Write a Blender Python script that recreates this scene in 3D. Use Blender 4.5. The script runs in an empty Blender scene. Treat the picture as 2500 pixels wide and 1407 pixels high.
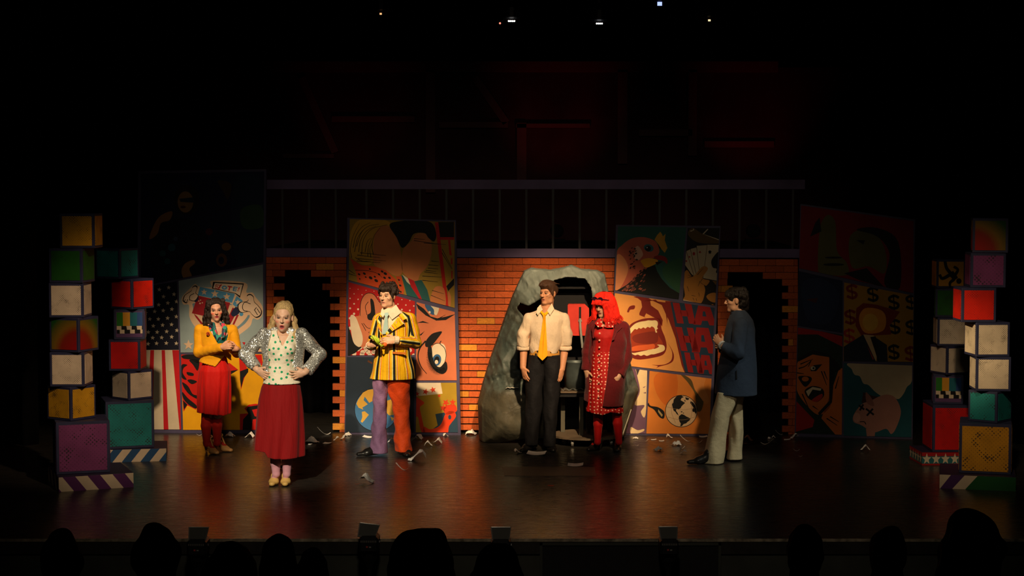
import bpy, math, random
import numpy as np
from mathutils import Vector, Matrix
random.seed(7)
RNG = np.random.default_rng(7)
scene = bpy.context.scene
COL = scene.collection

# ---------------------------------------------------------------- camera
FPX, CAMZ, HORIZON = 4200.0, 2.7, 460.0
PITCH = math.atan((703.5 - HORIZON) / FPX)
cam_data = bpy.data.cameras.new('camera')
cam_data.sensor_width = 36.0
cam_data.lens = FPX / 2500.0 * 36.0
cam_data.clip_end = 200
cam = bpy.data.objects.new('camera', cam_data)
cam.location = (0, 0, CAMZ)
cam.rotation_euler = (math.pi / 2 - PITCH, 0, 0)
COL.objects.link(cam)
scene.camera = cam
FWD = np.array([0, math.cos(PITCH), -math.sin(PITCH)])
UPV = np.array([0, math.sin(PITCH), math.cos(PITCH)])
CP = np.array([0, 0, CAMZ])

def ray(px, py):
    return FWD * FPX + np.array([px - 1250.0, 0, 0]) + UPV * (703.5 - py)
def floor_pt(px, py, z=0.0):
    d = ray(px, py); return CP + d * ((z - CAMZ) / d[2])
def at_y(px, py, Y):
    d = ray(px, py); return CP + d * (Y / d[1])

# ---------------------------------------------------------------- world, exposure, stage lanterns
w = bpy.data.worlds.new('world'); scene.world = w; w.use_nodes = True
w.node_tree.nodes['Background'].inputs[0].default_value = (0.010, 0.013, 0.014, 1)
w.node_tree.nodes['Background'].inputs[1].default_value = 0.02
vs = scene.view_settings
vs.view_transform = 'Standard'; vs.look = 'None'; vs.gamma = 1.0; vs.use_curve_mapping = False
vs.exposure = 0.0

def spot(name, loc, target, energy, color, angle, blend=0.5, size=0.12):
    l = bpy.data.lights.new(name, 'SPOT')
    l.energy = energy; l.color = color; l.spot_size = math.radians(angle); l.spot_blend = blend
    l.shadow_soft_size = size
    o = bpy.data.objects.new(name, l); COL.objects.link(o)
    o.location = loc
    o.rotation_euler = (Vector(target) - Vector(loc)).to_track_quat('-Z', 'Y').to_euler()
    return o
WARM = (1.0, 0.68, 0.38)
spot('warm_spot_centre', (1.3, 9.0, 7.2), (0.45, 18.4, 0.88), 7700, WARM, 14.0, 0.75)
spot('warm_spot_couple', (-2.0, 9.0, 7.2), (-1.25, 18.3, 0.88), 7400, (1.0, 0.71, 0.42), 11.6, 0.85)
spot('warm_spot_laugh', (2.6, 9.0, 7.2), (1.55, 18.5, 0.75), 3300, WARM, 11.0, 0.95)
spot('warm_spot_left', (-2.2, 9.0, 7.2), (-3.05, 18.3, 0.80), 6400, (1.0, 0.71, 0.44), 11.0, 0.85)
spot('follow_spot', (-3.0, 4.5, 6.8), (-2.07, 15.4, 0.95), 6400, (1.0, 0.86, 0.62), 9.0, 0.55, 0.06)
spot('boxes_right_spot', (-5.5, 9.0, 6.0), (4.40, 15.9, 1.10), 4800, (1.0, 0.72, 0.38), 5.5, 1.0)
spot('boxes_right_fill', (2.0, 8.5, 6.5), (4.35, 16.2, 0.65), 750, (1.0, 0.70, 0.42), 16, 1.0)
spot('boxes_left_spot', (0.5, 8.5, 6.5), (-3.95, 16.2, 0.65), 1650, (1.0, 0.68, 0.42), 14.5, 1.0)
spot('front_wash', (0.0, 3.0, 8.0), (0.0, 16.2, 0.2), 580, (1.0, 0.82, 0.60), 42, 0.8, 0.4)
spot('blue_side_spot', (5.5, 13.0, 5.5), (2.15, 16.8, 0.35), 650, (0.92, 0.92, 0.76), 13, 0.9)

# ---------------------------------------------------------------- helpers: materials
def lin(c):
    if isinstance(c, str):
        c = c.lstrip('#'); c = tuple(int(c[i:i + 2], 16) / 255 for i in (0, 2, 4))
    return tuple((x / 12.92 if x <= 0.04045 else ((x + 0.055) / 1.055) ** 2.4) for x in c)
class NT:
    def __init__(self, name):
        self.m = bpy.data.materials.new(name); self.m.use_nodes = True
        self.t = self.m.node_tree; self.b = self.t.nodes['Principled BSDF']
    def n(self, typ, **kw):
        nd = self.t.nodes.new(typ)
        for k, v in kw.items(): setattr(nd, k, v)
        return nd
    def l(self, a, b): self.t.links.new(a, b)
    def math(self, op, a, b=None, clamp=False):
        nd = self.n('ShaderNodeMath', operation=op, use_clamp=clamp)
        for i, v in enumerate((a, b)):
            if v is None: continue
            if isinstance(v, (int, float)): nd.inputs[i].default_value = v
            else: self.l(v, nd.inputs[i])
        return nd.outputs[0]
    def mix(self, fac, a, b, blend='MIX'):
        nd = self.n('ShaderNodeMix', data_type='RGBA', blend_type=blend)
        for s, v in ((nd.inputs[0], fac), (nd.inputs[6], a), (nd.inputs[7], b)):
            if isinstance(v, (int, float)): s.default_value = v
            elif isinstance(v, tuple): s.default_value = (*v[:3], 1)
            else: self.l(v, s)
        return nd.outputs[2]
    def noise(self, vec, scale, detail=3, rough=0.55):
        nd = self.n('ShaderNodeTexNoise'); nd.inputs['Scale'].default_value = scale
        nd.inputs['Detail'].default_value = detail; nd.inputs['Roughness'].default_value = rough
        if vec is not None: self.l(vec, nd.inputs['Vector'])
        return nd
    def coord(self, which='Object'):
        return self.n('ShaderNodeTexCoord').outputs[which]
    def ramp(self, fac, stops, interp='LINEAR'):
        nd = self.n('ShaderNodeValToRGB'); cr = nd.color_ramp; cr.interpolation = interp
        while len(cr.elements) < len(stops): cr.elements.new(0.5)
        for e, (p, c) in zip(cr.elements, stops):
            e.position = p; e.color = (*c[:3], 1)
        self.l(fac, nd.inputs[0]); return nd.outputs[0]
    def bump(self, h, strength=0.3, dist=0.01):
        nd = self.n('ShaderNodeBump'); nd.inputs['Strength'].default_value = strength
        nd.inputs['Distance'].default_value = dist; self.l(h, nd.inputs['Height'])
        self.l(nd.outputs[0], self.b.inputs['Normal'])
    def done(self, color=None, rough=0.6, metal=0.0, spec=0.4):
        if color is not None:
            if isinstance(color, tuple): self.b.inputs['Base Color'].default_value = (*color[:3], 1)
            else: self.l(color, self.b.inputs['Base Color'])
        if isinstance(rough, (int, float)): self.b.inputs['Roughness'].default_value = rough
        else: self.l(rough, self.b.inputs['Roughness'])
        self.b.inputs['Metallic'].default_value = metal
        self.b.inputs['Specular IOR Level'].default_value = spec
        return self.m
MATS = {}
def plain(name, color, rough=0.6, metal=0.0, var=0.15, scale=8.0, bump=0.0, bscale=60.0, spec=0.35):
    if name in MATS: return MATS[name]
    t = NT(name); c = lin(color) if isinstance(color, str) else color
    co = t.coord(); nz = t.noise(co, scale, 4)
    f = t.ramp(nz.outputs[0], [(0.25, (1 - var,) * 3), (0.75, (1 + var * 0.3,) * 3)])
    col = t.mix(1.0, c, f, 'MULTIPLY')
    if bump > 0: t.bump(t.noise(co, bscale, 3).outputs[0], bump, 0.006)
    MATS[name] = t.done(col, rough, metal, spec); return MATS[name]
def paint_mat():
    if 'paint' in MATS: return MATS['paint']
    t = NT('scene_paint'); a = t.n('ShaderNodeAttribute', attribute_name='Col')
    co = t.coord(); nz = t.noise(co, 3.0, 5, 0.6)
    f = t.ramp(nz.outputs[0], [(0.3, (0.78,) * 3), (0.7, (1.0,) * 3)])
    col = t.mix(1.0, a.outputs['Color'], f, 'MULTIPLY')
    t.bump(t.noise(co, 90, 2).outputs[0], 0.08, 0.003)
    MATS['paint'] = t.done(col, 0.62, 0, 0.25); return MATS['paint']

# ---------------------------------------------------------------- helpers: objects
def tag(o, label, cat, group=None, kind=None):
    if label: o['label'] = label
    if cat: o['category'] = cat
    if group: o['group'] = group
    if kind: o['kind'] = kind
    return o
def thing(name, loc, label, cat, group=None, rz=0.0):
    o = bpy.data.objects.new(name, None); COL.objects.link(o)
    o.empty_display_size = 0.1
    o.location = tuple(float(v) for v in loc); o.rotation_euler = (0, 0, rz)
    return tag(o, label, cat, group)
def root_loc(p):
    while p.parent: p = p.parent
    return np.array(p.location)
def mesh_data(name, verts, faces, mats, fmat=None, smooth=False, cols=None):
    me = bpy.data.meshes.new(name)
    verts = np.asarray(verts, dtype=float)
    me.from_pydata(verts.tolist(), [], [list(map(int, f)) for f in faces] if not isinstance(faces, np.ndarray) else faces.tolist())
    for m in (mats if isinstance(mats, (list, tuple)) else [mats]): me.materials.append(m)
    if fmat is not None: me.polygons.foreach_set('material_index', np.asarray(fmat, dtype=np.int32))
    if smooth: me.polygons.foreach_set('use_smooth', np.ones(len(me.polygons), dtype=bool))
    if cols is not None:
        at = me.color_attributes.new('Col', 'FLOAT_COLOR', 'CORNER')
        arr = []
        for p, c in zip(me.polygons, cols): arr.extend([*c[:3], 1.0] * p.loop_total)
        at.data.foreach_set('color', np.asarray(arr, dtype=np.float32))
    me.update(); return me
def mobj(name, verts, faces, mats, parent=None, fmat=None, smooth=False, cols=None, local=False, loc=None):
    """world-space verts; a part keeps its thing's origin, a top-level mesh its own base"""
    v = np.asarray(verts, dtype=float)
    if not local:
        if parent is not None: v = v - root_loc(parent)
        else:
            if loc is None: loc = np.array([(v[:, 0].min() + v[:, 0].max()) / 2, (v[:, 1].min() + v[:, 1].max()) / 2, v[:, 2].min()])
            v = v - np.asarray(loc)
    o = bpy.data.objects.new(name, mesh_data(name, v, faces, mats, fmat, smooth, cols)); COL.objects.link(o)
    if parent is not None: o.parent = parent
    elif loc is not None: o.location = tuple(float(x) for x in loc)
    return o
BOXF = [(0, 1, 2, 3), (7, 6, 5, 4), (0, 4, 5, 1), (1, 5, 6, 2), (2, 6, 7, 3), (3, 7, 4, 0)]
class MB:
    """collects shapes; build() links them as ONE mesh object"""
    def __init__(self): self.v = []; self.f = []; self.fm = []
    def add(self, v, f, m=0):
        b = len(self.v); self.v.extend([tuple(map(float, p)) for p in v])
        for q in f: self.f.append(tuple(i + b for i in q)); self.fm.append(m)
    def box(self, lo, hi, m=0):
        (x0, y0, z0), (x1, y1, z1) = lo, hi
        self.add([(x0, y0, z0), (x0, y1, z0), (x1, y1, z0), (x1, y0, z0), (x0, y0, z1), (x0, y1, z1), (x1, y1, z1), (x1, y0, z1)], BOXF, m)
    def bevbox(self, lo, hi, b, m=0):
        lo = np.array(lo, float); hi = np.array(hi, float); vs_ = []
        idx = {}
        for ax in range(3):
            for sx in (0, 1):
                for sy in (0, 1):
                    for sz in (0, 1):
                        s = (sx, sy, sz)
                        p = np.array([(hi if s[i] else lo)[i] + (0 if i == ax else (b if not s[i] else -b)) for i in range(3)])
                        idx[(ax, s)] = len(vs_); vs_.append(p)
        fs = []
        for ax in range(3):
            o1, o2 = [(1, 2), (2, 0), (0, 1)][ax]
            for sd in (0, 1):
                q = []
                for a, c in ((0, 0), (1, 0), (1, 1), (0, 1)):
                    s = [0, 0, 0]; s[ax] = sd; s[o1] = a; s[o2] = c; q.append(idx[(ax, tuple(s))])
                fs.append(tuple(q if sd else q[::-1]))
        for ax in range(3):            # edge chamfers along axis ax
            o1, o2 = [(1, 2), (2, 0), (0, 1)][ax]
            for a in (0, 1):
                for c in (0, 1):
                    s0 = [0, 0, 0]; s1 = [0, 0, 0]; s0[o1] = s1[o1] = a; s0[o2] = s1[o2] = c; s1[ax] = 1
                    q = (idx[(o1, tuple(s0))], idx[(o1, tuple(s1))], idx[(o2, tuple(s1))], idx[(o2, tuple(s0))])
                    fs.append(q if (a == c) else q[::-1])
        for sx in (0, 1):
            for sy in (0, 1):
                for sz in (0, 1):
                    s = (sx, sy, sz); q = (idx[(0, s)], idx[(1, s)], idx[(2, s)])
                    fs.append(q if (sx + sy + sz) % 2 else q[::-1])
        self.add(vs_, fs, m)
    def tube(self, pts, r, n=8, m=0, cap=True):
        pts = [np.array(p, float) for p in pts]
        rs = r if isinstance(r, (list, tuple)) else [r] * len(pts)
        vs_ = []; fs = []; up = None
        for i, p in enumerate(pts):
            d = pts[min(i + 1, len(pts) - 1)] - pts[max(i - 1, 0)]; d = d / (np.linalg.norm(d) + 1e-9)
            if up is None:
                up = np.array([0, 0, 1.0]) if abs(d[2]) < 0.9 else np.array([1.0, 0, 0])
            a = np.cross(d, up); a /= np.linalg.norm(a) + 1e-9; b = np.cross(a, d); up = b
            for k in range(n):
                t = 2 * math.pi * k / n; vs_.append(p + rs[i] * (a * math.cos(t) + b * math.sin(t)))
        for i in range(len(pts) - 1):
            for k in range(n):
                fs.append((i * n + k, i * n + (k + 1) % n, (i + 1) * n + (k + 1) % n, (i + 1) * n + k))
        if cap: fs += [tuple(range(n))[::-1], tuple((len(pts) - 1) * n + k for k in range(n))]
        self.add(vs_, fs, m)
    def lathe(self, prof, c=(0, 0, 0), n=20, m=0, axis='z'):
        vs_ = []; fs = []
        for (r, z) in prof:
            for k in range(n):
                t = 2 * math.pi * k / n; q = (r * math.cos(t), r * math.sin(t), z)
                if axis == 'x': q = (q[2], q[0], q[1])
                if axis == 'y': q = (q[0], q[2], q[1])
                vs_.append((c[0] + q[0], c[1] + q[1], c[2] + q[2]))
        for i in range(len(prof) - 1):
            for k in range(n): fs.append((i * n + k, i * n + (k + 1) % n, (i + 1) * n + (k + 1) % n, (i + 1) * n + k))
        fs += [tuple(range(n))[::-1], tuple((len(prof) - 1) * n + k for k in range(n))]
        self.add(vs_, fs, m)
    def prism(self, poly, off, m=0):
        """poly: list of 3D points, off: extrusion vector"""
        n = len(poly); p = [np.array(q, float) for q in poly]; o = np.array(off, float)
        self.add(p + [q + o for q in p], [tuple(range(n)), tuple(range(2 * n - 1, n - 1, -1))] + [(i, i + n, (i + 1) % n + n, (i + 1) % n) for i in range(n)], m)
    def build(self, name, mats, parent=None, smooth=False, local=False, loc=None):
        return mobj(name, self.v, self.f, mats, parent, self.fm, smooth, None, local, loc)
def sobj(name, mb, mats, label, cat='stage'):
    o = mb.build(name, mats); tag(o, label, cat, kind='structure'); return o
# ================================================================ the setting
M_floor = None
def floor_material():
    t = NT('black_stage_floor'); co = t.coord()
    mp = t.n('ShaderNodeMapping'); mp.inputs['Scale'].default_value = (1.2, 9.0, 1.0); t.l(co, mp.inputs[0])
    grain = t.noise(mp.outputs[0], 6.0, 6, 0.65)
    big = t.noise(co, 0.7, 4, 0.6)
    scr = t.noise(mp.outputs[0], 22.0, 3, 0.7)
    base = t.ramp(big.outputs[0], [(0.3, (0.016, 0.0145, 0.013)), (0.7, (0.028, 0.025, 0.021))])
    base = t.mix(t.ramp(grain.outputs[0], [(0.45, (0, 0, 0)), (0.75, (0.5, 0.5, 0.5))]), base, (0.042, 0.038, 0.032))
    base = t.mix(t.ramp(scr.outputs[0], [(0.74, (0, 0, 0)), (0.80, (0.6, 0.6, 0.6))]), base, (0.16, 0.15, 0.13))
    r = t.ramp(grain.outputs[0], [(0.3, (0.22,) * 3), (0.7, (0.36,) * 3)])
    t.bump(grain.outputs[0], 0.10, 0.004)
    return t.done(base, r, 0, 0.32)
M_floor = floor_material()
M_black = plain('black_drape', (0.006, 0.006, 0.007), 0.95, spec=0.05)
M_dark = plain('black_paint', (0.012, 0.012, 0.013), 0.75, spec=0.2)
M_navy = plain('navy_purple_paint', (0.060, 0.052, 0.110), 0.55, var=0.35, scale=4)
M_purple = plain('purple_fascia', (0.14, 0.10, 0.21), 0.6, var=0.5, scale=1.5)
M_greyrise = plain('riser_black', (0.045, 0.048, 0.040), 0.7, var=.4, scale=3, spec=0.2)

EDGE_Y = floor_pt(1250, 1316)[1]
mb = MB(); mb.box((-9, EDGE_Y, -0.12), (9, 25, 0)); sobj('floor', mb, M_floor, 'black glossy stage floor scuffed and lit in warm pools', 'floor')
mb = MB(); mb.box((-9, EDGE_Y + 0.02, -1.25), (9, EDGE_Y + 0.10, -0.121)); sobj('wall_front', mb, M_greyrise, 'black riser face below the stage front edge', 'stage riser')
mb = MB(); mb.box((-9, EDGE_Y - 0.006, -0.022), (9, EDGE_Y + 0.0, 0.001))
sobj('trim_1', mb, plain('worn_edge', (0.34, 0.28, 0.20), 0.6, var=0.9, scale=14), 'thin worn pale edge strip along the stage front', 'trim')
# dark access panels on the riser
t = thing('riser_hatch', (floor_pt(1480, 1316)[0], EDGE_Y - 0.001, -0.30), 'dark rectangular hatch frame on the riser below the red-wigged woman', 'hatch')
xa, xb = at_y(1318, 1340, EDGE_Y)[0], at_y(1760, 1340, EDGE_Y)[0]
mb = MB(); mb.box((xa, EDGE_Y - 0.001, -0.30), (xb, EDGE_Y + 0.019, -0.05)); mb.build('panel', M_dark, t)
mb = MB()
for lo, hi in (((xa, -0.30), (xa + .02, -0.03)), ((xb - .02, -0.30), (xb, -0.03)), ((xa, -0.05), (xb, -0.03)), ((xa, -0.31), (xb, -0.295))):
    mb.box((lo[0], EDGE_Y - 0.012, lo[1]), (hi[0], EDGE_Y - 0.001, hi[1]))
mb.build('frame', M_greyrise, t)
# auditorium
mb = MB(); mb.box((-9, -2, -1.45), (9, EDGE_Y + 0.1, -1.25)); sobj('floor_auditorium', mb, M_black, 'dark auditorium floor in front of the stage', 'floor')
mb = MB(); mb.box((-7, 5.2, -1.25), (7, 9.4, 0.0)); sobj('floor_raked', mb, M_black, 'dark raked seating tier under the spectators', 'floor')
# shell
mb = MB(); mb.box((-9, 24.8, 0), (9, 25, 9)); sobj('wall_back', mb, M_black, 'black back wall of the stage house', 'wall')
mb = MB(); mb.box((-9, -2, 8.8), (9, 25, 9)); sobj('ceiling', mb, M_black, 'unlit black ceiling above the stage', 'ceiling')
mb = MB(); mb.box((-9.1, -2, -1.45), (-8.9, 25, 9)); sobj('wall_left', mb, M_black, 'black side wall of the theatre on the left', 'wall')
mb = MB(); mb.box((8.9, -2, -1.45), (9.1, 25, 9)); sobj('wall_right', mb, M_black, 'black side wall of the theatre on the right', 'wall')

def drape(name, x0, x1, y, z0, z1, label, amp=0.05, fold=0.22):
    n = int(abs(x1 - x0) / 0.03); nz = 8; v = []; f = []
    for back in (0, 1):
        for j in range(nz + 1):
            z = z0 + (z1 - z0) * j / nz
            for i in range(n + 1):
                x = x0 + (x1 - x0) * i / n
                a = math.sin(2 * math.pi * x / fold + 1.3 * math.sin(x * 3.1)) * amp * (1.1 - 0.3 * j / nz)
                v.append((x, y + a + back * 0.006, z))
    off = (nz + 1) * (n + 1)
    for j in range(nz):
        for i in range(n):
            a = j * (n + 1) + i; q = (a, a + 1, a + n + 2, a + n + 1)
            f.append(q); f.append(tuple(k + off for k in q[::-1]))
    for i in range(n):
        f.append((i + 1, i, i + off, i + 1 + off)); a = nz * (n + 1) + i; f.append((a, a + 1, a + 1 + off, a + off))
    for j in range(nz):
        a = j * (n + 1); f.append((a, a + n + 1, a + n + 1 + off, a + off)); a += n; f.append((a + n + 1, a, a + off, a + n + 1 + off))
    o = mobj(name, v, f, M_black, None, None, True); tag(o, label, 'curtain', 'black masking curtains'); return o
drape('masking_curtain', -8.5, -5.0, 18.0, 0.0, 8.0, 'black masking curtain in the wings left of the box towers')
drape('masking_curtain', 5.3, 8.5, 18.0, 0.0, 8.0, 'black masking curtain in the wings right of the box towers')
drape('masking_curtain', -4.6, 5.0, 20.6, 0.0, 1.95, 'black curtain hanging under the platform behind the brick doorways')

# ---------------------------------------------------------------- painted brick walls under the platform
WP0 = floor_pt(645, 1054.0); WP1 = floor_pt(1948, 1061.5)
WU = (WP1 - WP0) / np.linalg.norm(WP1 - WP0); WN = np.array([WU[1], -WU[0], 0.0])   # towards the camera
def on_plane(px, py, P0, N, off=0.0):
    d = ray(px, py); return CP + d * (((P0 + N * off - CP) @ N) / (d @ N))
def wall_uz(px, py):
    p = on_plane(px, py, WP0, WN); return (p - WP0) @ WU, p[2]
RZ_W = math.atan2(WU[1], WU[0])
def brick_mats():
    out = []
    for nm, c in (('red_brick', (0.58, 0.115, 0.026)), ('yellow_brick', (0.72, 0.27, 0.03))):
        t = NT(nm); co = t.coord(); oi = t.n('ShaderNodeObjectInfo')
        add = t.n('ShaderNodeVectorMath', operation='ADD'); t.l(co, add.inputs[0]); t.l(oi.outputs['Location'], add.inputs[1])
        nz = t.noise(add.outputs[0], 9, 5, 0.65)
        v = t.math('MULTIPLY_ADD', oi.outputs['Random'], 0.35); v.node.inputs[2].default_value = 0.72
        col = t.mix(1.0, c, t.ramp(nz.outputs[0], [(0.3, (0.62,) * 3), (0.7, (1.1,) * 3)]), 'MULTIPLY')
        cm = t.n('ShaderNodeCombineColor'); [t.l(v, cm.inputs[i]) for i in range(3)]
        col = t.mix(1.0, col, cm.outputs[0], 'MULTIPLY')
        t.bump(nz.outputs[0], 0.25, 0.006); out.append(t.done(col, 0.7, 0, 0.2))
    return out
M_brick, M_ybrick = brick_mats()
M_mortar = plain('dark_mortar', (0.075, 0.022, 0.010), 0.9, var=0.4)
_mb = MB(); _mb.bevbox((0, -0.5, 0), (1, 0.5, 1), 0.03)
BR_ME = {}
def brick_mesh(y):
    if y not in BR_ME: BR_ME[y] = mesh_data('brick', _mb.v, _mb.f, M_ybrick if y else M_brick)
    return BR_ME[y]
ROW_H = 16.25
WALL_TOP = 629.0
def brick_wall(name, label, rows, edges):
    """rows: list over courses of [(px0, px1), ...] solid runs; brick joints alternate"""
    xm = edges
    base = WP0 + WU * wall_uz((xm[0] + xm[1]) / 2, 1000)[0]
    wobj = None; mbb = MB(); pieces = []
    s = (np.linalg.norm(WP0 - CP)) / FPX
    for r, runs in enumerate(rows):
        y0 = WALL_TOP + r * ROW_H; y1 = y0 + ROW_H
        for (a, b) in runs:
            slope = ((a + b) / 2 - 1100) * 0.005
            u0, zt = wall_uz(a, y0 + slope); u1, zb = wall_uz(b, y1 + slope)
            u1 = wall_uz(b, y0 + slope)[0]
            zb = max(zb, 0.0)
            if zt - zb < 0.02: continue
            A = WP0 + WU * u0; B = WP0 + WU * u1
            mbb.add([A + np.array([0, 0, zb]), B + np.array([0, 0, zb]), B + np.array([0, 0, zt]), A + np.array([0, 0, zt]),
                     A - WN * .05 + np.array([0, 0, zb]), B - WN * .05 + np.array([0, 0, zb]), B - WN * .05 + np.array([0, 0, zt]), A - WN * .05 + np.array([0, 0, zt])],
                    [(0, 1, 2, 3), (7, 6, 5, 4), (0, 4, 5, 1), (1, 5, 6, 2), (2, 6, 7, 3), (3, 7, 4, 0)])
            L = 0.1975; off = 0.0 if r % 2 else L * 0.55
            k = math.floor((u0 - off) / L); joints = [u0]
            while True:
                k += 1; q = off + k * L
                if q >= u1 - 0.035: break
                if q > u0 + 0.035: joints.append(q)
            joints.append(u1)
            for j in range(len(joints) - 1):
                g = 0.0018
                pieces.append((joints[j] + g, joints[j + 1] - g, zb + g, zt - g, r, (joints[j] + joints[j + 1]) / 2))
    wobj = mbb.build(name, M_mortar, loc=base); tag(wobj, label, 'wall', kind='structure')
    bl = np.array(base)
    for (ua, ub, za, zb, r, um) in pieces:
        px = 1250 + FPX * ((WP0 + WU * um)[0]) / ((WP0 + WU * um)[1])
        yel = any(abs(px - p) < 21 and r == rr for p, rr in YEL)
        o = bpy.data.objects.new('brick', brick_mesh(yel)); COL.objects.link(o); o.parent = wobj
        P = WP0 + WU * ua + np.array([0, 0, za]) - bl + WN * 0.004
        o.location = tuple(P); o.rotation_euler = (random.uniform(-.004, .004), 0, RZ_W)
        o.scale = (ub - ua, 0.007 + random.uniform(0, .003), zb - za)
    return wobj
YEL = [(782, 1), (655, 8), (1168, 9), (1122, 13), (1178, 17), (1143, 18), (1156, 22), (1135, 20), (836, 20), (834, 25), (831, 15), (1920, 12), (1922, 7), (1772, 4)]
rows = []
for r in range(27):
    if r < 2: rows.append([(648, 846)])
    elif r == 2: rows.append([(648, 696), (759, 846)])
    else:
        le = 669 if r % 2 else 695
        if r == 3: re = 807
        elif r == 4: re = 787
        elif r == 5: re = 805
        else: re = (829 if r % 2 == 0 else (806 if r < 13 else 812))
        rows.append([(648, le), (re, 846)])
brick_wall('wall_left_brick', 'orange-red brick wall with a jagged black doorway behind the sequinned woman', rows, (648, 846))
brick_wall('wall_center_brick', 'brightest orange brick wall section between the comic flat and the grey rock', [[(1100, 1505)]] * 27, (1100, 1505))
rows = []
for r in range(27):
    if r < 2: rows.append([(1752, 1948)])
    elif r == 2: rows.append([(1752, 1777), (1862, 1948)])
    else: rows.append([(1752, 1776 if r % 2 else 1789), (1909 if r % 2 else 1924, 1948)])
brick_wall('wall_right_brick', 'dim brick wall with jagged doorway behind the man in the blue jacket', rows, (1752, 1948))

# ---------------------------------------------------------------- platform above the bricks with its railing
_, ZF0 = wall_uz(1150, 629); _, ZF1 = wall_uz(1150, 607)
t = thing('raised_platform', WP0 + WU * 4.0 + np.array([0, 0.6, 0]), 'raised platform with a dull purple fascia above the brick walls', 'platform')
mb = MB()
A = WP0 - WU * 0.02; B = WP1 + WU * 0.05
def wbox(m, a, b, z0, z1, y0, y1):
    """box along the wall from a to b, between offsets y0..y1 away from camera"""
    m.add([a - WN * y0 + np.array([0, 0, z0]), a - WN * y1 + np.array([0, 0, z0]), b - WN * y1 + np.array([0, 0, z0]), b - WN * y0 + np.array([0, 0, z0]),
           a - WN * y0 + np.array([0, 0, z1]), a - WN * y1 + np.array([0, 0, z1]), b - WN * y1 + np.array([0, 0, z1]), b - WN * y0 + np.array([0, 0, z1])], BOXF)
ZP = ZF1 - 0.005
wbox(mb, A, B, ZP - 0.06, ZP, 0.06, 3.2); mb.build('deck', M_dark, t)
mb = MB(); wbox(mb, A, B, ZF0 + 0.004, ZF1, -0.02, 0.055); mb.build('fascia', M_purple, t)
t = thing('platform_railing', WP0 + WU * 4.0 + np.array([0, 0, ZP + 0.001]), 'dark railing with thin upright bars along the platform above the bricks', 'railing')
zr0, zr1 = on_plane(1300, 462, WP0, WN)[2], on_plane(1300, 439, WP0, WN)[2]
mb = MB(); wbox(mb, A, B, zr0, zr1, 0.0, 0.05); mb.build('top_rail', M_purple, t)
M_bar = plain('grey_bar', (0.032, 0.032, 0.032), 0.5)
for px in list(range(690, 840, 65)) + list(range(895, 1960, 65)):
    u, _ = wall_uz(px, 620); q = WP0 + WU * u
    mb = MB(); wbox(mb, q - WU * .012, q + WU * .012, ZP + 0.002, zr0, 0.012, 0.036); mb.build('baluster', M_bar, t)

# ---------------------------------------------------------------- timber-framed upper wall, lit red from below
YB = 23.4
t = thing('framed_back_wall', (0, YB, 0), 'dark framed scenery wall glowing dull red high above the platform', 'scenery wall')
def pxbox(m, x0, y0, x1, y1, Y, d):
    a = at_y(x0, y1, Y); b = at_y(x1, y0, Y); m.box((a[0], Y, max(a[2], 0)), (b[0], Y + d, b[2]))
mb = MB(); pxbox(mb, 420, 165, 2080, 480, YB, 0.05)
_z = min(v[2] for v in mb.v); mb.v = [(v[0], v[1], 0.0 if v[2] == _z else v[2]) for v in mb.v]
M_upwall = plain('upper_wall_red', (0.11, 0.030, 0.034), 0.8, var=0.6, scale=1.2)
mb.build('board', M_upwall, t)
M_beam = plain('upper_beam', (0.22, 0.08, 0.08), 0.7)
for x0, y0, x1, y1 in ((640, 150, 1900, 176), (1040, 170, 1062, 470), (1508, 170, 1532, 400), (1680, 170, 1702, 380), (810, 284, 1012, 298), (1072, 298, 1240, 312), (1260, 302, 1440, 312), (1560, 316, 1690, 332), (1720, 345, 1890, 360), (690, 376, 815, 386), (1262, 300, 1285, 440)):
    mb = MB(); pxbox(mb, x0, y0, x1, y1, YB - 0.07, 0.069); mb.build('beam', M_beam, t)
for (x0, y0, x1, y1) in ((737, 190, 818, 372), (1160, 190, 1236, 300)):
    p, q = at_y(x0, y0, YB - 0.07), at_y(x1, y1, YB - 0.07); d = (q - p) / np.linalg.norm(q - p); s = np.array([d[2], 0, -d[0]]) * 0.05
    mb = MB(); mb.prism([p - s, p + s, q + s, q - s], (0, 0.069, 0)); mb.build('brace', M_beam, t)
# the small red lanterns standing on the platform that light it
def floor_lantern(px, i, e, label):
    x = at_y(px, 430, 21.6)[0]; base = np.array([x, 21.6, ZP + 0.001])
    t = thing('red_floor_lantern', base, label, 'stage light', 'red lanterns behind the railing')
    m = MB(); m.box(base + (-.10, -.06, 0), base + (.10, .06, .03)); m.build('base', M_dark, t)
    m = MB(); m.lathe([(.06, -.09), (.085, -.08), (.085, .08), (.07, .09)], base + (0, 0.0, .13), 14, axis='y'); m.build('housing', M_dark, t)
    l = spot('red_lantern_light', tuple(base + (0, 0.12, .16)), tuple(at_y(px, 250, YB)), e, (1.0, 0.03, 0.06), 52, 1.0, 0.05)
floor_lantern(870, 0, 3.0, 'small red lantern behind the railing above the comic couple flat')
floor_lantern(1360, 1, 9.0, 'small red lantern behind the railing above the grey rock')
floor_lantern(1840, 2, 7.0, 'small red lantern behind the railing above the right doorway')

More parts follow.
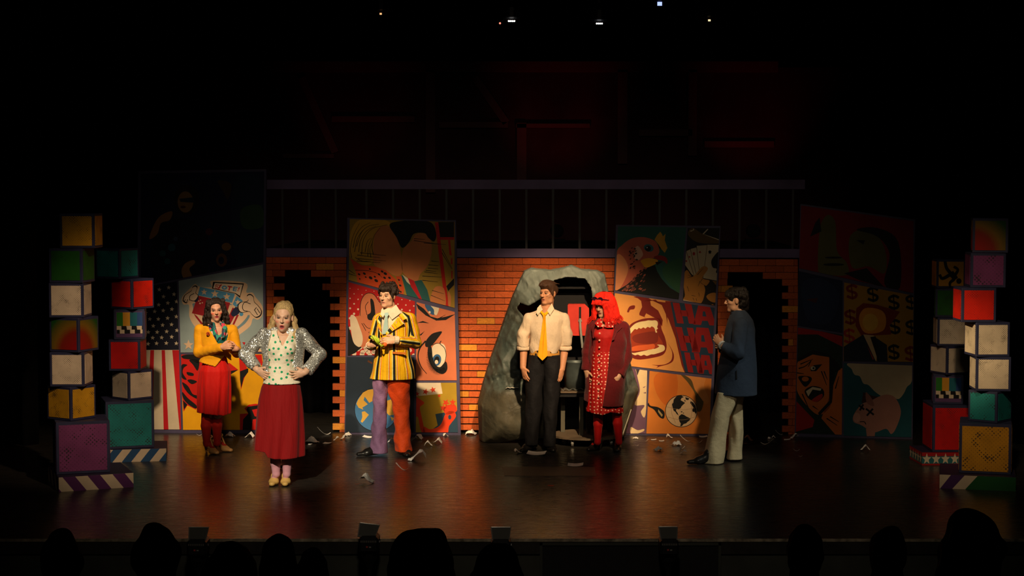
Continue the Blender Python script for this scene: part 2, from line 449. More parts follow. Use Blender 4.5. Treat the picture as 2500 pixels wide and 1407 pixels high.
# ---------------------------------------------------------------- hanging lanterns at the top of the picture
M_metal = plain('black_metal', (0.02, 0.02, 0.022), 0.4, 0.6)
def emis(name, c, s):
    t = NT(name); t.b.inputs['Emission Color'].default_value = (*c, 1); t.b.inputs['Emission Strength'].default_value = s
    return t.done((0.2, 0.2, 0.2), 0.5)
YL = 19.5
t = thing('lighting_batten', (0, YL, 5.2), 'black lighting pipe hung high across the stage', 'pipe')
mb = MB(); mb.tube([(-5.5, YL, 5.28), (5.5, YL, 5.28)], 0.026, 10); mb.build('pipe', M_metal, t)
for x in (-4.5, 0.0, 4.5):
    mb = MB(); mb.tube([(x, YL, 5.305), (x, YL, 8.79)], 0.006, 6); mb.build('suspension_cable', M_metal, t)
def lantern(px, py, c, s, wpx, label, kind=0, red=False):
    p = at_y(px, py, YL - 0.09)
    t = thing('stage_lantern', (p[0], YL, p[2] + 0.02), label, 'stage light', 'lanterns hung over the stage')
    x, z = p[0], p[2]
    m = MB(); m.lathe([(.10, -.11), (.12, -.09), (.12, .02), (.085, .10), (.085, .13)], (x, YL, z + .14), 18); m.build('housing', M_metal, t)
    m = MB(); m.tube([(x - .14, YL, z + .14), (x - .14, YL, z + .36), (x + .14, YL, z + .36), (x + .14, YL, z + .14)], 0.011, 6); m.build('yoke', M_metal, t)
    m = MB(); m.box((x - .02, YL - .03, z + .36), (x + .02, YL + .03, max(5.25, z + .40))); m.build('clamp', M_metal, t)
    hw = wpx / 2 / FPX * YL
    em = emis('lantern_glow', c, s)
    if red:
        m = MB(); m.lathe([(.012, -.004), (.012, .004)], (x - hw * 3.1, YL - .121, z - .02), 8, axis='y'); m.build('indicator_light', emis('red_indicator', (1, .3, .2), 1.0), t)
        m = MB(); m.tube([(x - hw * 3.1, YL - .117, z - .02), (x - .09, YL - .05, z + .03)], .006, 6); m.build('indicator_arm', M_metal, t)
    if kind == 0:
        for k in range(4):
            xx = x - hw + (k + .5) * hw / 2
            m = MB(); m.lathe([(hw * .21, -.004), (hw * .21, .004)], (xx, YL - .121, z + .004), 10, axis='y'); m.build('led', em, t)
    else:
        m = MB(); m.box((x - hw, YL - .125, z - .012), (x + hw, YL - .119, z + (.03 if kind == 2 else .008))); m.build('led', em, t)
lantern(1249, 53, (1, .97, .9), 9, 18, 'hanging stage lantern with white LEDs and a tiny red light above the rock', red=True)
lantern(1463, 59, (.95, .98, 1), 8, 17, 'hanging stage lantern with white LEDs above the rooster panel')
lantern(930, 34, (1, .5, .2), 1.2, 5, 'hanging stage lantern with one faint orange glow on the left', 1)
lantern(1731, 50, (1, .75, .4), 1.2, 6, 'hanging stage lantern with one faint amber glow on the right', 1)
lantern(1610, 12, (.35, .45, 1), 1.6, 11, 'hanging stage lantern with a square blue glow at the top edge', 2)
# ================================================================ painted flats
def catmull(pts, n=5):
    P = [np.array(p, float) for p in pts]; N = len(P); out = []
    for i in range(N):
        a, b, c, d = P[i - 1], P[i], P[(i + 1) % N], P[(i + 2) % N]
        for k in range(n):
            t = k / n
            out.append(0.5 * ((2 * b) + (c - a) * t + (2 * a - 5 * b + 4 * c - d) * t * t + (3 * b - a - 3 * c + d) * t ** 3))
    return out
def circ(x, y, r, ry=None, n=24, a=0.0):
    ry = ry or r; ca, sa = math.cos(a), math.sin(a)
    return [(x + ca * r * math.cos(2 * math.pi * k / n) - sa * ry * math.sin(2 * math.pi * k / n), y + sa * r * math.cos(2 * math.pi * k / n) + ca * ry * math.sin(2 * math.pi * k / n)) for k in range(n)]
def starp(x, y, r, a=0.0):
    return [(x + (r if k % 2 == 0 else r * .42) * math.sin(a + math.pi * k / 5), y - (r if k % 2 == 0 else r * .42) * math.cos(a + math.pi * k / 5)) for k in range(10)]
def stroke(pts, w0, w1=None, smooth=True):
    w1 = w0 if w1 is None else w1
    P = [np.array(p, float) for p in pts]
    if smooth and len(P) > 2:
        Q = [P[0] * 2 - P[1]] + P + [P[-1] * 2 - P[-2]]; out = []
        for i in range(1, len(Q) - 2):
            a, b, c, d = Q[i - 1], Q[i], Q[i + 1], Q[i + 2]
            for k in range(4):
                t = k / 4; out.append(0.5 * ((2 * b) + (c - a) * t + (2 * a - 5 * b + 4 * c - d) * t * t + (3 * b - a - 3 * c + d) * t ** 3))
        out.append(P[-1]); P = out
    L = []; R = []
    for i, p in enumerate(P):
        d = P[min(i + 1, len(P) - 1)] - P[max(i - 1, 0)]; d = d / (np.linalg.norm(d) + 1e-9); nrm = np.array([-d[1], d[0]])
        w = (w0 + (w1 - w0) * i / max(1, len(P) - 1)) / 2; L.append(p + nrm * w); R.append(p - nrm * w)
    return [[L[i], L[i + 1], R[i + 1], R[i]] for i in range(len(L) - 1)]
def clip_poly(sub, clip):
    def area(p): return sum(p[i - 1][0] * p[i][1] - p[i][0] * p[i - 1][1] for i in range(len(p)))
    c = [tuple(q) for q in clip]
    if area(c) < 0: c = c[::-1]
    out = [tuple(q) for q in sub]
    for i in range(len(c)):
        a, b = c[i - 1], c[i]; inp = out; out = []
        if not inp: return []
        side = lambda p: (b[0] - a[0]) * (p[1] - a[1]) - (b[1] - a[1]) * (p[0] - a[0])
        for j in range(len(inp)):
            p, q = inp[j - 1], inp[j]; sp, sq = side(p), side(q)
            if sq >= 0:
                if sp < 0: t = sp / (sp - sq); out.append((p[0] + t * (q[0] - p[0]), p[1] + t * (q[1] - p[1])))
                out.append(q)
            elif sp >= 0: t = sp / (sp - sq); out.append((p[0] + t * (q[0] - p[0]), p[1] + t * (q[1] - p[1])))
    return out if len(out) >= 3 else []
class Flat:
    def __init__(self, bl, br, outline, label):
        """bl, br: pixels of the foot; outline: pixels; a 4 cm deep board on its own plane"""
        self.P0 = floor_pt(*bl); P1 = floor_pt(*br)
        u = (P1 - self.P0); self.U = u / np.linalg.norm(u); self.N = np.array([self.U[1], -self.U[0], 0.0])
        mid = (self.P0 + P1) / 2
        self.t = thing('scenery_flat', mid, label, 'scenery flat', 'painted comic flats')
        m = MB(); pts = [self.p(x, y) for x, y in outline]
        for q in pts: q[2] = max(q[2], 0.0)
        m.prism(pts, -self.N * 0.04); m.build('backing_frame', M_navy, self.t)
    def p(self, px, py, off=0.0): return on_plane(px, py, self.P0, self.N, off)
    def panel(self, name, poly, bg, shapes, tf, label=None, extra=None):
        m = MB(); pts = [self.p(x, y, 0.001) for x, y in poly]
        for q in pts: q[2] = max(q[2], 0.02)
        F = [self.p(x, y, 0.007) for x, y in poly]
        n = len(F); fc = [tuple(range(n))] + [(i, (i + 1) % n, (i + 1) % n + n, i + n) for i in range(n)]
        po = mobj(name, F + pts, fc, paint_mat(), self.t, cols=[lin(bg)] * len(fc))
        for sl in [shapes] + (extra or []): self.art(po, poly, bg, sl, tf)
        return po
    def art(self, po, poly, bg, shapes, tf):
        x0, y0, s = tf; V = []; FA = []; C = []; off = 0.0073; prev = bg
        for sh in shapes:
            col, pl = sh[0], sh[1]; mode = sh[2] if len(sh) > 2 else ''
            if mode == 's': pl = catmull(pl)
            polys = pl if isinstance(pl[0], list) else [pl]
            if col != prev: off += 0.00012
            prev = col
            for q in polys:
                px = clip_poly([(x0 + a[0] / s, y0 + a[1] / s) for a in q], poly)
                if not px: continue
                b = len(V); V.extend(self.p(x, y, off) for x, y in px); FA.append(tuple(range(b, b + len(px)))); C.append(lin(col))
        if V:
            a = mobj('artwork', V, FA, paint_mat(), po, cols=C)
BK = '#0b0c0e'
# ------------------------------------------------ flat with the vote shield
f = Flat((330, 1057), (648, 1059), [(338, 418), (650, 413), (646, 1059), (330, 1057)], 'tall painted flat with the flag, blue VOTE! shield panel and yellow panel, far left')
tf = (330, 430, 5.212)
f.panel('panel', [(344, 424), (645, 419), (643, 640), (344, 699)], '#0c1433', [
    ('#10243a', [(1250, 100), (1640, 90), (1640, 1100), (1300, 1150)], 's'), ('#2a4a2c', [(1350, 420), (1600, 380), (1620, 640), (1380, 660)], 's'),
    ('#3a2a14', [(1050, 60), (1220, 100), (1180, 300), (1120, 200)], 's'), ('#0a0d20', [(250, 620), (480, 540), (800, 600), (950, 900), (850, 1300), (240, 1300)], 's'),
    ('#191410', circ(660, 300, 160, 190)), ('#8a6a3a', circ(640, 330, 100, 135)), ('#15283a', [(560, 290), (740, 270), (750, 340), (580, 330)]),
    ('#4a1010', circ(610, 395, 34, 16)), ('#8a6236', [(180, 800), (240, 620), (330, 500), (470, 450), (440, 560), (330, 600), (280, 740)], 's'),
    ('#8a6236', [(590, 1200), (640, 1110), (740, 1070), (760, 1110), (690, 1180), (720, 1280), (620, 1300)], 's'),
    ('#1d5060', circ(465, 910, 48)), ('#1d4a50', circ(350, 985, 40)), ('#1d4a50', circ(410, 1085, 38)), ('#30405a', circ(515, 800, 28)),
    ('#5a3a1c', circ(1100, 1070, 70, 85)), ('#7a5a28', circ(1160, 900, 60, 50)), ('#0c1433', circ(1095, 1075, 36, 48)), ('#501020', circ(940, 710, 45))], tf)
tf = (60, 480, 3.5175)
st = [(1157, 800), (1238, 783), (1283, 840), (1193, 860), (1305, 903), (1230, 915), (1152, 930), (1117, 988), (1190, 980), (1265, 968), (1075, 1053), (1148, 1053), (1228, 1045), (1303, 1032), (1105, 1112), (1185, 1105), (1262, 1100), (1062, 1165), (1138, 1165), (1220, 1160), (1308, 1150), (1100, 1214), (1177, 1212), (1263, 1206), (1060, 1266), (1133, 1262), (1217, 1260), (1303, 1262), (1085, 870), (1045, 930), (1040, 1000), (1010, 1060)]
W_ = '#c9bba0'; RD = '#b8101a'
f.panel('panel', [(343, 703), (432, 687), (442, 1049), (336, 1049)], W_, [('#0a1024', [(950, 700), (1330, 700), (1330, 1318), (950, 1318)])] +
        [(W_, starp(x, y, 20, 0.1)) for x, y in st] +
        [(RD, [(1080, 1320), (1112, 1320), (1098, 2000), (1050, 2000)]), (RD, [(1177, 1320), (1205, 1320), (1236, 2010), (1195, 2010)]), (RD, [(1268, 1320), (1330, 1320), (1360, 2010), (1332, 2010)]), (RD, [(980, 1320), (1020, 1320), (990, 2010), (950, 2010)])], tf)
tf = (420, 660, 7.033); CR = '#d8b896'; BL = '#4d90b8'
sh = [(CR, [(165, 520), (190, 440), (330, 290), (400, 235), (465, 280), (680, 290), (690, 180), (1255, 215), (1275, 380), (1380, 385), (1440, 470), (1550, 620), (1545, 780), (1470, 850), (1390, 830), (1340, 960), (1180, 1090), (1040, 1160), (600, 1160), (400, 980), (300, 800), (290, 600), (200, 590)], 's'),
      ('#6f8c98', [(360, 640), (420, 560), (1010, 580), (1130, 800), (1330, 770), (1270, 900), (1150, 1000), (1040, 1075), (700, 1120), (430, 900)], 's'),
      (CR, [(380, 700), (1010, 600), (1130, 640), (1300, 720), (1250, 850), (1050, 1010), (700, 1080), (420, 900)], 's'),
      ('#96141f', [(400, 560), (460, 440), (1000, 560), (900, 870), (600, 800), (340, 740)]), ('#96141f', [(370, 740), (430, 790), (600, 1000), (560, 1010), (400, 800)]),
      ('#96141f', [(1040, 640), (1130, 690), (1000, 930), (930, 880)]), ('#96141f', [(1110, 770), (1150, 765), (1085, 900), (1030, 1030), (1005, 1000)]),
      (BL, [(480, 285), (1080, 405), (1030, 560), (440, 430)]), (CR, starp(550, 375, 56)), (CR, starp(735, 405, 70)), (CR, starp(940, 455, 66)),
      (BL, [(1110, 440), (1215, 525), (1100, 640), (1040, 585)]), (CR, starp(1130, 550, 52)), (BL, circ(1190, 755, 34)),
      (BK, [(705, 200), (1236, 228), (1165, 475), (1150, 460), (1080, 400), (685, 315)]), ('#d9c6ac', [(735, 220), (1212, 248), (1165, 440), (1090, 392), (706, 306)]),
      (CR, circ(480, 570, 14)), (CR, circ(460, 530, 11)), (CR, circ(520, 560, 11)), (CR, circ(490, 515, 10))]
VT = [(RD, s_) for s_ in stroke([(752, 250), (830, 262), (815, 325), (748, 312), (752, 250)], 12, smooth=False)] + [(RD, s_) for s_ in stroke([(770, 275), (795, 310), (850, 245)], 20, smooth=False)]
VT += [(BL, circ(900, 300, 46, 36)), ('#d9c6ac', circ(900, 300, 22, 14))]
VT += [(RD, q) for q in stroke([(955, 275), (1035, 290)], 20) + stroke([(995, 285), (975, 350)], 22)]
VT += [(BL, q) for q in stroke([(1065, 285), (1050, 350)], 22) + stroke([(1060, 287), (1125, 300)], 18) + stroke([(1055, 318), (1110, 326)], 16) + stroke([(1045, 348), (1105, 356)], 18)]
VT += [(RD, q) for q in stroke([(1155, 295), (1140, 335)], 20, 12)] + [(RD, circ(1133, 352, 9))]
def glove(pts, lines, w): return [(BK, catmull(pts))] + [('#d9c0a4', catmull([((x - cx_) * w + cx_, (y - cy_) * w + cy_) for x, y in pts])) for cx_, cy_ in [(sum(p[0] for p in pts) / len(pts), sum(p[1] for p in pts) / len(pts))]] + [(BK, q) for l in lines for q in stroke(l, 12)]
sh += VT
sh += [('#141c3e', [(360, 470), (420, 430), (460, 490), (400, 550)], 's'), ('#141c3e', [(1100, 630), (1160, 725), (1060, 795), (1012, 740)], 's')]
sh += glove([(183, 515), (215, 430), (330, 350), (350, 290), (400, 260), (438, 290), (410, 385), (455, 430), (440, 480), (395, 530), (340, 530), (300, 515), (250, 568), (198, 545)], [[(300, 515), (310, 440), (380, 400)], [(230, 500), (210, 540)], [(270, 500), (250, 550)]], 0.88)
sh += glove([(1125, 600), (1180, 545), (1280, 535), (1312, 495), (1285, 435), (1340, 408), (1398, 450), (1415, 540), (1475, 600), (1540, 690), (1535, 765), (1490, 808), (1435, 815), (1370, 760), (1320, 712), (1195, 732), (1135, 690)], [[(1350, 580), (1250, 550), (1210, 620), (1230, 690), (1300, 705)], [(1420, 690), (1470, 770)], [(1460, 660), (1510, 740)], [(1450, 640), (1410, 690)]], 0.91)
sh += [(CR, starp(282, 1285, 92)), (RD, [(1100, 1230), (1180, 1235), (1170, 1270), (1150, 1260), (1140, 1340), (1110, 1340), (1120, 1270)]), (RD, [(1205, 1235), (1260, 1240), (1240, 1290)]), (CR, starp(1500, 1390, 80))]
f.panel('panel', [(436, 686), (642, 646), (643, 859), (441, 861)], '#8fa3a6', sh, tf)
tf = (420, 840, 6.396); R2 = '#c41408'
f.panel('panel', [(442, 866), (643, 865), (643, 1050), (447, 1050)], '#e0a200', [
    (R2, [(140, 160), (445, 180), (620, 300), (900, 300), (1035, 405), (920, 470), (500, 600), (400, 900), (375, 1030), (240, 960), (180, 1060), (150, 700)]),
    (BK, [(150, 190), (250, 165), (430, 175), (440, 240), (400, 300), (300, 250), (180, 230)], 's'), (BK, [(270, 250), (420, 260), (400, 420), (330, 330)], 's'),
    (BK, [(150, 330), (240, 330), (180, 380), (170, 460), (230, 560), (150, 520)], 's'), (BK, [(230, 440), (330, 460), (330, 500), (250, 490)], 's'),
    (BK, [(240, 570), (300, 555), (390, 590), (310, 630)], 's'), (BK, [(160, 600), (250, 660), (320, 780), (395, 810), (390, 860), (270, 790), (190, 690)], 's'),
    (BK, [(160, 750), (250, 850), (380, 960), (370, 1010), (260, 950), (180, 860)], 's'), (BK, [(170, 880), (240, 950), (185, 1030)]),
    (BK, [(920, 420), (1035, 405), (920, 475)]), (R2, [(1045, 180), (1130, 270), (1190, 430), (1130, 530), (1075, 720), (1060, 480)]), (BK, [(1060, 430), (1190, 380), (1190, 440), (1120, 530), (1080, 690), (1062, 560)]),
    (R2, [(1250, 170), (1400, 170), (1420, 350), (1330, 290)]), (BK, [(1290, 260), (1330, 300), (1420, 380), (1340, 360)]),
    (R2, [(1060, 1095), (1190, 1085), (1130, 1010), (1200, 950), (1300, 935), (1450, 950), (1450, 1370), (1060, 1370)]),
    (BK, [(1110, 1180), (1190, 1090), (1160, 1020), (1190, 980), (1400, 950), (1400, 1000), (1250, 1030), (1290, 1130), (1400, 1160), (1260, 1180), (1240, 1370), (1100, 1370)])], tf)
# ------------------------------------------------ flat with the two big heads (generic shapes), hand, eye, globe
f = Flat((841, 1061), (1125, 1063), [(848, 532), (1113, 538), (1125, 1063), (841, 1061)], 'painted comic flat behind the man in the striped jacket')
tf = (840, 520, 5.864); SK = '#c47844'; YH = '#c8962a'
sh = [('#181410', [(1340, 130), (1575, 130), (1575, 350), (1370, 350)]), ('#a88228', [(1380, 385), (1575, 385), (1575, 1000), (1460, 1050)]),
      (YH, [(80, 560), (90, 300), (190, 120), (400, 85), (620, 115), (660, 200), (560, 420), (440, 560), (400, 720), (250, 735), (110, 640)], 's'),
      (SK, [(440, 320), (520, 200), (640, 190), (740, 330), (800, 500), (830, 700), (830, 860), (740, 905), (590, 820), (430, 740), (420, 520)], 's'),
      (SK, [(850, 520), (960, 410), (1040, 300), (1190, 310), (1255, 450), (1240, 640), (1180, 780), (1090, 880), (1050, 970), (960, 960), (840, 850), (825, 680)], 's'),
      (BK, [(650, 170), (820, 115), (1050, 110), (1250, 140), (1320, 300), (1290, 410), (1210, 360), (1150, 290), (1000, 300), (930, 420), (830, 500), (750, 350)], 's'),
      ('#d04a18', [(85, 650), (250, 750), (430, 765), (600, 820), (740, 950), (850, 1180), (440, 1060), (190, 990), (170, 850)]),
      ('#d04a18', [(740, 910), (820, 905), (860, 1080), (850, 1180), (780, 1010)]), ('#1f5a58', [(820, 890), (1000, 980), (1110, 960), (1190, 1100), (1250, 1320), (1090, 1270), (900, 1190)]),
      ('#d9ccb0', [(830, 880), (915, 940), (980, 1060), (900, 990)]), (RD, [(910, 930), (1000, 970), (1115, 1240), (1075, 1230), (960, 1060)]),
      ('#c01d12', [(1300, 135), (1348, 135), (1505, 1375), (1450, 1355)]), ('#c01d12', [(1370, 348), (1575, 348), (1575, 386), (1370, 386)]),
      ('#c01d12', [(1490, 390), (1518, 390), (1542, 612), (1508, 600)]), ('#c01d12', [(1530, 650), (1552, 650), (1552, 735), (1528, 735)]), ('#c01d12', [(1535, 830), (1554, 830), (1552, 950), (1535, 930)]),
      (SK, [(1240, 1200), (1310, 1060), (1430, 1085), (1455, 1320), (1380, 1345), (1250, 1290)], 's'), (SK, [(1490, 1130), (1530, 1200), (1520, 1345), (1492, 1320)], 's'),
      (BK, [(1465, 1050), (1575, 935), (1575, 1030), (1490, 1120)])]
for l in ([(110, 640), (90, 520), (130, 330), (220, 150)], [(130, 500), (170, 330), (260, 200), (380, 140)], [(210, 560), (235, 400), (320, 260), (460, 190)], [(340, 620), (350, 480), (400, 360)], [(385, 640), (370, 520), (410, 420)], [(160, 640), (260, 690), (380, 690)], [(700, 180), (820, 150), (980, 160)], [(760, 240), (900, 200), (1050, 190)], [(1130, 180), (1230, 220), (1270, 330)], [(150, 560), (200, 350), (330, 200), (500, 160)], [(250, 600), (280, 380), (400, 230), (620, 170)], [(420, 600), (400, 480), (430, 330), (520, 210)], [(180, 480), (240, 300), (300, 220)], [(300, 560), (330, 420), (380, 360)],
          [(1000, 370), (1160, 380)], [(1000, 395), (1360, 450)], [(1140, 430), (1460, 455)], [(1250, 690), (1360, 700)], [(1210, 745), (1350, 755)], [(1200, 790), (1350, 805)], [(1170, 825), (1320, 840)], [(1150, 845), (1340, 870)], [(1120, 905), (1400, 920)], [(1120, 965), (1340, 990)], [(230, 570), (600, 612)], [(190, 605), (520, 645)], [(200, 655), (600, 690)], [(180, 690), (520, 712)],
          [(160, 820), (350, 830), (480, 870), (550, 930)], [(1260, 1110), (1430, 1160)], [(1245, 1180), (1440, 1260)], [(1405, 520), (1550, 800)], [(1400, 570), (1545, 810)], [(60, 810), (160, 880)], [(65, 870), (180, 905)]):
    sh += [(BK, q) for q in stroke(l, 9, 4)]
for x, y, r in ((215, 880, 20), (290, 870, 24), (380, 930, 30), (440, 915, 18), (460, 970, 30), (370, 805, 16), (500, 880, 20), (545, 840, 22), (590, 870, 28), (580, 930, 22), (225, 945, 14), (310, 920, 15), (650, 930, 22), (785, 960, 16), (805, 1040, 20), (810, 1130, 18), (700, 990, 20)):
    sh += [(BK, circ(x, y, r, r * .65, 10, 0.6))]
f.panel('panel', [(854, 535), (1110, 542), (1110, 752), (851, 684)], '#9a7a26', sh, tf, None)
tf = (640, 510, 2.468)
sh = []
for r in range(14):
    for c in range(9):
        x = 530 + c * 48 + (24 if r % 2 else 0); y = 480 + r * 30 + (x - 530) * 0.12
        sh.append(('#d8c4ae', circ(x, y, 2.5 + r * 0.9, n=12)))
sh += [('#d8c4ae', circ(590 + (k % 4) * 33 + (k // 4 % 2) * 16, 780 + (k // 4) * 28, 15, 13, 14)) for k in range(16)]
PK = '#c8744e'
sh += [(BK, [(515, 690), (548, 800), (600, 835), (560, 870), (515, 890)]), (PK, [(585, 640), (595, 560), (625, 513), (668, 513), (700, 552), (735, 590), (775, 600), (775, 690), (700, 745), (645, 748), (650, 775), (612, 835), (575, 800), (562, 660)], 's'),
       (BK, [(652, 545), (672, 560), (682, 640), (672, 670), (640, 668), (634, 640), (655, 620)], 's'), ('#d9c8ac', [(530, 655), (560, 648), (590, 720), (606, 775), (600, 820), (578, 832), (545, 790)], 's')]
for l in ([(590, 645), (595, 560), (625, 513), (668, 513), (700, 552)], [(632, 640), (622, 590), (640, 560)], [(610, 690), (640, 720), (690, 715)], [(640, 745), (690, 740)], [(700, 555), (735, 590)], [(600, 690), (625, 735)]): sh += [(BK, q) for q in stroke(l, 3.5)]
f.panel('panel', [(851, 689), (1013, 736), (1012, 867), (849, 868)], '#b40f10', sh, tf)
tf = (840, 740, 4.264)
sh = [('#2d5a86', [(840, 20), (890, 15), (945, 90), (930, 125), (880, 95)], 's'), ('#d9ccb0', [(895, 15), (985, 40), (965, 125), (938, 112), (935, 70)], 's'), ('#d9ccb0', circ(890, 96, 12)),
      (BK, [(750, 5), (830, 60), (900, 140), (970, 160), (1060, 143), (1160, 115), (1060, 178), (960, 184), (850, 130), (770, 60)]), (BK, [(755, 208), (820, 188), (890, 212), (820, 206)]), (BK, [(770, 345), (842, 290), (805, 335)]),
      (BK, [(1050, 130), (1060, 120), (1000, 160), (970, 165)]), (BK, [(850, 400), (905, 330), (960, 305), (1020, 300), (970, 375), (905, 450), (850, 455)], 's')]
sh += [(BK, q) for q in stroke([(850, 395), (790, 470), (770, 560), (800, 660), (860, 738)], 16, 6)]
sh += [('#dccdb2', [(912, 480), (945, 432), (1030, 425), (1060, 490), (1050, 600), (1000, 675), (945, 640), (920, 560)], 's'), ('#2d5a86', circ(965, 595, 46, 62, 20, 0.2)), (BK, circ(965, 595, 27, 40, 16, 0.2)), ('#dccdb2', circ(962, 615, 18, 22, 12)),
       (BK, [(880, 430), (912, 470), (922, 560), (950, 640), (1000, 668), (1060, 610), (1075, 690), (1030, 740), (960, 715), (900, 640), (870, 540)], 's')]
for k in range(26):
    a = 0.2 + k * 0.105; cx0, cy0 = 985, 580
    p = (cx0 - 85 * math.sin(a + .9), cy0 - 110 * math.cos(a + .9)); q = (cx0 - 130 * math.sin(a + 1.0), cy0 - 172 * math.cos(a + 1.0))
    sh += [(BK, s_) for s_ in stroke([p, q], 11, 2)]
sh += [(BK, q) for q in stroke([(1010, 395), (1000, 425), (1045, 470), (1062, 540), (1050, 620)], 9, 5)] + [(BK, q) for q in stroke([(920, 440), (960, 420), (1000, 425)], 7, 4)]
f.panel('panel', [(1017, 738), (1110, 762), (1115, 929), (1015, 929)], '#c8704a', sh, tf)
GB = '#3a6c98'; GY = '#c79a3c'
f.panel('panel', [(847, 872), (1011, 872), (1011, 1056), (843, 1056)], '#1d2c3c', [
    (BK, circ(335, 1112, 228, n=40)), (GB, circ(335, 1112, 222, n=40)),
    (GY, [(145, 1010), (195, 935), (250, 905), (330, 895), (340, 1000), (262, 1040), (215, 975), (203, 1012), (247, 1055), (190, 1090), (200, 1112), (150, 1090), (128, 1050)]),
    (GY, [(185, 1135), (215, 1128), (258, 1165), (215, 1218), (190, 1248), (173, 1236), (190, 1190)]), (GY, [(440, 1020), (515, 995), (550, 1100), (520, 1165), (470, 1172), (438, 1140)]), (GY, [(480, 1180), (520, 1200), (500, 1230)])], tf, None, [[('#5a3216', [(250, 595), (297, 620), (290, 637), (243, 613)])]])
f.panel('panel', [(1017, 935), (1114, 935), (1118, 1056), (1015, 1056)], '#a98a22', [
    ('#dccdb2', [(745, 825), (1005, 825), (1025, 945), (745, 972)]), ('#234055', [(950, 1158), (1200, 1112), (1200, 1370), (845, 1370), (975, 1275)]),
    ('#cf3a14', [(740, 990), (800, 1010), (835, 1045), (790, 1085), (800, 1150), (830, 1290), (850, 1370), (800, 1330), (770, 1190), (740, 1180)], 's'),
    ('#cf3a14', [(1130, 1125), (1165, 1180), (1095, 1280), (1060, 1370), (845, 1370), (830, 1290), (900, 1315), (1000, 1275), (1060, 1150)], 's'),
    ('#cf3a14', starp(848, 925, 36, .3)), ('#cf3a14', starp(925, 905, 36, 1.0)), ('#cf3a14', starp(760, 948, 28)), ('#cf3a14', starp(1060, 1040, 42, .5)), ('#cf3a14', starp(1130, 1035, 38, 1.3)), ('#cf3a14', starp(1030, 1095, 40, .2)), ('#cf3a14', starp(990, 967, 22, .2)),
    ('#cf3a14', [(1040, 1080), (1150, 1060), (1170, 1130), (1060, 1160)], 's'), ('#234055', circ(1100, 1190, 16, 24))], tf)
# ------------------------------------------------ flat with the rooster, cards, laughing mouth
f = Flat((1490, 1062), (1740, 1065), [(1504, 549), (1759, 552), (1738, 1065), (1488, 1062)], 'painted comic flat with rooster, playing cards and laughing mouth between rock and man in blue')
tf = (1490, 540, 6.396); PKR = '#b85a44'
sh = [('#2c5a3c', [(850, 700), (1130, 600), (1130, 1180), (1000, 1060), (830, 860)], 's'),
      (PKR, [(60, 1120), (95, 520), (180, 380), (330, 275), (500, 250), (650, 285), (730, 350), (765, 480), (700, 570), (560, 610), (520, 760), (400, 900), (200, 1080)], 's'),
      ('#d88a5a', [(60, 1090), (90, 560), (200, 560), (280, 760), (160, 1040)], 's'),
      ('#0d120e', [(100, 1085), (250, 1000), (420, 860), (540, 720), (700, 690), (730, 780), (800, 900), (930, 1040), (1080, 1130), (1080, 1260), (500, 1160)]),
      ('#c8921c', [(690, 290), (730, 220), (780, 168), (802, 195), (822, 240), (862, 200), (850, 300), (892, 420), (850, 497), (800, 440), (750, 360)]),
      ('#d8a48a', [(385, 420), (430, 388), (480, 440), (512, 520), (480, 575), (430, 612), (370, 575), (362, 520), (392, 470)], 's'),
      ('#dc9a14', [(478, 615), (580, 580), (690, 592), (745, 620), (700, 672), (560, 728), (500, 670)], 's'),
      ('#8c1a14', [(680, 560), (760, 535), (850, 555), (890, 600), (885, 668), (830, 622), (730, 602)], 's'), (BK, [(700, 640), (820, 630), (730, 690)]),
      ('#2e6c72', circ(600, 420, 78, 58, 18, 0.3)), (BK, circ(590, 430, 46, 44)), ('#e8e0d0', circ(575, 415, 9)), (BK, [(740, 350), (800, 440), (760, 420)])]
for k in range(90):
    x = random.uniform(190, 560); lo_ = 1090 - (x - 190) * 1.15
    y = random.uniform(max(700, lo_), 1085); sh.append((('#9a5240', '#6a3a30', '#15120f')[k % 3], circ(x, y, 24, 11, 7, -0.7)))
for k in range(30):
    x = random.uniform(300, 420); y = random.uniform(420, 740); sh.append((BK, circ(x, y, 16, 6, 6, -0.5)))
f.panel('panel', [(1509, 553), (1676, 555), (1657, 731), (1502, 709)], '#24564e', sh, tf)
CD = '#b8a888'; HG = '#a8702a'
sh = [('#5a4418', [(1225, 150), (1300, 110), (1440, 200), (1700, 290), (1700, 350), (1390, 340), (1230, 240)], 's'), ('#c9bba0', [(1440, 200), (1520, 120), (1530, 130), (1460, 205), (1695, 285), (1690, 298)]), ('#c9bba0', [(1240, 155), (1290, 140), (1300, 110), (1310, 140), (1260, 165)]),
      (CD, [(1160, 560), (1185, 470), (1310, 860), (1270, 830), (1165, 680)]), (CD, [(1190, 470), (1252, 440), (1345, 840), (1300, 860)]), (CD, [(1255, 435), (1345, 412), (1390, 760), (1335, 850)]),
      (CD, [(1350, 388), (1512, 375), (1470, 720), (1390, 765)]), (CD, [(1516, 370), (1694, 372), (1665, 932), (1450, 890), (1474, 720)])]
for l in ([(1186, 470), (1310, 860)], [(1250, 440), (1345, 840)], [(1347, 410), (1388, 760)], [(1512, 375), (1472, 720)]): sh += [('#4a3420', q) for q in stroke(l, 7)]
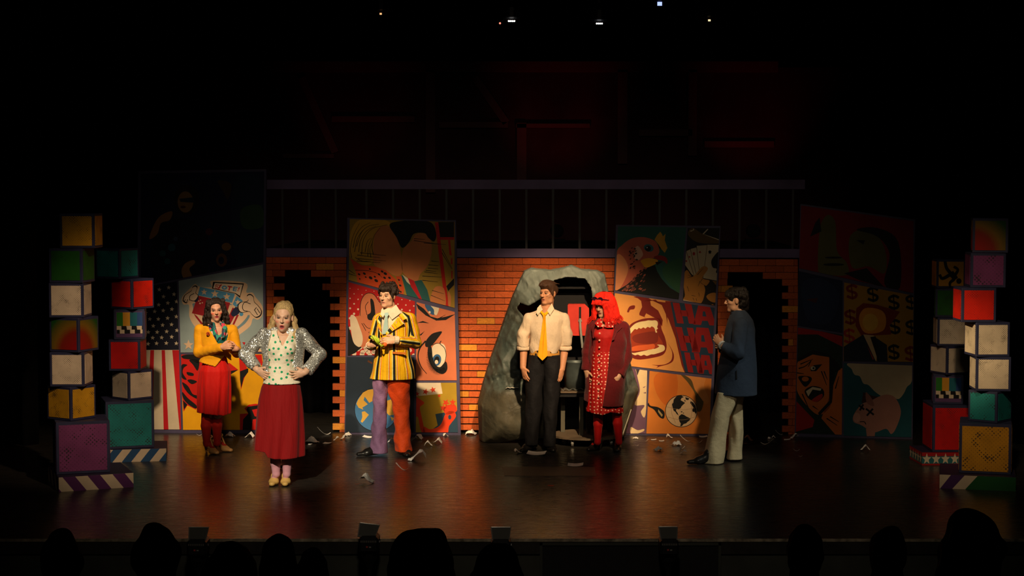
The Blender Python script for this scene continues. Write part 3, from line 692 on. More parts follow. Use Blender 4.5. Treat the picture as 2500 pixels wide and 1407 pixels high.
sh += [(BK, starp(1555, 490, 34)), (BK, circ(1555, 480, 22)), ('#9a1a1a', starp(1400, 485, 26, .6)), ('#9a1a1a', circ(1305, 510, 20, 26)), ('#9a1a1a', starp(1235, 560, 22, .5)), ('#9a1a1a', circ(1187, 625, 14)),
       (BK, [(1575, 640), (1610, 560), (1700, 490), (1700, 800), (1650, 800), (1660, 745), (1600, 725)], 's'),
       (HG, [(1128, 900), (1160, 800), (1205, 770), (1290, 865), (1420, 725), (1490, 708), (1522, 755), (1440, 890), (1550, 930), (1500, 1010), (1465, 1000), (1480, 1100), (1400, 1295), (1150, 1240), (1165, 1150)], 's'),
       ('#c9bba0', [(1138, 1225), (1395, 1290), (1385, 1312), (1138, 1255)]), (HG, [(1500, 1180), (1560, 1130), (1650, 1130), (1650, 1265), (1560, 1250)], 's'), (HG, [(1520, 1320), (1600, 1300), (1650, 1340)]), ('#7a5a20', [(1590, 930), (1660, 940), (1650, 1000)])]
for l in ([(1290, 865), (1200, 890)], [(1280, 870), (1210, 840)], [(1400, 940), (1370, 1020)], [(1440, 900), (1410, 960), (1470, 1000)], [(1270, 1160), (1330, 1175)], [(1290, 1200), (1310, 1240)], [(1340, 1210), (1350, 1250)], [(1380, 1120), (1390, 1180)], [(1200, 1020), (1230, 1100)], [(1360, 840), (1450, 740)]): sh += [(BK, q) for q in stroke(l, 8, 4)]
f.panel('panel', [(1679, 557), (1757, 557), (1746, 746), (1667, 734)], '#15100c', sh, tf)
tf = (1490, 720, 4.021); DR = '#741608'; OR = '#d8924a'; RR = '#8a0e0e'; TB = '#15324a'
sh = [(DR, [(540, 60), (1060, 110), (1040, 800), (728, 760), (700, 690), (640, 430), (575, 250), (540, 180)]), (TB, [(590, 70), (1060, 105), (1040, 800), (735, 765), (640, 330)]),
      (DR, [(225, 20), (330, 5), (420, 60), (560, 78), (560, 290), (545, 190), (505, 100), (445, 48), (390, 55), (400, 105), (470, 155), (515, 250), (508, 312), (470, 245), (352, 182), (335, 215), (350, 225), (285, 200), (285, 180), (312, 120), (302, 60), (270, 35)]),
      (DR, [(165, 165), (190, 115), (240, 105), (235, 140), (195, 148), (182, 172)], 's'),
      (DR, [(165, 390), (195, 295), (300, 242), (400, 228), (490, 238), (502, 330), (540, 430), (552, 520), (515, 590), (400, 622), (280, 636), (205, 607), (172, 500)], 's'),
      ('#94300f', [(180, 395), (240, 330), (340, 312), (445, 306), (474, 400), (515, 490), (400, 535), (186, 530)], 's'), ('#741e0c', [(230, 400), (440, 360), (470, 430), (430, 480), (250, 470)], 's'),
      ('#e2cc94', [(176, 385), (185, 345), (205, 318), (235, 290), (262, 275), (300, 264), (345, 257), (375, 251), (410, 253), (440, 251), (462, 262), (467, 290), (460, 316), (467, 333), (452, 345), (459, 368), (445, 370), (438, 340), (426, 320), (405, 311), (390, 323), (365, 316), (345, 331), (325, 321), (300, 334), (280, 326), (262, 342), (240, 337), (215, 364), (198, 382)], 's'),
      ('#e2cc94', [(195, 565), (230, 572), (300, 558), (360, 545), (400, 532), (440, 530), (480, 508), (460, 490), (525, 498), (528, 548), (440, 582), (400, 586), (360, 600), (330, 590), (300, 600), (270, 588), (240, 594)], 's'),
      ('#d05a26', [(180, 535), (250, 502), (370, 490), (430, 485), (425, 530), (300, 548), (210, 552)], 's'),
      (DR, [(408, 688), (480, 690), (545, 680), (598, 642), (608, 570), (580, 500), (545, 448), (592, 515), (624, 590), (614, 652), (565, 682), (480, 706), (450, 722), (466, 700)], 's')]
def letterH(x, y, w_, h, k):
    X = lambda a, b: (x + a * w_ + (b) * h * k, y + b * h)
    return [(RR, [X(0, 0), X(.36, .02), X(.36, 1), X(0, .98)]), (RR, [X(.64, .03), X(1, .05), X(1, 1.02), X(.64, 1)]), (RR, [X(.3, .36), X(.7, .38), X(.7, .66), X(.3, .64)])]
def letterA(x, y, w_, h, k):
    X = lambda a, b: (x + a * w_ + b * h * k, y + b * h)
    return [(RR, [X(.28, 0), X(.78, .03), X(1, 1.02), X(.7, 1), X(.64, .78), X(.4, .77), X(.33, .98), X(0, .96)]), (TB, [X(.46, .3), X(.56, .3), X(.6, .56), X(.43, .55)])]
sh += letterH(612, 78, 180, 205, .22) + letterA(800, 105, 225, 195, .08) + letterH(640, 315, 170, 240, .24) + letterA(780, 320, 235, 255, .08) + letterH(725, 565, 145, 200, .2) + letterA(850, 590, 155, 190, .08)
f.panel('panel', [(1501, 716), (1745, 752), (1738, 917), (1491, 889)], OR, sh, tf)
f.panel('panel', [(1490, 894), (1580, 905), (1576, 1059), (1490, 1059)], '#6a4a62', [('#dcc294', [(255, 720), (365, 738), (345, 1180), (300, 1150), (335, 1085), (240, 1080), (290, 950), (265, 800)], 's'), ('#dcc294', [(200, 1300), (270, 1330), (330, 1318), (318, 1345), (210, 1372)], 's'), ('#6a4a62', [(318, 910), (352, 895), (330, 915)]), ('#6a4a62', [(320, 965), (350, 955), (350, 970)]), ('#3a3038', [(250, 725), (290, 730), (265, 795)])], tf)
sh = [('#c8661a', [(425, 850), (470, 770), (620, 745), (662, 850), (645, 1000), (560, 1090), (470, 1000)], 's'), ('#d88a44', [(720, 775), (925, 800), (920, 900), (970, 1040), (925, 1072), (870, 1000), (810, 900)], 's'),
      ('#5a4a24', [(685, 775), (790, 830), (830, 930), (900, 1030), (915, 1060), (890, 1140), (845, 1130), (832, 980), (760, 860)], 's'), (BK, [(375, 1060), (395, 1090), (470, 1105), (530, 1150), (525, 1215), (480, 1200), (430, 1130), (372, 1095)], 's'), ('#a8905a', [(470, 1125), (515, 1180), (505, 1200), (470, 1150)]),
      (BK, circ(697, 1143, 159, n=40)), ('#c8aa84', circ(697, 1143, 153, n=40)),
      (BK, [(655, 993), (700, 990), (722, 1005), (700, 1015), (690, 1035), (715, 1050), (735, 1062), (715, 1080), (700, 1095), (690, 1115), (672, 1125), (650, 1120), (645, 1140), (660, 1160), (672, 1188), (652, 1172), (638, 1150), (622, 1140), (612, 1110), (605, 1075), (618, 1060), (622, 1030), (640, 1008)]), (BK, [(735, 1005), (775, 1018), (765, 1035), (742, 1030)]), (BK, [(725, 1030), (745, 1045), (728, 1048)]), (BK, circ(700, 1150, 9, 5)), (BK, circ(718, 1162, 7, 4)), (BK, [(674, 1192), (700, 1172), (725, 1180), (745, 1195), (787, 1214), (777, 1235), (757, 1250), (745, 1263), (720, 1270), (702, 1291), (686, 1292), (692, 1265), (679, 1245), (671, 1215)]), (BK, [(788, 1044), (812, 1058), (832, 1085), (845, 1118), (849, 1150), (840, 1172), (825, 1150), (810, 1152), (804, 1130), (818, 1110), (800, 1085), (784, 1064)])]
for l in ([(610, 1050), (600, 1150), (640, 1260)], [(795, 1060), (800, 1160), (780, 1240)], [(550, 1100), (700, 1130), (845, 1110)], [(560, 1200), (700, 1230), (835, 1200)]): sh += [('#8a7050', q) for q in stroke(l, 3)]
f.panel('panel', [(1586, 906), (1737, 925), (1732, 1060), (1578, 1059)], '#cf7a2c', sh, tf)
# ------------------------------------------------ dark flat on the right
f = Flat((1942, 1066), (2228, 1073), [(1954, 498), (2234, 536), (2228, 1073), (1940, 1066)], 'dim painted flat with screaming soldier, dollar signs and piggy bank at the right')
tf = (1920, 480, 2.344); OL = '#5c5a2c'
f.panel('panel', [(1956, 502), (2230, 540), (2230, 716), (1951, 655)], '#7a0d16', [
    (OL, [(185, 250), (200, 150), (240, 105), (280, 150), (290, 310), (345, 380), (345, 450), (200, 440), (180, 390)], 's'), (BK, [(165, 150), (190, 120), (200, 200), (135, 230)]), (OL, [(360, 240), (430, 190), (520, 225), (570, 330), (560, 440), (470, 400), (375, 405)], 's'),
    (BK, [(400, 190), (520, 180), (640, 260), (650, 520), (560, 500), (590, 330), (520, 230)], 's'), (BK, [(400, 250), (450, 250), (440, 275)]), (BK, circ(270, 390, 60, 8)), (BK, circ(270, 350, 50, 6)), (BK, [(330, 440), (420, 480), (560, 520), (460, 410)])], tf)
f.panel('panel', [(1950, 662), (2057, 686), (2057, 813), (1948, 795)], '#101d3c', [('#1b2a4a', [(90, 500), (200, 470), (300, 560), (250, 720), (120, 700)], 's'), ('#40141c', [(110, 590), (180, 580), (170, 610)])], tf)
def dollar(x, y, s_, c):
    P = [(x + a * s_, y + b * s_) for a, b in ((.8, -.7), (.1, -1), (-.7, -.7), (-.6, -.2), (0, 0), (.65, .3), (.6, .8), (0, 1), (-.8, .7))]
    return [(c, q) for q in stroke(P, s_ * .42)] + [(c, q) for q in stroke([(x - .1 * s_, y - 1.25 * s_), (x + .1 * s_, y + 1.25 * s_)], s_ * .2)]
sh = []
for i, (x, y, c) in enumerate(((375, 545, '#7a1810'), (495, 560, BK), (615, 605, BK), (715, 605, BK), (365, 690, '#7a1810'), (620, 745, BK), (715, 750, BK), (615, 890, BK), (710, 900, '#7a1810'), (360, 800, '#a02a10'))): sh += dollar(x, y, 36, c)
sh += [('#7a1c0c', [(395, 740), (400, 640), (440, 610), (520, 620), (650, 660), (590, 740), (600, 790), (430, 800)]), ('#d88a22', [(415, 700), (450, 640), (540, 650), (570, 700), (550, 770), (450, 780)], 's'), ('#e0a83a', circ(480, 720, 45, 50)),
       ('#16202c', [(328, 860), (440, 790), (520, 950), (328, 950)]), ('#16202c', [(500, 800), (575, 850), (580, 950), (520, 950)]), ('#c8a87c', [(440, 790), (500, 795), (525, 870), (512, 945)]), (BK, [(480, 805), (510, 800), (535, 890), (525, 945), (505, 880)]), ('#a02a10', [(460, 850), (500, 930), (495, 935)])]
f.panel('panel', [(2061, 690), (2230, 722), (2229, 884), (2059, 882)], '#a87a18', sh, tf)
sh = [('#a01410', [(60, 740), (320, 800), (320, 860), (180, 790), (60, 790)]), ('#a01410', [(45, 1160), (160, 1280), (150, 1320), (45, 1350)]),
      ('#c86a24', [(60, 1010), (70, 940), (150, 905), (235, 910), (260, 1000), (260, 1180), (190, 1250), (120, 1200), (60, 1110)], 's'), ('#c86a24', [(255, 1120), (300, 990), (325, 980), (325, 1375), (290, 1375), (200, 1270)]), (BK, [(60, 930), (150, 880), (240, 900), (300, 960), (310, 990), (275, 1010), (260, 1180), (190, 1255), (180, 1240), (245, 1170), (245, 920), (150, 905), (70, 945)]),
      (BK, [(105, 1110), (150, 1085), (205, 1100), (215, 1140), (180, 1175), (150, 1170), (120, 1150)], 's'), ('#d9c8a4', [(112, 1115), (150, 1090), (200, 1100), (195, 1112), (150, 1105), (125, 1145)]), ('#b02a18', [(145, 1165), (200, 1130), (205, 1150), (175, 1175)], 's'), (BK, [(70, 1030), (130, 1030), (145, 1050), (110, 1090), (80, 1060)], 's'), ('#c86a24', circ(108, 1045, 20, 14)),
      (BK, [(135, 980), (160, 965), (205, 960), (170, 1000), (140, 1000)]), ('#d9c8a4', circ(152, 983, 14, 11)), (BK, circ(155, 983, 6))]
for l in ([(70, 985), (110, 970), (150, 930)], [(80, 960), (140, 935)], [(140, 940), (125, 975)], [(200, 1000), (230, 1080)], [(215, 1000), (235, 1050)], [(150, 1200), (180, 1220)], [(90, 1130), (140, 1240)], [(230, 1270), (290, 1310)], [(250, 1260), (300, 1290)], [(280, 1100), (300, 1030)], [(60, 1010), (100, 1015)]): sh += [(BK, q) for q in stroke(l, 7, 3)]
f.panel('panel', [(1948, 800), (2057, 818), (2055, 1062), (1943, 1058)], '#15281c', sh, tf)
sh = [('#b8a684', [(370, 952), (720, 966), (716, 1060), (690, 1090), (670, 1130), (640, 1160), (600, 1145), (560, 1150), (510, 1120), (470, 1080), (440, 1070), (420, 1030), (390, 1020), (375, 990)], 's'), ('#3a1c1c', [(430, 1180), (440, 1120), (490, 1140), (540, 1150), (530, 1220), (470, 1190)]), ('#a87464', [(385, 1250), (430, 1190), (480, 1170), (560, 1135), (620, 1150), (655, 1230), (630, 1320), (600, 1360), (570, 1330), (500, 1350), (430, 1310), (385, 1290)], 's'),
      ('#c08a78', circ(403, 1265, 20, 28)), ('#8a5a50', [(455, 1120), (490, 1160), (500, 1200), (460, 1180)], 's'), ('#a87464', [(455, 1330), (510, 1330), (505, 1372), (460, 1372)])]
for l in ([(455, 1215), (500, 1250)], [(495, 1215), (460, 1255)], [(415, 1195), (445, 1220)], [(440, 1190), (420, 1225)]): sh += [(BK, q) for q in stroke(l, 11)]
sh += [(BK, q) for q in stroke([(420, 1290), (445, 1290), (455, 1305)], 5)]
f.panel('panel', [(2060, 887), (2227, 893), (2225, 1068), (2060, 1064)], '#14525c', sh, tf)
# ================================================================ painted box towers
def dot_mat(name, color, amt=0.5, scale=62.0):
    t = NT(name); uv = t.n('ShaderNodeUVMap').outputs[0]
    mp = t.n('ShaderNodeMapping'); mp.inputs['Rotation'].default_value = (0, 0, 0.785); t.l(uv, mp.inputs[0])
    oi = t.n('ShaderNodeObjectInfo'); add = t.n('ShaderNodeVectorMath', operation='ADD')
    sc = t.n('ShaderNodeVectorMath', operation='SCALE'); cm = t.n('ShaderNodeCombineXYZ')
    t.l(oi.outputs['Random'], cm.inputs[0]); t.l(oi.outputs['Random'], cm.inputs[1]); t.l(cm.outputs[0], sc.inputs[0]); sc.inputs['Scale'].default_value = 37.0
    t.l(uv, add.inputs[0]); t.l(sc.outputs[0], add.inputs[1])
    vo = t.n('ShaderNodeTexVoronoi', voronoi_dimensions='2D'); vo.inputs['Scale'].default_value = scale; vo.inputs['Randomness'].default_value = 0.12
    t.l(mp.outputs[0], vo.inputs['Vector'])
    nz = t.noise(add.outputs[0], 9.0, 3, 0.6)
    thr = t.n('ShaderNodeMapRange'); t.l(nz.outputs[0], thr.inputs[0]); thr.inputs[1].default_value = 0.50; thr.inputs[2].default_value = 0.80; thr.inputs[3].default_value = 0.10; thr.inputs[4].default_value = 0.16 + amt
    f = t.math('LESS_THAN', vo.outputs['Distance'], thr.outputs[0])
    c = lin(color); wear = t.noise(add.outputs[0], 5.0, 5)
    base = t.mix(1.0, c, t.ramp(wear.outputs[0], [(0.3, (0.75,) * 3), (0.7, (1.05,) * 3)]), 'MULTIPLY')
    col = t.mix(t.math('MULTIPLY', f, 0.85), base, (0.02, 0.018, 0.02))
    return t.done(col, 0.6, 0, 0.25)
def grad_mat(cx=0.0):
    t = NT('red_to_green_spray'); uv = t.n('ShaderNodeUVMap').outputs[0]
    sub = t.n('ShaderNodeVectorMath', operation='DISTANCE'); t.l(uv, sub.inputs[0]); sub.inputs[1].default_value = (cx, 0.0, 0)
    nz = t.noise(uv, 120, 2); f = t.math('ADD', t.math('MULTIPLY', sub.outputs['Value'], 2.1), t.math('MULTIPLY', nz.outputs[0], 0.16))
    col = t.ramp(f, [(0.18, lin('#9a1010')), (0.48, lin('#82220c')), (0.62, lin('#7c5c14')), (0.85, lin('#164a18'))])
    return t.done(col, 0.6, 0, 0.25)
BM = dict(purple=dot_mat('purple_dots', '#7c3a6e', .5, 40), yellow=dot_mat('yellow_dots', '#d09a20', .42), white=dot_mat('white_dots', '#dccbb2', .34, 74), green=dot_mat('green_dots', '#1f5e1a', .38), teal=dot_mat('teal_dots', '#1f8080', .45, 44), red=dot_mat('red_dots', '#cc1210', .25), orange=dot_mat('orange_dots', '#d8200e', .3), bigyellow=dot_mat('gold_dots', '#c88d1c', .5, 40), grad=grad_mat(0.0), gradr=grad_mat(0.31), plainyellow=plain('plain_yellow', '#c88d1c'), bars=plain('bars_purple', '#5a3a66'))
def uvmesh(name, verts, faces, mat, uvs):
    me = mesh_data(name, verts, faces, mat); ul = me.uv_layers.new(name='UVMap')
    for i, l in enumerate(me.loops): ul.data[i].uv = uvs[l.vertex_index]
    return me
def face_pts(side, s, a, b, d):
    """point on cube face: a across, b up (0..1), d proud; cube base centre at origin"""
    x = (a - .5) * s; z = b * s
    return {'front': (x, -s / 2 - d, z), 'back': (-x, s / 2 + d, z), 'right': (s / 2 + d, x, z), 'left': (-s / 2 - d, -x, z)}[side]
def cube_panels(t, s, kind, fr=0.075, special=None):
    for side in ('front', 'right', 'back', 'left'):
        lo, hi = fr, 1 - fr
        vv = [face_pts(side, s, a, b, 0.003) for a, b in ((lo, lo), (hi, lo), (hi, hi), (lo, hi))] + [face_pts(side, s, a, b, -0.002) for a, b in ((lo, lo), (hi, lo), (hi, hi), (lo, hi))]
        uv = [(a * s, b * s) for a, b in ((lo, lo), (hi, lo), (hi, hi), (lo, hi))] * 2
        me = uvmesh('panel', vv, [(0, 1, 2, 3), (0, 4, 5, 1), (1, 5, 6, 2), (2, 6, 7, 3), (3, 7, 4, 0)], BM[{'gradA': 'gradr' if side in ('front', 'back') else 'grad', 'gradC': 'grad' if side in ('front', 'back') else 'gradr'}.get(kind, kind)], uv)
        o = bpy.data.objects.new('panel', me); COL.objects.link(o); o.parent = t
        if special and side == 'front':
            V = []; F = []; C = []; d = 0.0034
            for col, pts in special:
                b0 = len(V); V += [face_pts(side, s, a, 1 - b, d) for a, b in pts]; F.append(tuple(range(b0, len(V)))); C.append(lin(col)); d += 0.0003
            mobj('artwork', V, F, paint_mat(), o, cols=C, local=True)
BARS = [('#2a7a24', [(.1, .1), (.3, .1), (.3, .55), (.1, .55)]), ('#d89a2a', [(.3, .1), (.53, .1), (.53, .55), (.3, .55)]), ('#1c6a78', [(.53, .1), (.76, .1), (.76, .55), (.53, .55)]), ('#2a4f8a', [(.76, .1), (.93, .1), (.93, .55), (.76, .55)]),
        ('#0c0c10', [(.1, .55), (.93, .55), (.93, .8), (.1, .8)])]
for r in range(2):
    for k in range(3):
        x0 = (.1 if r == 0 else .2) + k * .33; BARS.append(('#d9c6a8', [(max(.1, x0 - (.02 if r == 0 else 0)), .55 + .125 * r), (min(.93, x0 + .15), .55 + .125 * r), (min(.93, x0 + .15), .675 + .125 * r), (x0, .675 + .125 * r)]))
MAN = [(BK, q) for q in stroke([(.28, .06), (.34, .3), (.5, .5)], .10, .12)] + [(BK, q) for q in stroke([(.5, .5), (.2, .66), (.1, .52)], .12, .09)] + [(BK, q) for q in stroke([(.48, .45), (.66, .68)], .2, .18)] + [(BK, q) for q in stroke([(.62, .55), (.72, .35), (.58, .24)], .10, .08)] + [(BK, q) for q in stroke([(.6, .68), (.46, .8), (.46, .95)], .1, .08)] + [(BK, circ(.76, .74, .09, n=14))]
def tower_pos(px, py, dz): return floor_pt(px, py) + np.array([0, dz, 0])
def box_tower(front_px, plinth, cubes, gname, where):
    P = floor_pt(*front_px); yc = P[1] + plinth['d'] / 2
    z = plinth['h']
    x = at_y(front_px[0], front_px[1], P[1])[0]
    def rot(X, Y, th): return math.atan2(-X, Y) - math.radians(th)
    t = thing('plinth', (x, yc, 0), plinth['label'], 'plinth', 'striped plinths', rot(x, yc, plinth['th']))
    wv, dv, hv = plinth['w'], plinth['d'], plinth['h']
    m = MB(); m.bevbox((-wv / 2, -dv / 2, 0), (wv / 2, dv / 2, hv), 0.004); m.build('body', plain('plinth_top', '#2a2440', .6), t, local=True)
    for side in ('front', 'left', 'right'):
        L = wv if side == 'front' else dv; V = []; F = []; C = []; d = 0.0006
        for col, pts in plinth['art'](L / wv):
            b0 = len(V); pts = clip_poly(pts, [(0, 0), (1, 0), (1, 1), (0, 1)])
            if not pts: continue
            for a, b in pts:
                q = (a - .5) * L; zz = (1 - b) * hv
                V.append({'front': (q, -dv / 2 - d, zz), 'left': (-wv / 2 - d, -q, zz), 'right': (wv / 2 + d, q, zz)}[side])
            F.append(tuple(range(b0, len(V)))); C.append(lin(col)); d += 0.0003
        mobj('painted_face', V, F, paint_mat(), t, cols=C, local=True)
    for i, (s, th, px, kind, label) in enumerate(cubes):
        X = (px - 1250) / FPX * yc * 1.003
        t = thing('painted_box', (X, yc, z + 0.001), label, 'box', gname, rot(X, yc, th))
        m = MB(); m.bevbox((-s / 2, -s / 2, 0), (s / 2, s / 2, s), 0.004); m.build('body', M_boxnavy, t, local=True)
        sp = BARS if kind == 'bars' else (MAN if kind == 'man' else None)
        cube_panels(t, s, 'plainyellow' if kind == 'man' else kind, 0.075 if s < .4 else 0.055, sp)
        z += s + 0.001
M_boxnavy = plain('box_frame_navy', '#2e3252', 0.55, var=0.3)
def stripes(c1, c2, n, slant, c3=None):
    def fn(k):
        out = [(c1, [(0, 0), (1, 0), (1, 1), (0, 1)])]; m = max(1, round(n * k))
        for i in range(-1, m + 1):
            a = (i + .15) / m; out.append((c2 if c3 is None or i == 0 else c3, [(a, 0), (a + .5 / m, 0), (a + .5 / m + slant / m, 1), (a + slant / m, 1)]))
        return out
    return fn
def starface(k):
    out = [('#2a6a70', [(0, 0), (1, 0), (1, 1), (0, 1)]), ('#a81a1a', [(0, 0), (1, 0), (1, .3), (0, .3)]), ('#a81a1a', [(0, .88), (1, .88), (1, 1), (0, 1)])]
    m = max(3, round(5 * k))
    for i in range(m): out += [('#d8c6aa', [((i + .5) / m + (p[0]) / m * .5, .52 + p[1] * .46) for p in starp(0, 0, 1)])]
    return out
def greenend(k):
    return [('#d8c6aa', [(0, 0), (1, 0), (1, 1), (0, 1)]), ('#4a2a60', [(.15, 0), (.33, 0), (.17, 1), (0.01, 1)]), ('#1c5a2c', [(.5, 0), (1, 0), (1, 1), (.34, 1)])]
s1 = 0.312
box_tower((199, 1197), dict(w=.66, d=.66, h=.13, th=-9, art=stripes('#d8c6aa', '#5a2a62', 3, .45), label='white and purple striped plinth under the front left box tower'), [
    (.472, -4, 194, 'purple', 'large purple dotted box at the bottom of the front left tower'), (.305, 47, 172, 'yellow', 'mustard yellow box turned cornerwise on the large purple box'),
    (s1, 15, 173, 'white', 'white dotted box directly above the mustard cornerwise box, front left tower'), (s1, 35, 181, 'gradA', 'red and green sprayed box between two white boxes, front left tower'),
    (s1, 14, 173, 'white', 'white dotted box under the green box, front left tower'), (s1, 21, 178, 'green', 'dark green box near the top of the front left tower'), (s1, 14, 202, 'yellow', 'orange-yellow dotted box on top of the front left tower')], 'painted boxes of the front left tower', 'left')
box_tower((326, 1128), dict(w=.54, d=.54, h=.125, th=2, art=stripes('#d8c6aa', '#28507c', 3, -.55), label='white and blue striped plinth under the rear left box tower'), [
    (.472, -6, 308, 'teal', 'large teal dotted box at the bottom of the rear left tower'), (.29, 55, 321, 'white', 'white dotted box turned cornerwise on the large teal box'), (s1, 12, 311, 'red', 'red box under the colour bar box, rear left tower'),
    (.30, 4, 318, 'bars', 'colour bar test pattern box in the rear left tower'), (.30, 46, 324, 'orange', 'bright red box turned cornerwise near the flag'), (.30, 38, 288, 'teal', 'dark teal box on top of the rear left tower')], 'painted boxes of the rear left tower', 'left')
box_tower((2409, 1197), dict(w=.66, d=.66, h=.125, th=-1, art=greenend, label='white, purple and green plinth under the front right box tower'), [
    (.455, 0, 2410, 'bigyellow', 'large golden yellow dotted box at the bottom of the front right tower'), (.285, 27, 2420, 'teal', 'dark teal box on the large golden box'), (s1, -11, 2419, 'white', 'bright white dotted box just above the dark teal box, front right tower'),
    (s1, -20, 2410, 'white', 'brightest cream box directly under the orange-red box, front right tower'), (s1, -15, 2378, 'orange', 'glowing orange-red dotted box in the front right tower'), (s1, -10, 2403, 'purple', 'dull purple box under the topmost box, front right tower'), (s1, -3, 2412, 'gradC', 'red to green sprayed box on top of the front right tower')], 'painted boxes of the front right tower', 'right')
box_tower((2306, 1136), dict(w=.46, d=.46, h=.125, th=-16, art=starface, label='red and teal plinth with white stars under the rear right tower'), [
    (.46, -13, 2325, 'red', 'large red box on the starred plinth'), (.29, -3, 2315, 'bars', 'colour bar test pattern box in the rear right tower'), (.28, -36, 2321, 'white', 'white dotted box turned cornerwise above the right colour bars'), (.28, -9, 2319, 'white', 'white dotted box under the green box, rear right tower'),
    (.285, -2, 2318, 'green', 'dark green box beside the glowing orange-red box'), (.28, -10, 2314, 'man', 'yellow box with a black falling man sign on the rear right tower')], 'painted boxes of the rear right tower', 'right')
# ================================================================ implicit surfaces
def smin(a, b, k):
    if k <= 0: return np.minimum(a, b)
    h = np.clip(0.5 + 0.5 * (b - a) / k, 0, 1)
    return b + (a - b) * h - k * h * (1 - h)
def vnorm(v):
    v = np.asarray(v, float); return v / (np.linalg.norm(v) + 1e-12)
class SDF:
    def __init__(self, lo, hi, h):
        self.lo = np.array(lo, float); self.h = h
        self.n = np.ceil((np.array(hi) - self.lo) / h).astype(int) + 1
        self.ax = [(self.lo[i] + h * np.arange(self.n[i])).astype(np.float32) for i in range(3)]
        self.d = np.full(self.n, 1.0, np.float32)
    def region(self, lo, hi):
        i0 = np.clip(np.floor((np.array(lo) - self.lo) / self.h).astype(int), 0, self.n)
        i1 = np.clip(np.ceil((np.array(hi) - self.lo) / self.h).astype(int) + 1, 0, self.n)
        sl = tuple(slice(a, b) for a, b in zip(i0, i1))
        X = self.ax[0][sl[0]][:, None, None]; Y = self.ax[1][sl[1]][None, :, None]; Z = self.ax[2][sl[2]][None, None, :]
        return sl, X, Y, Z
    def put(self, fn, lo, hi, k=0.0, op='add', m=None):
        m = k + 4 * self.h if m is None else m
        sl, X, Y, Z = self.region(np.array(lo) - m, np.array(hi) + m)
        if any(s.stop <= s.start for s in sl): return
        D = fn(X, Y, Z)
        if op == 'add': self.d[sl] = smin(self.d[sl], D, k)
        elif op == 'cut': self.d[sl] = -smin(-self.d[sl], D, k)
        elif op == 'and': raise NotImplementedError
    def cap(self, a, b, ra, rb=None, k=0.02, op='add', flat=None):
        a = np.array(a, float); b = np.array(b, float); rb = ra if rb is None else rb
        ab = b - a; L2 = ab @ ab + 1e-12
        F = None
        if flat is not None: F = vnorm(flat[0]); fs = flat[1]
        def fn(X, Y, Z):
            x, y, z = X - a[0], Y - a[1], Z - a[2]
            if F is not None:
                q = (x * F[0] + y * F[1] + z * F[2]) * (1 / fs - 1); x = x + F[0] * q; y = y + F[1] * q; z = z + F[2] * q
                c = ab + F * ((ab @ F) * (1 / fs - 1))
            else: c = ab
            cc = c @ c + 1e-12
            t = np.clip((x * c[0] + y * c[1] + z * c[2]) / cc, 0, 1)
            dx, dy, dz = x - c[0] * t, y - c[1] * t, z - c[2] * t
            D = np.sqrt(dx * dx + dy * dy + dz * dz) - (ra + (rb - ra) * t)
            return D * (min(1, fs) if F is not None else 1)
        R = max(ra, rb) * (max(1, flat[1]) if flat else 1)
        self.put(fn, np.minimum(a, b) - R, np.maximum(a, b) + R, k, op)
    def ell(self, c, r, R=None, k=0.02, op='add'):
        c = np.array(c, float); r = np.array(r, float); R = np.eye(3) if R is None else np.array(R)
        def fn(X, Y, Z):
            x, y, z = X - c[0], Y - c[1], Z - c[2]
            u = [x * R[0, i] + y * R[1, i] + z * R[2, i] for i in range(3)]
            k0 = np.sqrt(sum((u[i] / r[i]) ** 2 for i in range(3))); k1 = np.sqrt(sum((u[i] / r[i] ** 2) ** 2 for i in range(3))) + 1e-9
            return k0 * (k0 - 1) / k1
        m = r.max(); self.put(fn, c - m, c + m, k, op)
    def tube(self, rows, k=0.01, op='add', fold=None, sq=2.0):
        """rows: (z, cx, cy, rx, ry) from any order; elliptical tube, rounded ends; fold(theta, t) -> added radius"""
        r = np.array(sorted(rows), float); z0, z1 = r[0, 0], r[-1, 0]
        def fn(X, Y, Z):
            g = [np.interp(Z, r[:, 0], r[:, i]).astype(np.float32) for i in range(1, 5)]
            x = (X - g[0]) / g[2]; y = (Y - g[1]) / g[3]
            if sq == 2.0: rho = np.sqrt(x * x + y * y) + 1e-9
            else: rho = (np.abs(x) ** sq + np.abs(y) ** sq) ** (1 / sq) + 1e-9
            mr = np.minimum(g[2], g[3])
            D = (rho - 1) * mr
            if fold is not None: D = D - fold(np.arctan2(y, x), (z1 - Z) / (z1 - z0 + 1e-9), X, Y, Z)
            dz = np.maximum(z0 - Z, Z - z1)
            return np.maximum(D, dz)
        R = max(r[:, 3].max(), r[:, 4].max()) + 0.03
        self.put(fn, (r[:, 1].min() - R, r[:, 2].min() - R, z0), (r[:, 1].max() + R, r[:, 2].max() + R, z1), k, op)
    def noise(self, amp, freq, seed=0, aniso=(1, 1, 1)):
        rg = np.random.default_rng(seed); X, Y, Z = self.ax[0][:, None, None], self.ax[1][None, :, None], self.ax[2][None, None, :]
        near = None; tot = 0
        for i in range(5):
            v = rg.normal(size=3); v = v / np.linalg.norm(v) * freq * (0.6 + 0.5 * i) * np.array(aniso); p = rg.uniform(0, 6.28)
            tot = tot + np.sin(v[0] * X + v[1] * Y + v[2] * Z + p) / (1 + 0.5 * i)
        self.d = self.d + (amp * 0.5) * tot.astype(np.float32)
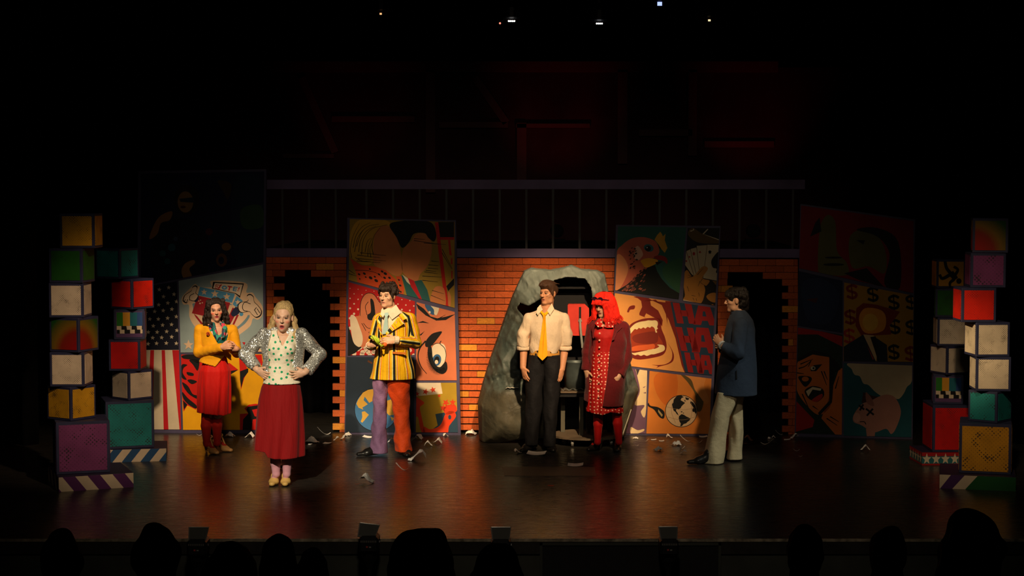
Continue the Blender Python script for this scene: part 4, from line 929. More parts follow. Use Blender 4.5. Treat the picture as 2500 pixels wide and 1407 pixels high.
    def mesh(self):
        d = self.d; nx, ny, nz = d.shape; ins = d < 0
        cnt = np.zeros((nx - 1, ny - 1, nz - 1), np.int8)
        for i in (0, 1):
            for j in (0, 1):
                for k in (0, 1): cnt += ins[i:nx - 1 + i, j:ny - 1 + j, k:nz - 1 + k]
        act = np.argwhere((cnt > 0) & (cnt < 8)); N = len(act)
        if N == 0: return np.zeros((0, 3)), np.zeros((0, 4), int)
        vid = np.full((nx - 1, ny - 1, nz - 1), -1, np.int32); vid[act[:, 0], act[:, 1], act[:, 2]] = np.arange(N)
        cor = np.array([(i, j, k) for i in (0, 1) for j in (0, 1) for k in (0, 1)])
        val = np.stack([d[act[:, 0] + c[0], act[:, 1] + c[1], act[:, 2] + c[2]] for c in cor], 1)
        acc = np.zeros((N, 3)); w_ = np.zeros(N)
        for a in range(8):
            for b in range(a + 1, 8):
                if np.abs(cor[a] - cor[b]).sum() != 1: continue
                s = (val[:, a] < 0) != (val[:, b] < 0)
                t = np.where(s, val[:, a] / (val[:, a] - val[:, b] + 1e-12), 0)
                acc += np.where(s[:, None], cor[a] + (cor[b] - cor[a]) * t[:, None], 0); w_ += s
        V = self.lo + self.h * (act + acc / w_[:, None])
        Fs = []
        for ax in range(3):
            sl0 = [slice(None)] * 3; sl1 = [slice(None)] * 3; sl0[ax] = slice(0, -1); sl1[ax] = slice(1, None)
            e = np.argwhere(ins[tuple(sl0)] != ins[tuple(sl1)]); o1, o2 = (ax + 1) % 3, (ax + 2) % 3
            e = e[(e[:, o1] > 0) & (e[:, o2] > 0) & (e[:, o1] < d.shape[o1] - 1) & (e[:, o2] < d.shape[o2] - 1)]
            if not len(e): continue
            def g(a, b):
                q = e.copy(); q[:, o1] -= a; q[:, o2] -= b; return vid[q[:, 0], q[:, 1], q[:, 2]]
            quad = np.stack([g(1, 1), g(0, 1), g(0, 0), g(1, 0)], 1)
            flip = ~ins[e[:, 0], e[:, 1], e[:, 2]]; quad[flip] = quad[flip][:, ::-1]; Fs.append(quad)
        F = np.concatenate(Fs); return V, F[(F >= 0).all(1)]
def fast_mesh(name, V, F, mats, fmat=None, vcol=None, smooth=True, uvw=None):
    me = bpy.data.meshes.new(name); V = np.asarray(V, np.float32); F = np.asarray(F, np.int32)
    me.vertices.add(len(V)); me.vertices.foreach_set('co', V.ravel())
    me.loops.add(F.size); me.loops.foreach_set('vertex_index', F.ravel())
    me.polygons.add(len(F)); me.polygons.foreach_set('loop_start', np.arange(0, F.size, F.shape[1], dtype=np.int32)); me.polygons.foreach_set('loop_total', np.full(len(F), F.shape[1], np.int32))
    for m in (mats if isinstance(mats, (list, tuple)) else [mats]): me.materials.append(m)
    if fmat is not None: me.polygons.foreach_set('material_index', np.asarray(fmat, np.int32))
    me.polygons.foreach_set('use_smooth', np.full(len(F), smooth, dtype=bool))
    if vcol is not None:
        at = me.color_attributes.new('Col', 'FLOAT_COLOR', 'POINT'); c = np.ones((len(V), 4), np.float32); c[:, :3] = vcol; at.data.foreach_set('color', c.ravel())
    if uvw is not None:
        at = me.attributes.new('pat', 'FLOAT_VECTOR', 'POINT'); at.data.foreach_set('vector', np.asarray(uvw, np.float32).ravel())
    me.update(calc_edges=True); me.validate(); return me
def sdf_obj(name, S, mats, parent=None, vcol=None, fmat=None, uvw=None, loc=None):
    V, F = S.mesh()
    if vcol is not None: vcol = vcol(V)
    if fmat is not None: fmat = fmat(V[F].mean(1))
    if uvw is not None: uvw = uvw(V)
    if parent is not None: base = root_loc(parent)
    else: base = np.asarray(loc, float) if loc is not None else np.array([(V[:, 0].min() + V[:, 0].max()) / 2, (V[:, 1].min() + V[:, 1].max()) / 2, V[:, 2].min()])
    me = fast_mesh(name, V - base, F, mats, fmat, vcol, True, uvw)
    o = bpy.data.objects.new(name, me); COL.objects.link(o)
    if parent is not None: o.parent = parent
    else: o.location = tuple(base)
    return o
def poly_sd(px, pz, poly):
    """signed distance (negative inside) of 2-D points to polygon"""
    d = np.full(px.shape, 1e9); ins = np.zeros(px.shape, bool); n = len(poly)
    for i in range(n):
        ax_, az = poly[i - 1]; bx, bz = poly[i]; ex, ez = bx - ax_, bz - az; wx, wz = px - ax_, pz - az
        t = np.clip((wx * ex + wz * ez) / (ex * ex + ez * ez + 1e-12), 0, 1)
        d = np.minimum(d, (wx - ex * t) ** 2 + (wz - ez * t) ** 2)
        c = ((az <= pz) & (bz > pz)) | ((bz <= pz) & (az > pz))
        xi = ax_ + (pz - az) / (bz - az + 1e-12) * ex; ins ^= c & (px < xi)
    return np.where(ins, -np.sqrt(d), np.sqrt(d))

# ================================================================ the grey rock on wheels
RY = 18.40
t_rock = thing('rock_prop', at_y(1365, 1080, RY) * np.array([1, 1, 0]) + np.array([0, 0, 0.0]), 'large grey cloth-covered rock prop with a dark cave opening in front of the bricks', 'rock prop')
def rock():
    ro = [(1169, 1087), (1166, 985), (1178, 935), (1195, 880), (1223, 800), (1248, 730), (1266, 690), (1280, 662), (1296, 655), (1345, 660), (1372, 655), (1396, 648), (1420, 658), (1458, 660), (1478, 670), (1487, 710), (1494, 760), (1513, 830), (1535, 870), (1544, 900), (1561, 952), (1541, 1008), (1522, 1083)]
    op = [(1326, 735), (1334, 704), (1352, 684), (1384, 676), (1428, 680), (1442, 702), (1446, 745), (1462, 800), (1480, 870), (1490, 950), (1492, 1120), (1345, 1120), (1345, 900), (1330, 800)]
    cave = [(1262, 752), (1270, 738), (1290, 745), (1330, 722), (1335, 760), (1300, 758), (1284, 775)]
    cv = lambda L: [(at_y(x, y, RY)[0], at_y(x, y, RY)[2]) for x, y in L]
    ro, op, cave = cv(ro), cv(op), cv(cave)
    xs = [p[0] for p in ro]; h = 0.014
    S = SDF((min(xs) - .1, RY - 0.75, -0.02), (max(xs) + .1, RY + 0.30, 2.05), h)
    X2, Z2 = np.meshgrid(S.ax[0], S.ax[2], indexing='ij')
    do = poly_sd(X2, Z2, ro); dop = poly_sd(X2, Z2, op); dc = poly_sd(X2, Z2, cave)
    e = np.clip(-do / 0.30, 0, 1); prof = np.sqrt(1 - (1 - e) ** 2)
    depth = np.where(Z2 < 0.62, 0.52, 0.52 - 0.20 * np.clip((Z2 - 0.62) / 1.3, 0, 1))
    yf = RY + 0.18 - depth * prof
    yf -= 0.10 / (1 + np.exp((Z2 - 0.585) / 0.012)) * np.clip(-do / 0.05, 0, 1)
    fd = np.zeros_like(X2)
    for i in range(16):
        a = RNG.uniform(0.1, 1.3) * (1 if i % 3 else -1) + (0.35 if i % 2 else 0); fq = RNG.uniform(5, 30); ph = RNG.uniform(0, 6.28)
        wv = np.sin(fq * 0.5 * (X2 * math.cos(a) + Z2 * math.sin(a)) + ph + 1.6 * np.sin(2.6 * Z2 + 1.7 * i) + 1.2 * np.sin(3.4 * X2 - i))
        fd = fd + (1 - np.abs(wv)) ** 2 * (9.0 / (fq + 9.0))
    yf -= 0.040 * (fd - fd.mean()) * np.where(Z2 < 0.57, 0.25, 1.0)
    for i in range(8):
        a = RNG.uniform(-.4, 1.5); fq = RNG.uniform(18, 44); ph = RNG.uniform(0, 6.28)
        wv = np.sin(fq * (X2 * math.cos(a) + Z2 * math.sin(a)) + ph + 2.5 * np.sin(3.1 * Z2 + i) + 2.0 * np.sin(4.3 * X2 - 2 * i))
        msk = np.clip(np.sin(2.3 * X2 + 3.7 * Z2 + 1.9 * i), 0, 1)
        yf -= 0.014 * (1 - np.abs(wv)) ** 3 * msk * np.where(Z2 < 0.57, 0.2, 1.0)
    # gathered ledge folds around the middle
    yf -= 0.02 * np.sin(40 * (Z2 - 0.5 * X2)) * np.exp(-((Z2 - 0.72) / 0.10) ** 2)
    yf = np.minimum(yf, RY + 0.19)
    Yv = S.ax[1][None, :, None]
    gx, gz = np.gradient(yf, h); sl = np.sqrt(1 + gx * gx + gz * gz)
    D = (np.abs(Yv - yf[:, None, :] - 0.015)) / sl[:, None, :] - 0.017
    D = np.maximum(D, do[:, None, :]); D = np.maximum(D, -dop[:, None, :]); D = np.maximum(D, -dc[:, None, :])
    zl = 0.03 + 0.03 * np.sin(X2 * 7)
    D = np.maximum(D, (zl - Z2)[:, None, :])
    S.d = D.astype(np.float32)
    return S
def rock_mat():
    t = NT('rock_cloth'); co = t.coord(); n1 = t.noise(co, 2.2, 5, 0.6); n1.inputs['Distortion'].default_value = 1.0; n2 = t.noise(co, 5.5, 5, 0.65)
    sep = t.n('ShaderNodeSeparateXYZ'); t.l(co, sep.inputs[0])
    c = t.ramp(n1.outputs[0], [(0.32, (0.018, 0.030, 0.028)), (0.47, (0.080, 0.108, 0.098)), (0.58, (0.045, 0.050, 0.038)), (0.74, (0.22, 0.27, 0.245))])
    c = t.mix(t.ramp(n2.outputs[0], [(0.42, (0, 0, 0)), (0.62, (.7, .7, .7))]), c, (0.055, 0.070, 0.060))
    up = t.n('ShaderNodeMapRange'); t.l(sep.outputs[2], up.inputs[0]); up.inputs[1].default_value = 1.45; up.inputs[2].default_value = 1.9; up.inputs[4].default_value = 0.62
    c = t.mix(up.outputs[0], c, (0.38, 0.44, 0.40))  # bright highlight on the rock's top, painted into the cloth colour
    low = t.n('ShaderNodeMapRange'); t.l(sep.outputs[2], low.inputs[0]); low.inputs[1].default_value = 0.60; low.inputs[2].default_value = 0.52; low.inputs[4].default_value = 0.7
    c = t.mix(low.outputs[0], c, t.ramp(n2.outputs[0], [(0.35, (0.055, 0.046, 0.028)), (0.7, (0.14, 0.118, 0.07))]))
    n3 = t.noise(co, 4.0, 5, 0.55); n3.inputs['Distortion'].default_value = 1.8
    t.bump(n3.outputs[0], 0.30, 0.05)
    return t.done(c, 0.55, 0, 0.35)
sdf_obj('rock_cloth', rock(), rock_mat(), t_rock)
m = MB(); ib = [at_y(x, y, RY + .21) for x, y in ((1300, 1078), (1505, 1078), (1500, 960), (1484, 860), (1466, 760), (1462, 671), (1312, 671), (1300, 800))]
for q in ib: q[2] = max(q[2], .03)
m.prism(ib, (0, .02, 0)); m.build('inner_shade_board', M_dark, t_rock)  # dark sheet added behind the opening to give the interior its shade
for k in range(3):
    z = 0.78 + k * 0.42; m = MB(); p = at_y(1340, 800, RY); q = at_y(1475, 800, RY); m.box((p[0], RY + .08, z), (q[0], RY + .189, z + .02)); m.build('inner_shelf', M_dark, t_rock)
m = MB(); p = at_y(1575, 1000, RY)
m.tube([at_y(1541, 1000, RY - .30), at_y(1520, 1062, RY - .33) ], 0.006, 6); m.build('guy_line', plain('cord_pale', (.4, .38, .3)), t_rock)
# low trolley table standing in the opening
M_ply = plain('plywood_edge', (0.15, 0.11, 0.07), 0.7, var=0.5, scale=6)
TY = 18.13
c = at_y(1432, 1090, TY); c[2] = 0
t = thing('trolley_table', c, 'dark wheeled trolley with a round plywood base and shelf inside the rock', 'trolley')
m = MB(); m.lathe([(.30, .078), (.37, .08), (.37, .10), (.30, .102)], (c[0], TY, 0), 40)
m.build('plywood_base', M_ply, t)
zt = at_y(1420, 952, TY)[2]; xa, xb = at_y(1352, 950, TY)[0], at_y(1500, 950, TY)[0]
m = MB(); m.bevbox((xa, TY - .16, zt - .02), (xb, TY + .26, zt), .004); m.build('table_top', M_ply, t)
m = MB(); m.box((xa + .02, TY - .14, zt - .06), (xb - .02, TY + .22, zt - .021)); m.build('apron', M_dark, t)
for px, dy in ((1418, -.12), (1437, .10), (1375, .12), (1490, .12)):
    x = at_y(px, 1000, TY)[0]; m = MB(); m.box((x - .022, TY + dy - .022, .103), (x + .022, TY + dy + .022, zt - .061)); m.build('leg', plain('table_leg', (0.09, .085, .06), .7), t)
for dx, dy in ((-.16, -.27), (.25, -.18), (-.2, .22), (.2, .22)):
    m = MB(); m.lathe([(.012, -.012), (.036, -.012), (.036, .012), (.012, .012)], (c[0] + dx, TY + dy, .0365), 16, axis='x'); o = m.build('caster_wheel', plain('caster', (.25, .24, .22), .35, .6), t)
    m = MB(); m.box((c[0] + dx - .017, TY + dy - .01, .034), (c[0] + dx - .013, TY + dy + .02, .0775)); m.box((c[0] + dx + .013, TY + dy - .01, .034), (c[0] + dx + .017, TY + dy + .02, .0775)); m.build('fork', plain('caster', (0, 0, 0)), o)
# bucket, metal scraps, lever box
bx = at_y(1407, 945, TY + .08); zt2 = zt + 0.001
t = thing('metal_bucket', (bx[0], TY + .08, zt2), 'dull dark metal bucket standing on the trolley shelf', 'bucket')
m = MB(); m.lathe([(.10, 0), (.125, .002), (.133, .15), (.138, .285), (.142, .29), (.138, .295), (.130, .288), (.120, .02)], (bx[0], TY + .08, zt2), 28); m.build('body', plain('bucket_metal', (.10, .13, .13), .45, .5, .4), t, smooth=True)
m = MB(); m.tube([(bx[0] - .14 * math.cos(a_), TY + .08 - .03 * math.sin(a_), zt2 + .27 - .10 * math.sin(a_)) for a_ in np.linspace(0, math.pi, 12)], .004, 6); m.build('handle', M_metal, t)
M_foil = plain('bent_metal', (.62, .66, .64), .28, .85, .3)
for i, (px, w_, lab) in enumerate(((1372, .10, 'bent silver metal strip at the left end of the trolley shelf'), (1392, .13, 'twisted silver metal strip in front of the bucket'), (1415, .13, 'curled silver metal strip right of the bucket front'), (1440, .10, 'crumpled silver metal strip at the right end of the trolley shelf'))):
    x = at_y(px, 945, TY - .1)[0]; v = []; f_ = []
    for k in range(9):
        u = k / 8; zz = zt + .006 + .022 * abs(math.sin(u * 5 + i)); yy = TY - .12 + .02 * math.sin(u * 7 + i * 2)
        for s_ in (-1, 1):
            for th_ in (0, .0015): v.append((x - w_ / 2 + u * w_, yy + s_ * .014, zz + th_ + s_ * .005 * math.sin(3 * u + i)))
    for k in range(8):
        b = k * 4; f_ += [(b, b + 2, b + 6, b + 4), (b + 1, b + 5, b + 7, b + 3), (b, b + 4, b + 5, b + 1), (b + 2, b + 3, b + 7, b + 6)]
    tag(mobj('metal_strip', v, f_, M_foil), lab, 'metal strip', 'metal scraps on the trolley shelf')
LY = 18.20
p0, p1 = at_y(1386, 743, LY), at_y(1438, 820, LY)
t = thing('lever_box', ((p0[0] + p1[0]) / 2, LY, p1[2]), 'red switch box with a black slot and a grey pull lever inside the rock', 'switch box')
x0, x1, z0, z1 = p0[0], p1[0], p1[2], p0[2]; c45 = .045
m = MB(); m.prism([(x0 + .012, LY, z0), (x1, LY, z0), (x1, LY, z1 - c45), (x1 - c45, LY, z1), (x0 + .012, LY, z1), (x0, LY, z1 - .012), (x0, LY, z0 + .012)], (0, .10, 0)); m.build('body', plain('red_enamel', (.60, .045, .03), .35, var=.2), t)
xs_ = at_y(1416, 780, LY)[0]
m = MB(); m.box((xs_ - .012, LY - .003, z0 + .12), (xs_ + .012, LY - .0005, z1 - .03)); m.build('slot', M_dark, t)
m = MB(); m.tube([at_y(1416, 778, LY - .02), at_y(1417, 800, LY - .045), at_y(1422, 850, LY - .075)], [.011, .013, .013], 10); o = m.build('lever', plain('lever_grey', (.34, .36, .33), .4, .4), t)
m = MB(); m.box((xs_ - .02, LY - .018, z1 - .185), (xs_ + .02, LY - .003, z1 - .165)); m.build('pivot', plain('lever_grey', (0, 0, 0)), t)
m = MB(); m.box(((x0 + x1) / 2 - .03, LY + .10, z0 + .1), ((x0 + x1) / 2 + .03, RY + .189, z0 + .16)); m.build('bracket', M_dark, t)
# ================================================================ people
def f_ell(x, y, z, c, r):
    u, v, w_ = (x - c[0]) / r[0], (y - c[1]) / r[1], (z - c[2]) / r[2]
    k0 = np.sqrt(u * u + v * v + w_ * w_) + 1e-9
    k1 = np.sqrt((u / r[0]) ** 2 + (v / r[1]) ** 2 + (w_ / r[2]) ** 2) + 1e-9
    return k0 * (k0 - 1) / k1
def f_cap(x, y, z, a, b, ra, rb):
    a = np.array(a, float); c = np.array(b, float) - a; X, Y, Z = x - a[0], y - a[1], z - a[2]
    t = np.clip((X * c[0] + Y * c[1] + Z * c[2]) / (c @ c), 0, 1)
    return np.sqrt((X - c[0] * t) ** 2 + (Y - c[1] * t) ** 2 + (Z - c[2] * t) ** 2) - (ra + (rb - ra) * t)
def head_field(x, y, z, male=False, mouth=0.0):
    d = f_ell(x, y, z, (0, .016, .036), (.077, .093, .086))
    d = smin(d, f_ell(x, y, z, (0, -.020, -.040), (.062 if male else .060, .066, .073)), .035)
    d = smin(d, f_ell(x, y, z, (0, -.064, -.099), (.027 if male else .021, .022, .018)), .026)
    for s in (-1, 1):
        d = smin(d, f_ell(x, y, z, (s * .042, -.052, -.022), (.020, .020, .016)), .022)
        if male: d = smin(d, f_ell(x, y, z, (s * .046, -.018, -.085), (.018, .025, .018)), .03)
    d = smin(d, f_cap(x, y, z, (-.034, -.074, .022), (.034, -.074, .022), .011, .011), .016)
    for s in (-1, 1): d = -smin(-d, f_ell(x, y, z, (s * .031, -.093, .003), (.019, .018, .010)), .010)
    for s in (-1, 1): d = smin(d, f_ell(x, y, z, (s * .031, -.069, .003), (.0145, .0125, .0085)), .004)
    d = smin(d, f_cap(x, y, z, (0, -.084, .012), (0, -.104, -.026), .0070, .0100), .008)
    for s in (-1, 1): d = smin(d, f_ell(x, y, z, (s * .0095, -.093, -.029), (.0075, .010, .0065)), .006)
    zo = -.004 * mouth * 4
    d = smin(d, f_ell(x, y, z, (0, -.079, -.058), (.022, .0095, .0065)), .006)
    d = smin(d, f_ell(x, y, z, (0, -.077, -.072 + zo), (.019, .010, .0075)), .007)
    d = -smin(-d, f_ell(x, y, z, (0, -.091, -.0652 + zo * .5), (.021 if mouth else .024, .016, .0028 + .011 * mouth)), .003)
    for s in (-1, 1): d = smin(d, f_ell(x, y, z, (s * .077, .008, -.006), (.009, .019, .031)), .007)
    return d
def rotm(yaw, pitch=0, roll=0):
    """yaw>0 turns the face to image right, pitch>0 bows it, roll>0 tilts it clockwise (degrees)"""
    return np.array(Matrix.Rotation(math.radians(yaw), 3, 'Z') @ Matrix.Rotation(math.radians(pitch), 3, 'X') @ Matrix.Rotation(math.radians(roll), 3, 'Y'))
def skin_mat(name, c):
    t = NT(name); a = t.n('ShaderNodeAttribute', attribute_name='Col')
    nz = t.noise(t.coord(), 60, 3); col = t.mix(1.0, a.outputs['Color'], t.ramp(nz.outputs[0], [(.3, (.92,) * 3), (.7, (1.04,) * 3)]), 'MULTIPLY')
    t.b.inputs['Subsurface Weight'].default_value = .08; t.b.inputs['Subsurface Radius'].default_value = (.02, .008, .004)
    return t.done(col, .5, 0, .35)
M_skin = skin_mat('skin', None)
def cloth(name, c, rough=.8, wr=.5, scale=11.0, var=.12, aniso=(1, 1, 1), sheen=.06):
    t = NT(name); co = t.coord(); mp = t.n('ShaderNodeMapping'); mp.inputs['Scale'].default_value = aniso; t.l(co, mp.inputs[0])
    nz = t.noise(mp.outputs[0], scale, 5, .6); wv = t.noise(co, 420, 1)
    if isinstance(c, str): c = lin(c)
    col = t.mix(1.0, c, t.ramp(nz.outputs[0], [(.25, (1 - var,) * 3), (.75, (1 + var * .4,) * 3)]), 'MULTIPLY')
    h = t.math('ADD', nz.outputs[0], t.math('MULTIPLY', wv.outputs[0], .05))
    t.bump(h, wr, .03); t.b.inputs['Sheen Weight'].default_value = sheen
    return t.done(col, rough, 0, .25)
def dots_cloth(name, base, dot, scale, thr, rand=.35, rough=.7):
    t = NT(name); co = t.coord(); sep = t.n('ShaderNodeSeparateXYZ'); t.l(co, sep.inputs[0]); cm = t.n('ShaderNodeCombineXYZ')
    t.l(sep.outputs[0], cm.inputs[0]); t.l(sep.outputs[2], cm.inputs[1])
    vo = t.n('ShaderNodeTexVoronoi', voronoi_dimensions='2D'); vo.inputs['Scale'].default_value = scale; vo.inputs['Randomness'].default_value = rand; t.l(cm.outputs[0], vo.inputs['Vector'])
    f = t.math('LESS_THAN', vo.outputs['Distance'], thr)
    nz = t.noise(co, 9, 5, .6); t.bump(nz.outputs[0], .6, .03)
    return t.done(t.mix(f, lin(base), lin(dot)), rough, 0, .3)
def hair_mat(name, c, rough=.45):
    t = NT(name); co = t.coord(); mp = t.n('ShaderNodeMapping'); mp.inputs['Scale'].default_value = (9, 9, 1.6); t.l(co, mp.inputs[0])
    nz = t.noise(mp.outputs[0], 14, 4, .6); c = lin(c) if isinstance(c, str) else c
    col = t.mix(1.0, c, t.ramp(nz.outputs[0], [(.3, (.55,) * 3), (.7, (1.25,) * 3)]), 'MULTIPLY'); t.bump(nz.outputs[0], .7, .02)
    return t.done(col, rough, 0, .4)
M_eyew = plain('eye_white', (.62, .56, .5), .3); M_iris = plain('eye_iris', (.03, .022, .015), .2)
class Person:
    def __init__(self, foot, label):
        P = floor_pt(*foot); self.Y = P[1]; self.s = P[1] / FPX
        self.t = thing('person', (P[0], P[1], 0), label, 'person')
    def J(self, px, py, dy=0.0):
        d = at_y(px, py, self.Y + dy); return d
    def X(self, px): return at_y(px, 900, self.Y)[0]
    def Z(self, py): return at_y(1250, py, self.Y)[2]
    def rows(self, L, dy=0.0):
        """(py, xl, xr, ry[, dy])"""
        out = []
        for r in L:
            out.append((max(self.Z(r[0]), 0.004), (self.X(r[1]) + self.X(r[2])) / 2, self.Y + (r[4] if len(r) > 4 else dy), (self.X(r[2]) - self.X(r[1])) / 2, r[3]))
        return out
    def sdf(self, box, dy0, dy1, h):
        """box in pixels x0,y0,x1,y1"""
        a = self.J(box[0], box[3]); b = self.J(box[2], box[1]); return SDF((a[0], self.Y + dy0, max(a[2], 0.0) - h * 1.5), (b[0], self.Y + dy1, b[2]), h)
    def poly(self, L, dy=0.0): return [(self.J(x, y, dy)[0], self.J(x, y, dy)[2]) for x, y in L]
    def cutfront(self, S, L, ylim, dy=-.12, k=.006):
        pl = self.poly(L, dy); xs = [p[0] for p in pl]; zs = [p[1] for p in pl]
        def fn(X, Y, Z):
            X2, Z2 = np.meshgrid(X.ravel(), Z.ravel(), indexing='ij'); d = poly_sd(X2, Z2, pl).astype(np.float32)
            return np.maximum(d[:, None, :], Y - (self.Y + ylim))
        S.put(fn, (min(xs), self.Y - .5, min(zs)), (max(xs), self.Y + ylim, max(zs)), k, 'cut', m=.03)
    def hem(self, S, L, dy=-.12):
        pl = sorted(self.poly(L, dy)); zc = np.interp(S.ax[0], [p[0] for p in pl], [p[1] for p in pl]).astype(np.float32)
        S.d = np.maximum(S.d, zc[:, None, None] - S.ax[2][None, None, :])
    def part(self, name, S, mats, label=None, **kw):
        o = sdf_obj(name, S, mats, self.t, **kw)
        if label: o['label'] = label
        return o
    def flap(self, name, L, mat, thick=.004, parent=None, label=None, sub=1):
        """L: (px, py, dy) polygon lying on the chest, with thickness"""
        P = [self.J(*q) for q in L]; m = MB(); m.prism(P, (0, thick, 0)); o = m.build(name, mat, parent or self.t)
        if label: o['label'] = label
        return o
def hand(S, wr, d, n, s, curl=.35, k=1.0, spread=.1, thumb=.5):
    """wr wrist, d finger direction, n palm normal (curl side), s thumb side"""
    wr = np.array(wr, float); d = vnorm(d); n = np.array(n, float); n = vnorm(n - d * (n @ d)); s_ = np.cross(d, n); s = s_ if s_ @ np.array(s, float) > 0 else -s_
    R = np.stack([d, s, n], 1)
    S.ell(wr + d * .045 * k, (.052 * k, .039 * k, .0155 * k), R, k=.012)
    S.cap(wr - d * .01, wr + d * .03 * k, .024 * k, .024 * k, k=.012, flat=(n, .75))
    for off, L, bx in ((.029, .070, .078), (.0098, .080, .084), (-.0098, .074, .081), (-.028, .058, .073)):
        p = wr + d * bx * k + s * off * k; dd = vnorm(d + s * off * spread * 22); a = curl * .5
        for j, fr in enumerate((.45, .31, .24)):
            q = p + (dd * math.cos(a) + n * math.sin(a)) * L * fr * k
            S.cap(p, q, (.0098 - .0010 * j) * k, (.0090 - .0010 * j) * k, k=.004); p = q; a += curl * (1.0 if j == 0 else .8)
    p = wr + d * .022 * k + s * .030 * k; dd = vnorm(d * .75 + s * .65 + n * thumb)
    q = p + dd * .042 * k; S.cap(p, q, .0135 * k, .011 * k, k=.010); dd = vnorm(d * .95 + s * .2 + n * thumb * 1.2); S.cap(q, q + dd * .032 * k, .0108 * k, .0085 * k, k=.004)
def paint_head(V, C, H, R, sc, lips=(.42, .09, .08), brow=(.05, .03, .02), blush=.0, shadow=(.25, .12, .10), shadow_a=.5, mouth=0.0, marks=()):
    L = ((V - H) @ R) / sc; x, y, z = L[:, 0], L[:, 1], L[:, 2]; near = (np.abs(x) < .1) & (y < -.02) & (np.abs(z) < .14)
    def mixc(m, c, a=1.0):
        m = (np.clip(m, 0, 1) * a * near)[:, None]; C[:] = C * (1 - m) + np.array(c) * m
    if blush:
        for s in (-1, 1): mixc(1 - np.sqrt(((x - s * .045) / .028) ** 2 + ((z + .03) / .018) ** 2), (.75, .16, .10), blush * 1.6)
    for s in (-1, 1):
        mixc(1.6 - 1.6 * np.sqrt(((x - s * .032) / .023) ** 2 + ((z - .009) / .014) ** 2), shadow, shadow_a)
        mixc(2.2 - 2.2 * np.sqrt(((x - s * .032) / .019) ** 2 + ((z - .003) / .0075) ** 2), (.03, .02, .018), .85)
        mixc(2.5 - 2.5 * np.sqrt(((x - s * .034) / .022) ** 2 + ((z - .027 + .10 * np.abs(np.abs(x) - .030)) / .0055) ** 2), brow, .85)
    zo = -.016 * mouth
    mixc(3 - 3 * np.sqrt((x / .025) ** 2 + ((z + .0655 - zo * .5) / (.0155 + .008 * mouth)) ** 2), lips)
    mixc(3 - 3 * np.sqrt((x / .021) ** 2 + ((z + .0655 - zo * .5) / (.0030 + .0085 * mouth)) ** 2), (.06, .01, .01), .9)
    for (a, b, w_) in marks:
        a = np.array(a); b = np.array(b); q = np.stack([x, z], 1); t_ = np.clip(((q - a) @ (b - a)) / ((b - a) @ (b - a)), 0, 1); dd = np.linalg.norm(q - a - t_[:, None] * (b - a), axis=1); mixc(2 - 2 * dd / w_, (.12, .04, .03), .8)
def body(P, box, dy0, dy1, head, neck, arms, legs, torso, skin=(.56, .30, .19), h=.0048, male=False, mouth=0.0, paint={}):
    """head: (px,py,dy,yaw,pitch,roll,scale); neck: joint; arms: list of dict; legs: list of joint lists; torso: rows"""
    S = P.sdf(box, dy0, dy1, h)
    H = P.J(*head[:3]); R = rotm(*head[3:6]); sc = head[6]
    def hf(X, Y, Z):
        x, y, z = X - H[0], Y - H[1], Z - H[2]
        l = [(x * R[0, i] + y * R[1, i] + z * R[2, i]) / sc for i in range(3)]
        return head_field(*l, male=male, mouth=mouth) * sc
    S.put(hf, H - .15, H + .15, .0)
    nb = P.J(*neck); nk = .048 if male else .042
    S.cap(H + R @ np.array([0, .034, -.050]) * sc, nb, nk, nk * 1.12, k=.014)
    S.tube([(z_, cx_, cy_, rx_ * .90, ry_ * .82) for z_, cx_, cy_, rx_, ry_ in P.rows(torso)], k=.03)
    S.cap(nb, nb + np.array([0, .01, -.06]), nk * 1.15, .075, k=.05)
    for a in arms:
        js = [P.J(*q) for q in a['j']]; rs = a.get('r', (.047, .038, .027))
        S.cap(js[0], js[1], rs[0], rs[1], k=.03); S.cap(js[1], js[2], rs[1] * 1.02, rs[2], k=.015)
        hand(S, js[2], a['d'], a['n'], a['s'], a.get('curl', .35), a.get('k', 1.0), a.get('spread', .1), a.get('thumb', .4))
    for lg in legs:
        js = [P.J(*q[:3]) for q in lg]
        for i in range(len(js) - 1): S.cap(js[i], js[i + 1], min(lg[i][3], .046), min(lg[i + 1][3], .042), k=.02)
    def vc(V):
        C = np.tile(np.array(skin), (len(V), 1)); paint_head(V, C, H, R, sc, mouth=mouth, **paint); return C
    o = sdf_obj('body', S, M_skin, P.t, vcol=vc)
    for s in (-1, 1):
        c = H + R @ np.array([s * .031, -.0705, .003]) * sc; m = MB()
        m.lathe([(.0001, -.0125)] + [(.0125 * math.sin(a), -.0125 * math.cos(a)) for a in np.linspace(.3, 2.84, 9)] + [(.0001, .0125)], (0, 0, 0), 12, axis='y')
        V = np.array(m.v); fm = [1 if np.mean([V[i][1] for i in f]) < -.0085 else 0 for f in m.f]; V = V * np.array([1.08, 1.12, .60])
        mobj('eye', c + (V * sc) @ R.T, m.f, [M_eyew, M_iris], P.t, fm, True)
    return H, R, sc
def cling(strands, S):
    """lay hair strands onto the hair surface, tips left free"""
    gr = np.gradient(S.d); out = []; nn = np.array(S.n) - 1
    for pts, r0, r1 in strands:
        p = np.array(pts, float); w_ = np.clip((1.0 - np.linspace(0, 1, len(p))) * 5, 0, 1)
        for it in range(3):
            i = np.clip(np.round((p - S.lo) / S.h).astype(int), 0, nn); dv = S.d[i[:, 0], i[:, 1], i[:, 2]]
            g = np.stack([q[i[:, 0], i[:, 1], i[:, 2]] for q in gr], 1); g /= np.linalg.norm(g, axis=1)[:, None] + 1e-6
            p -= g * (np.clip(dv - .001, -.03, .03) * w_ * (np.abs(dv) < .09))[:, None]
        out.append((list(p), r0, r1))
    return out
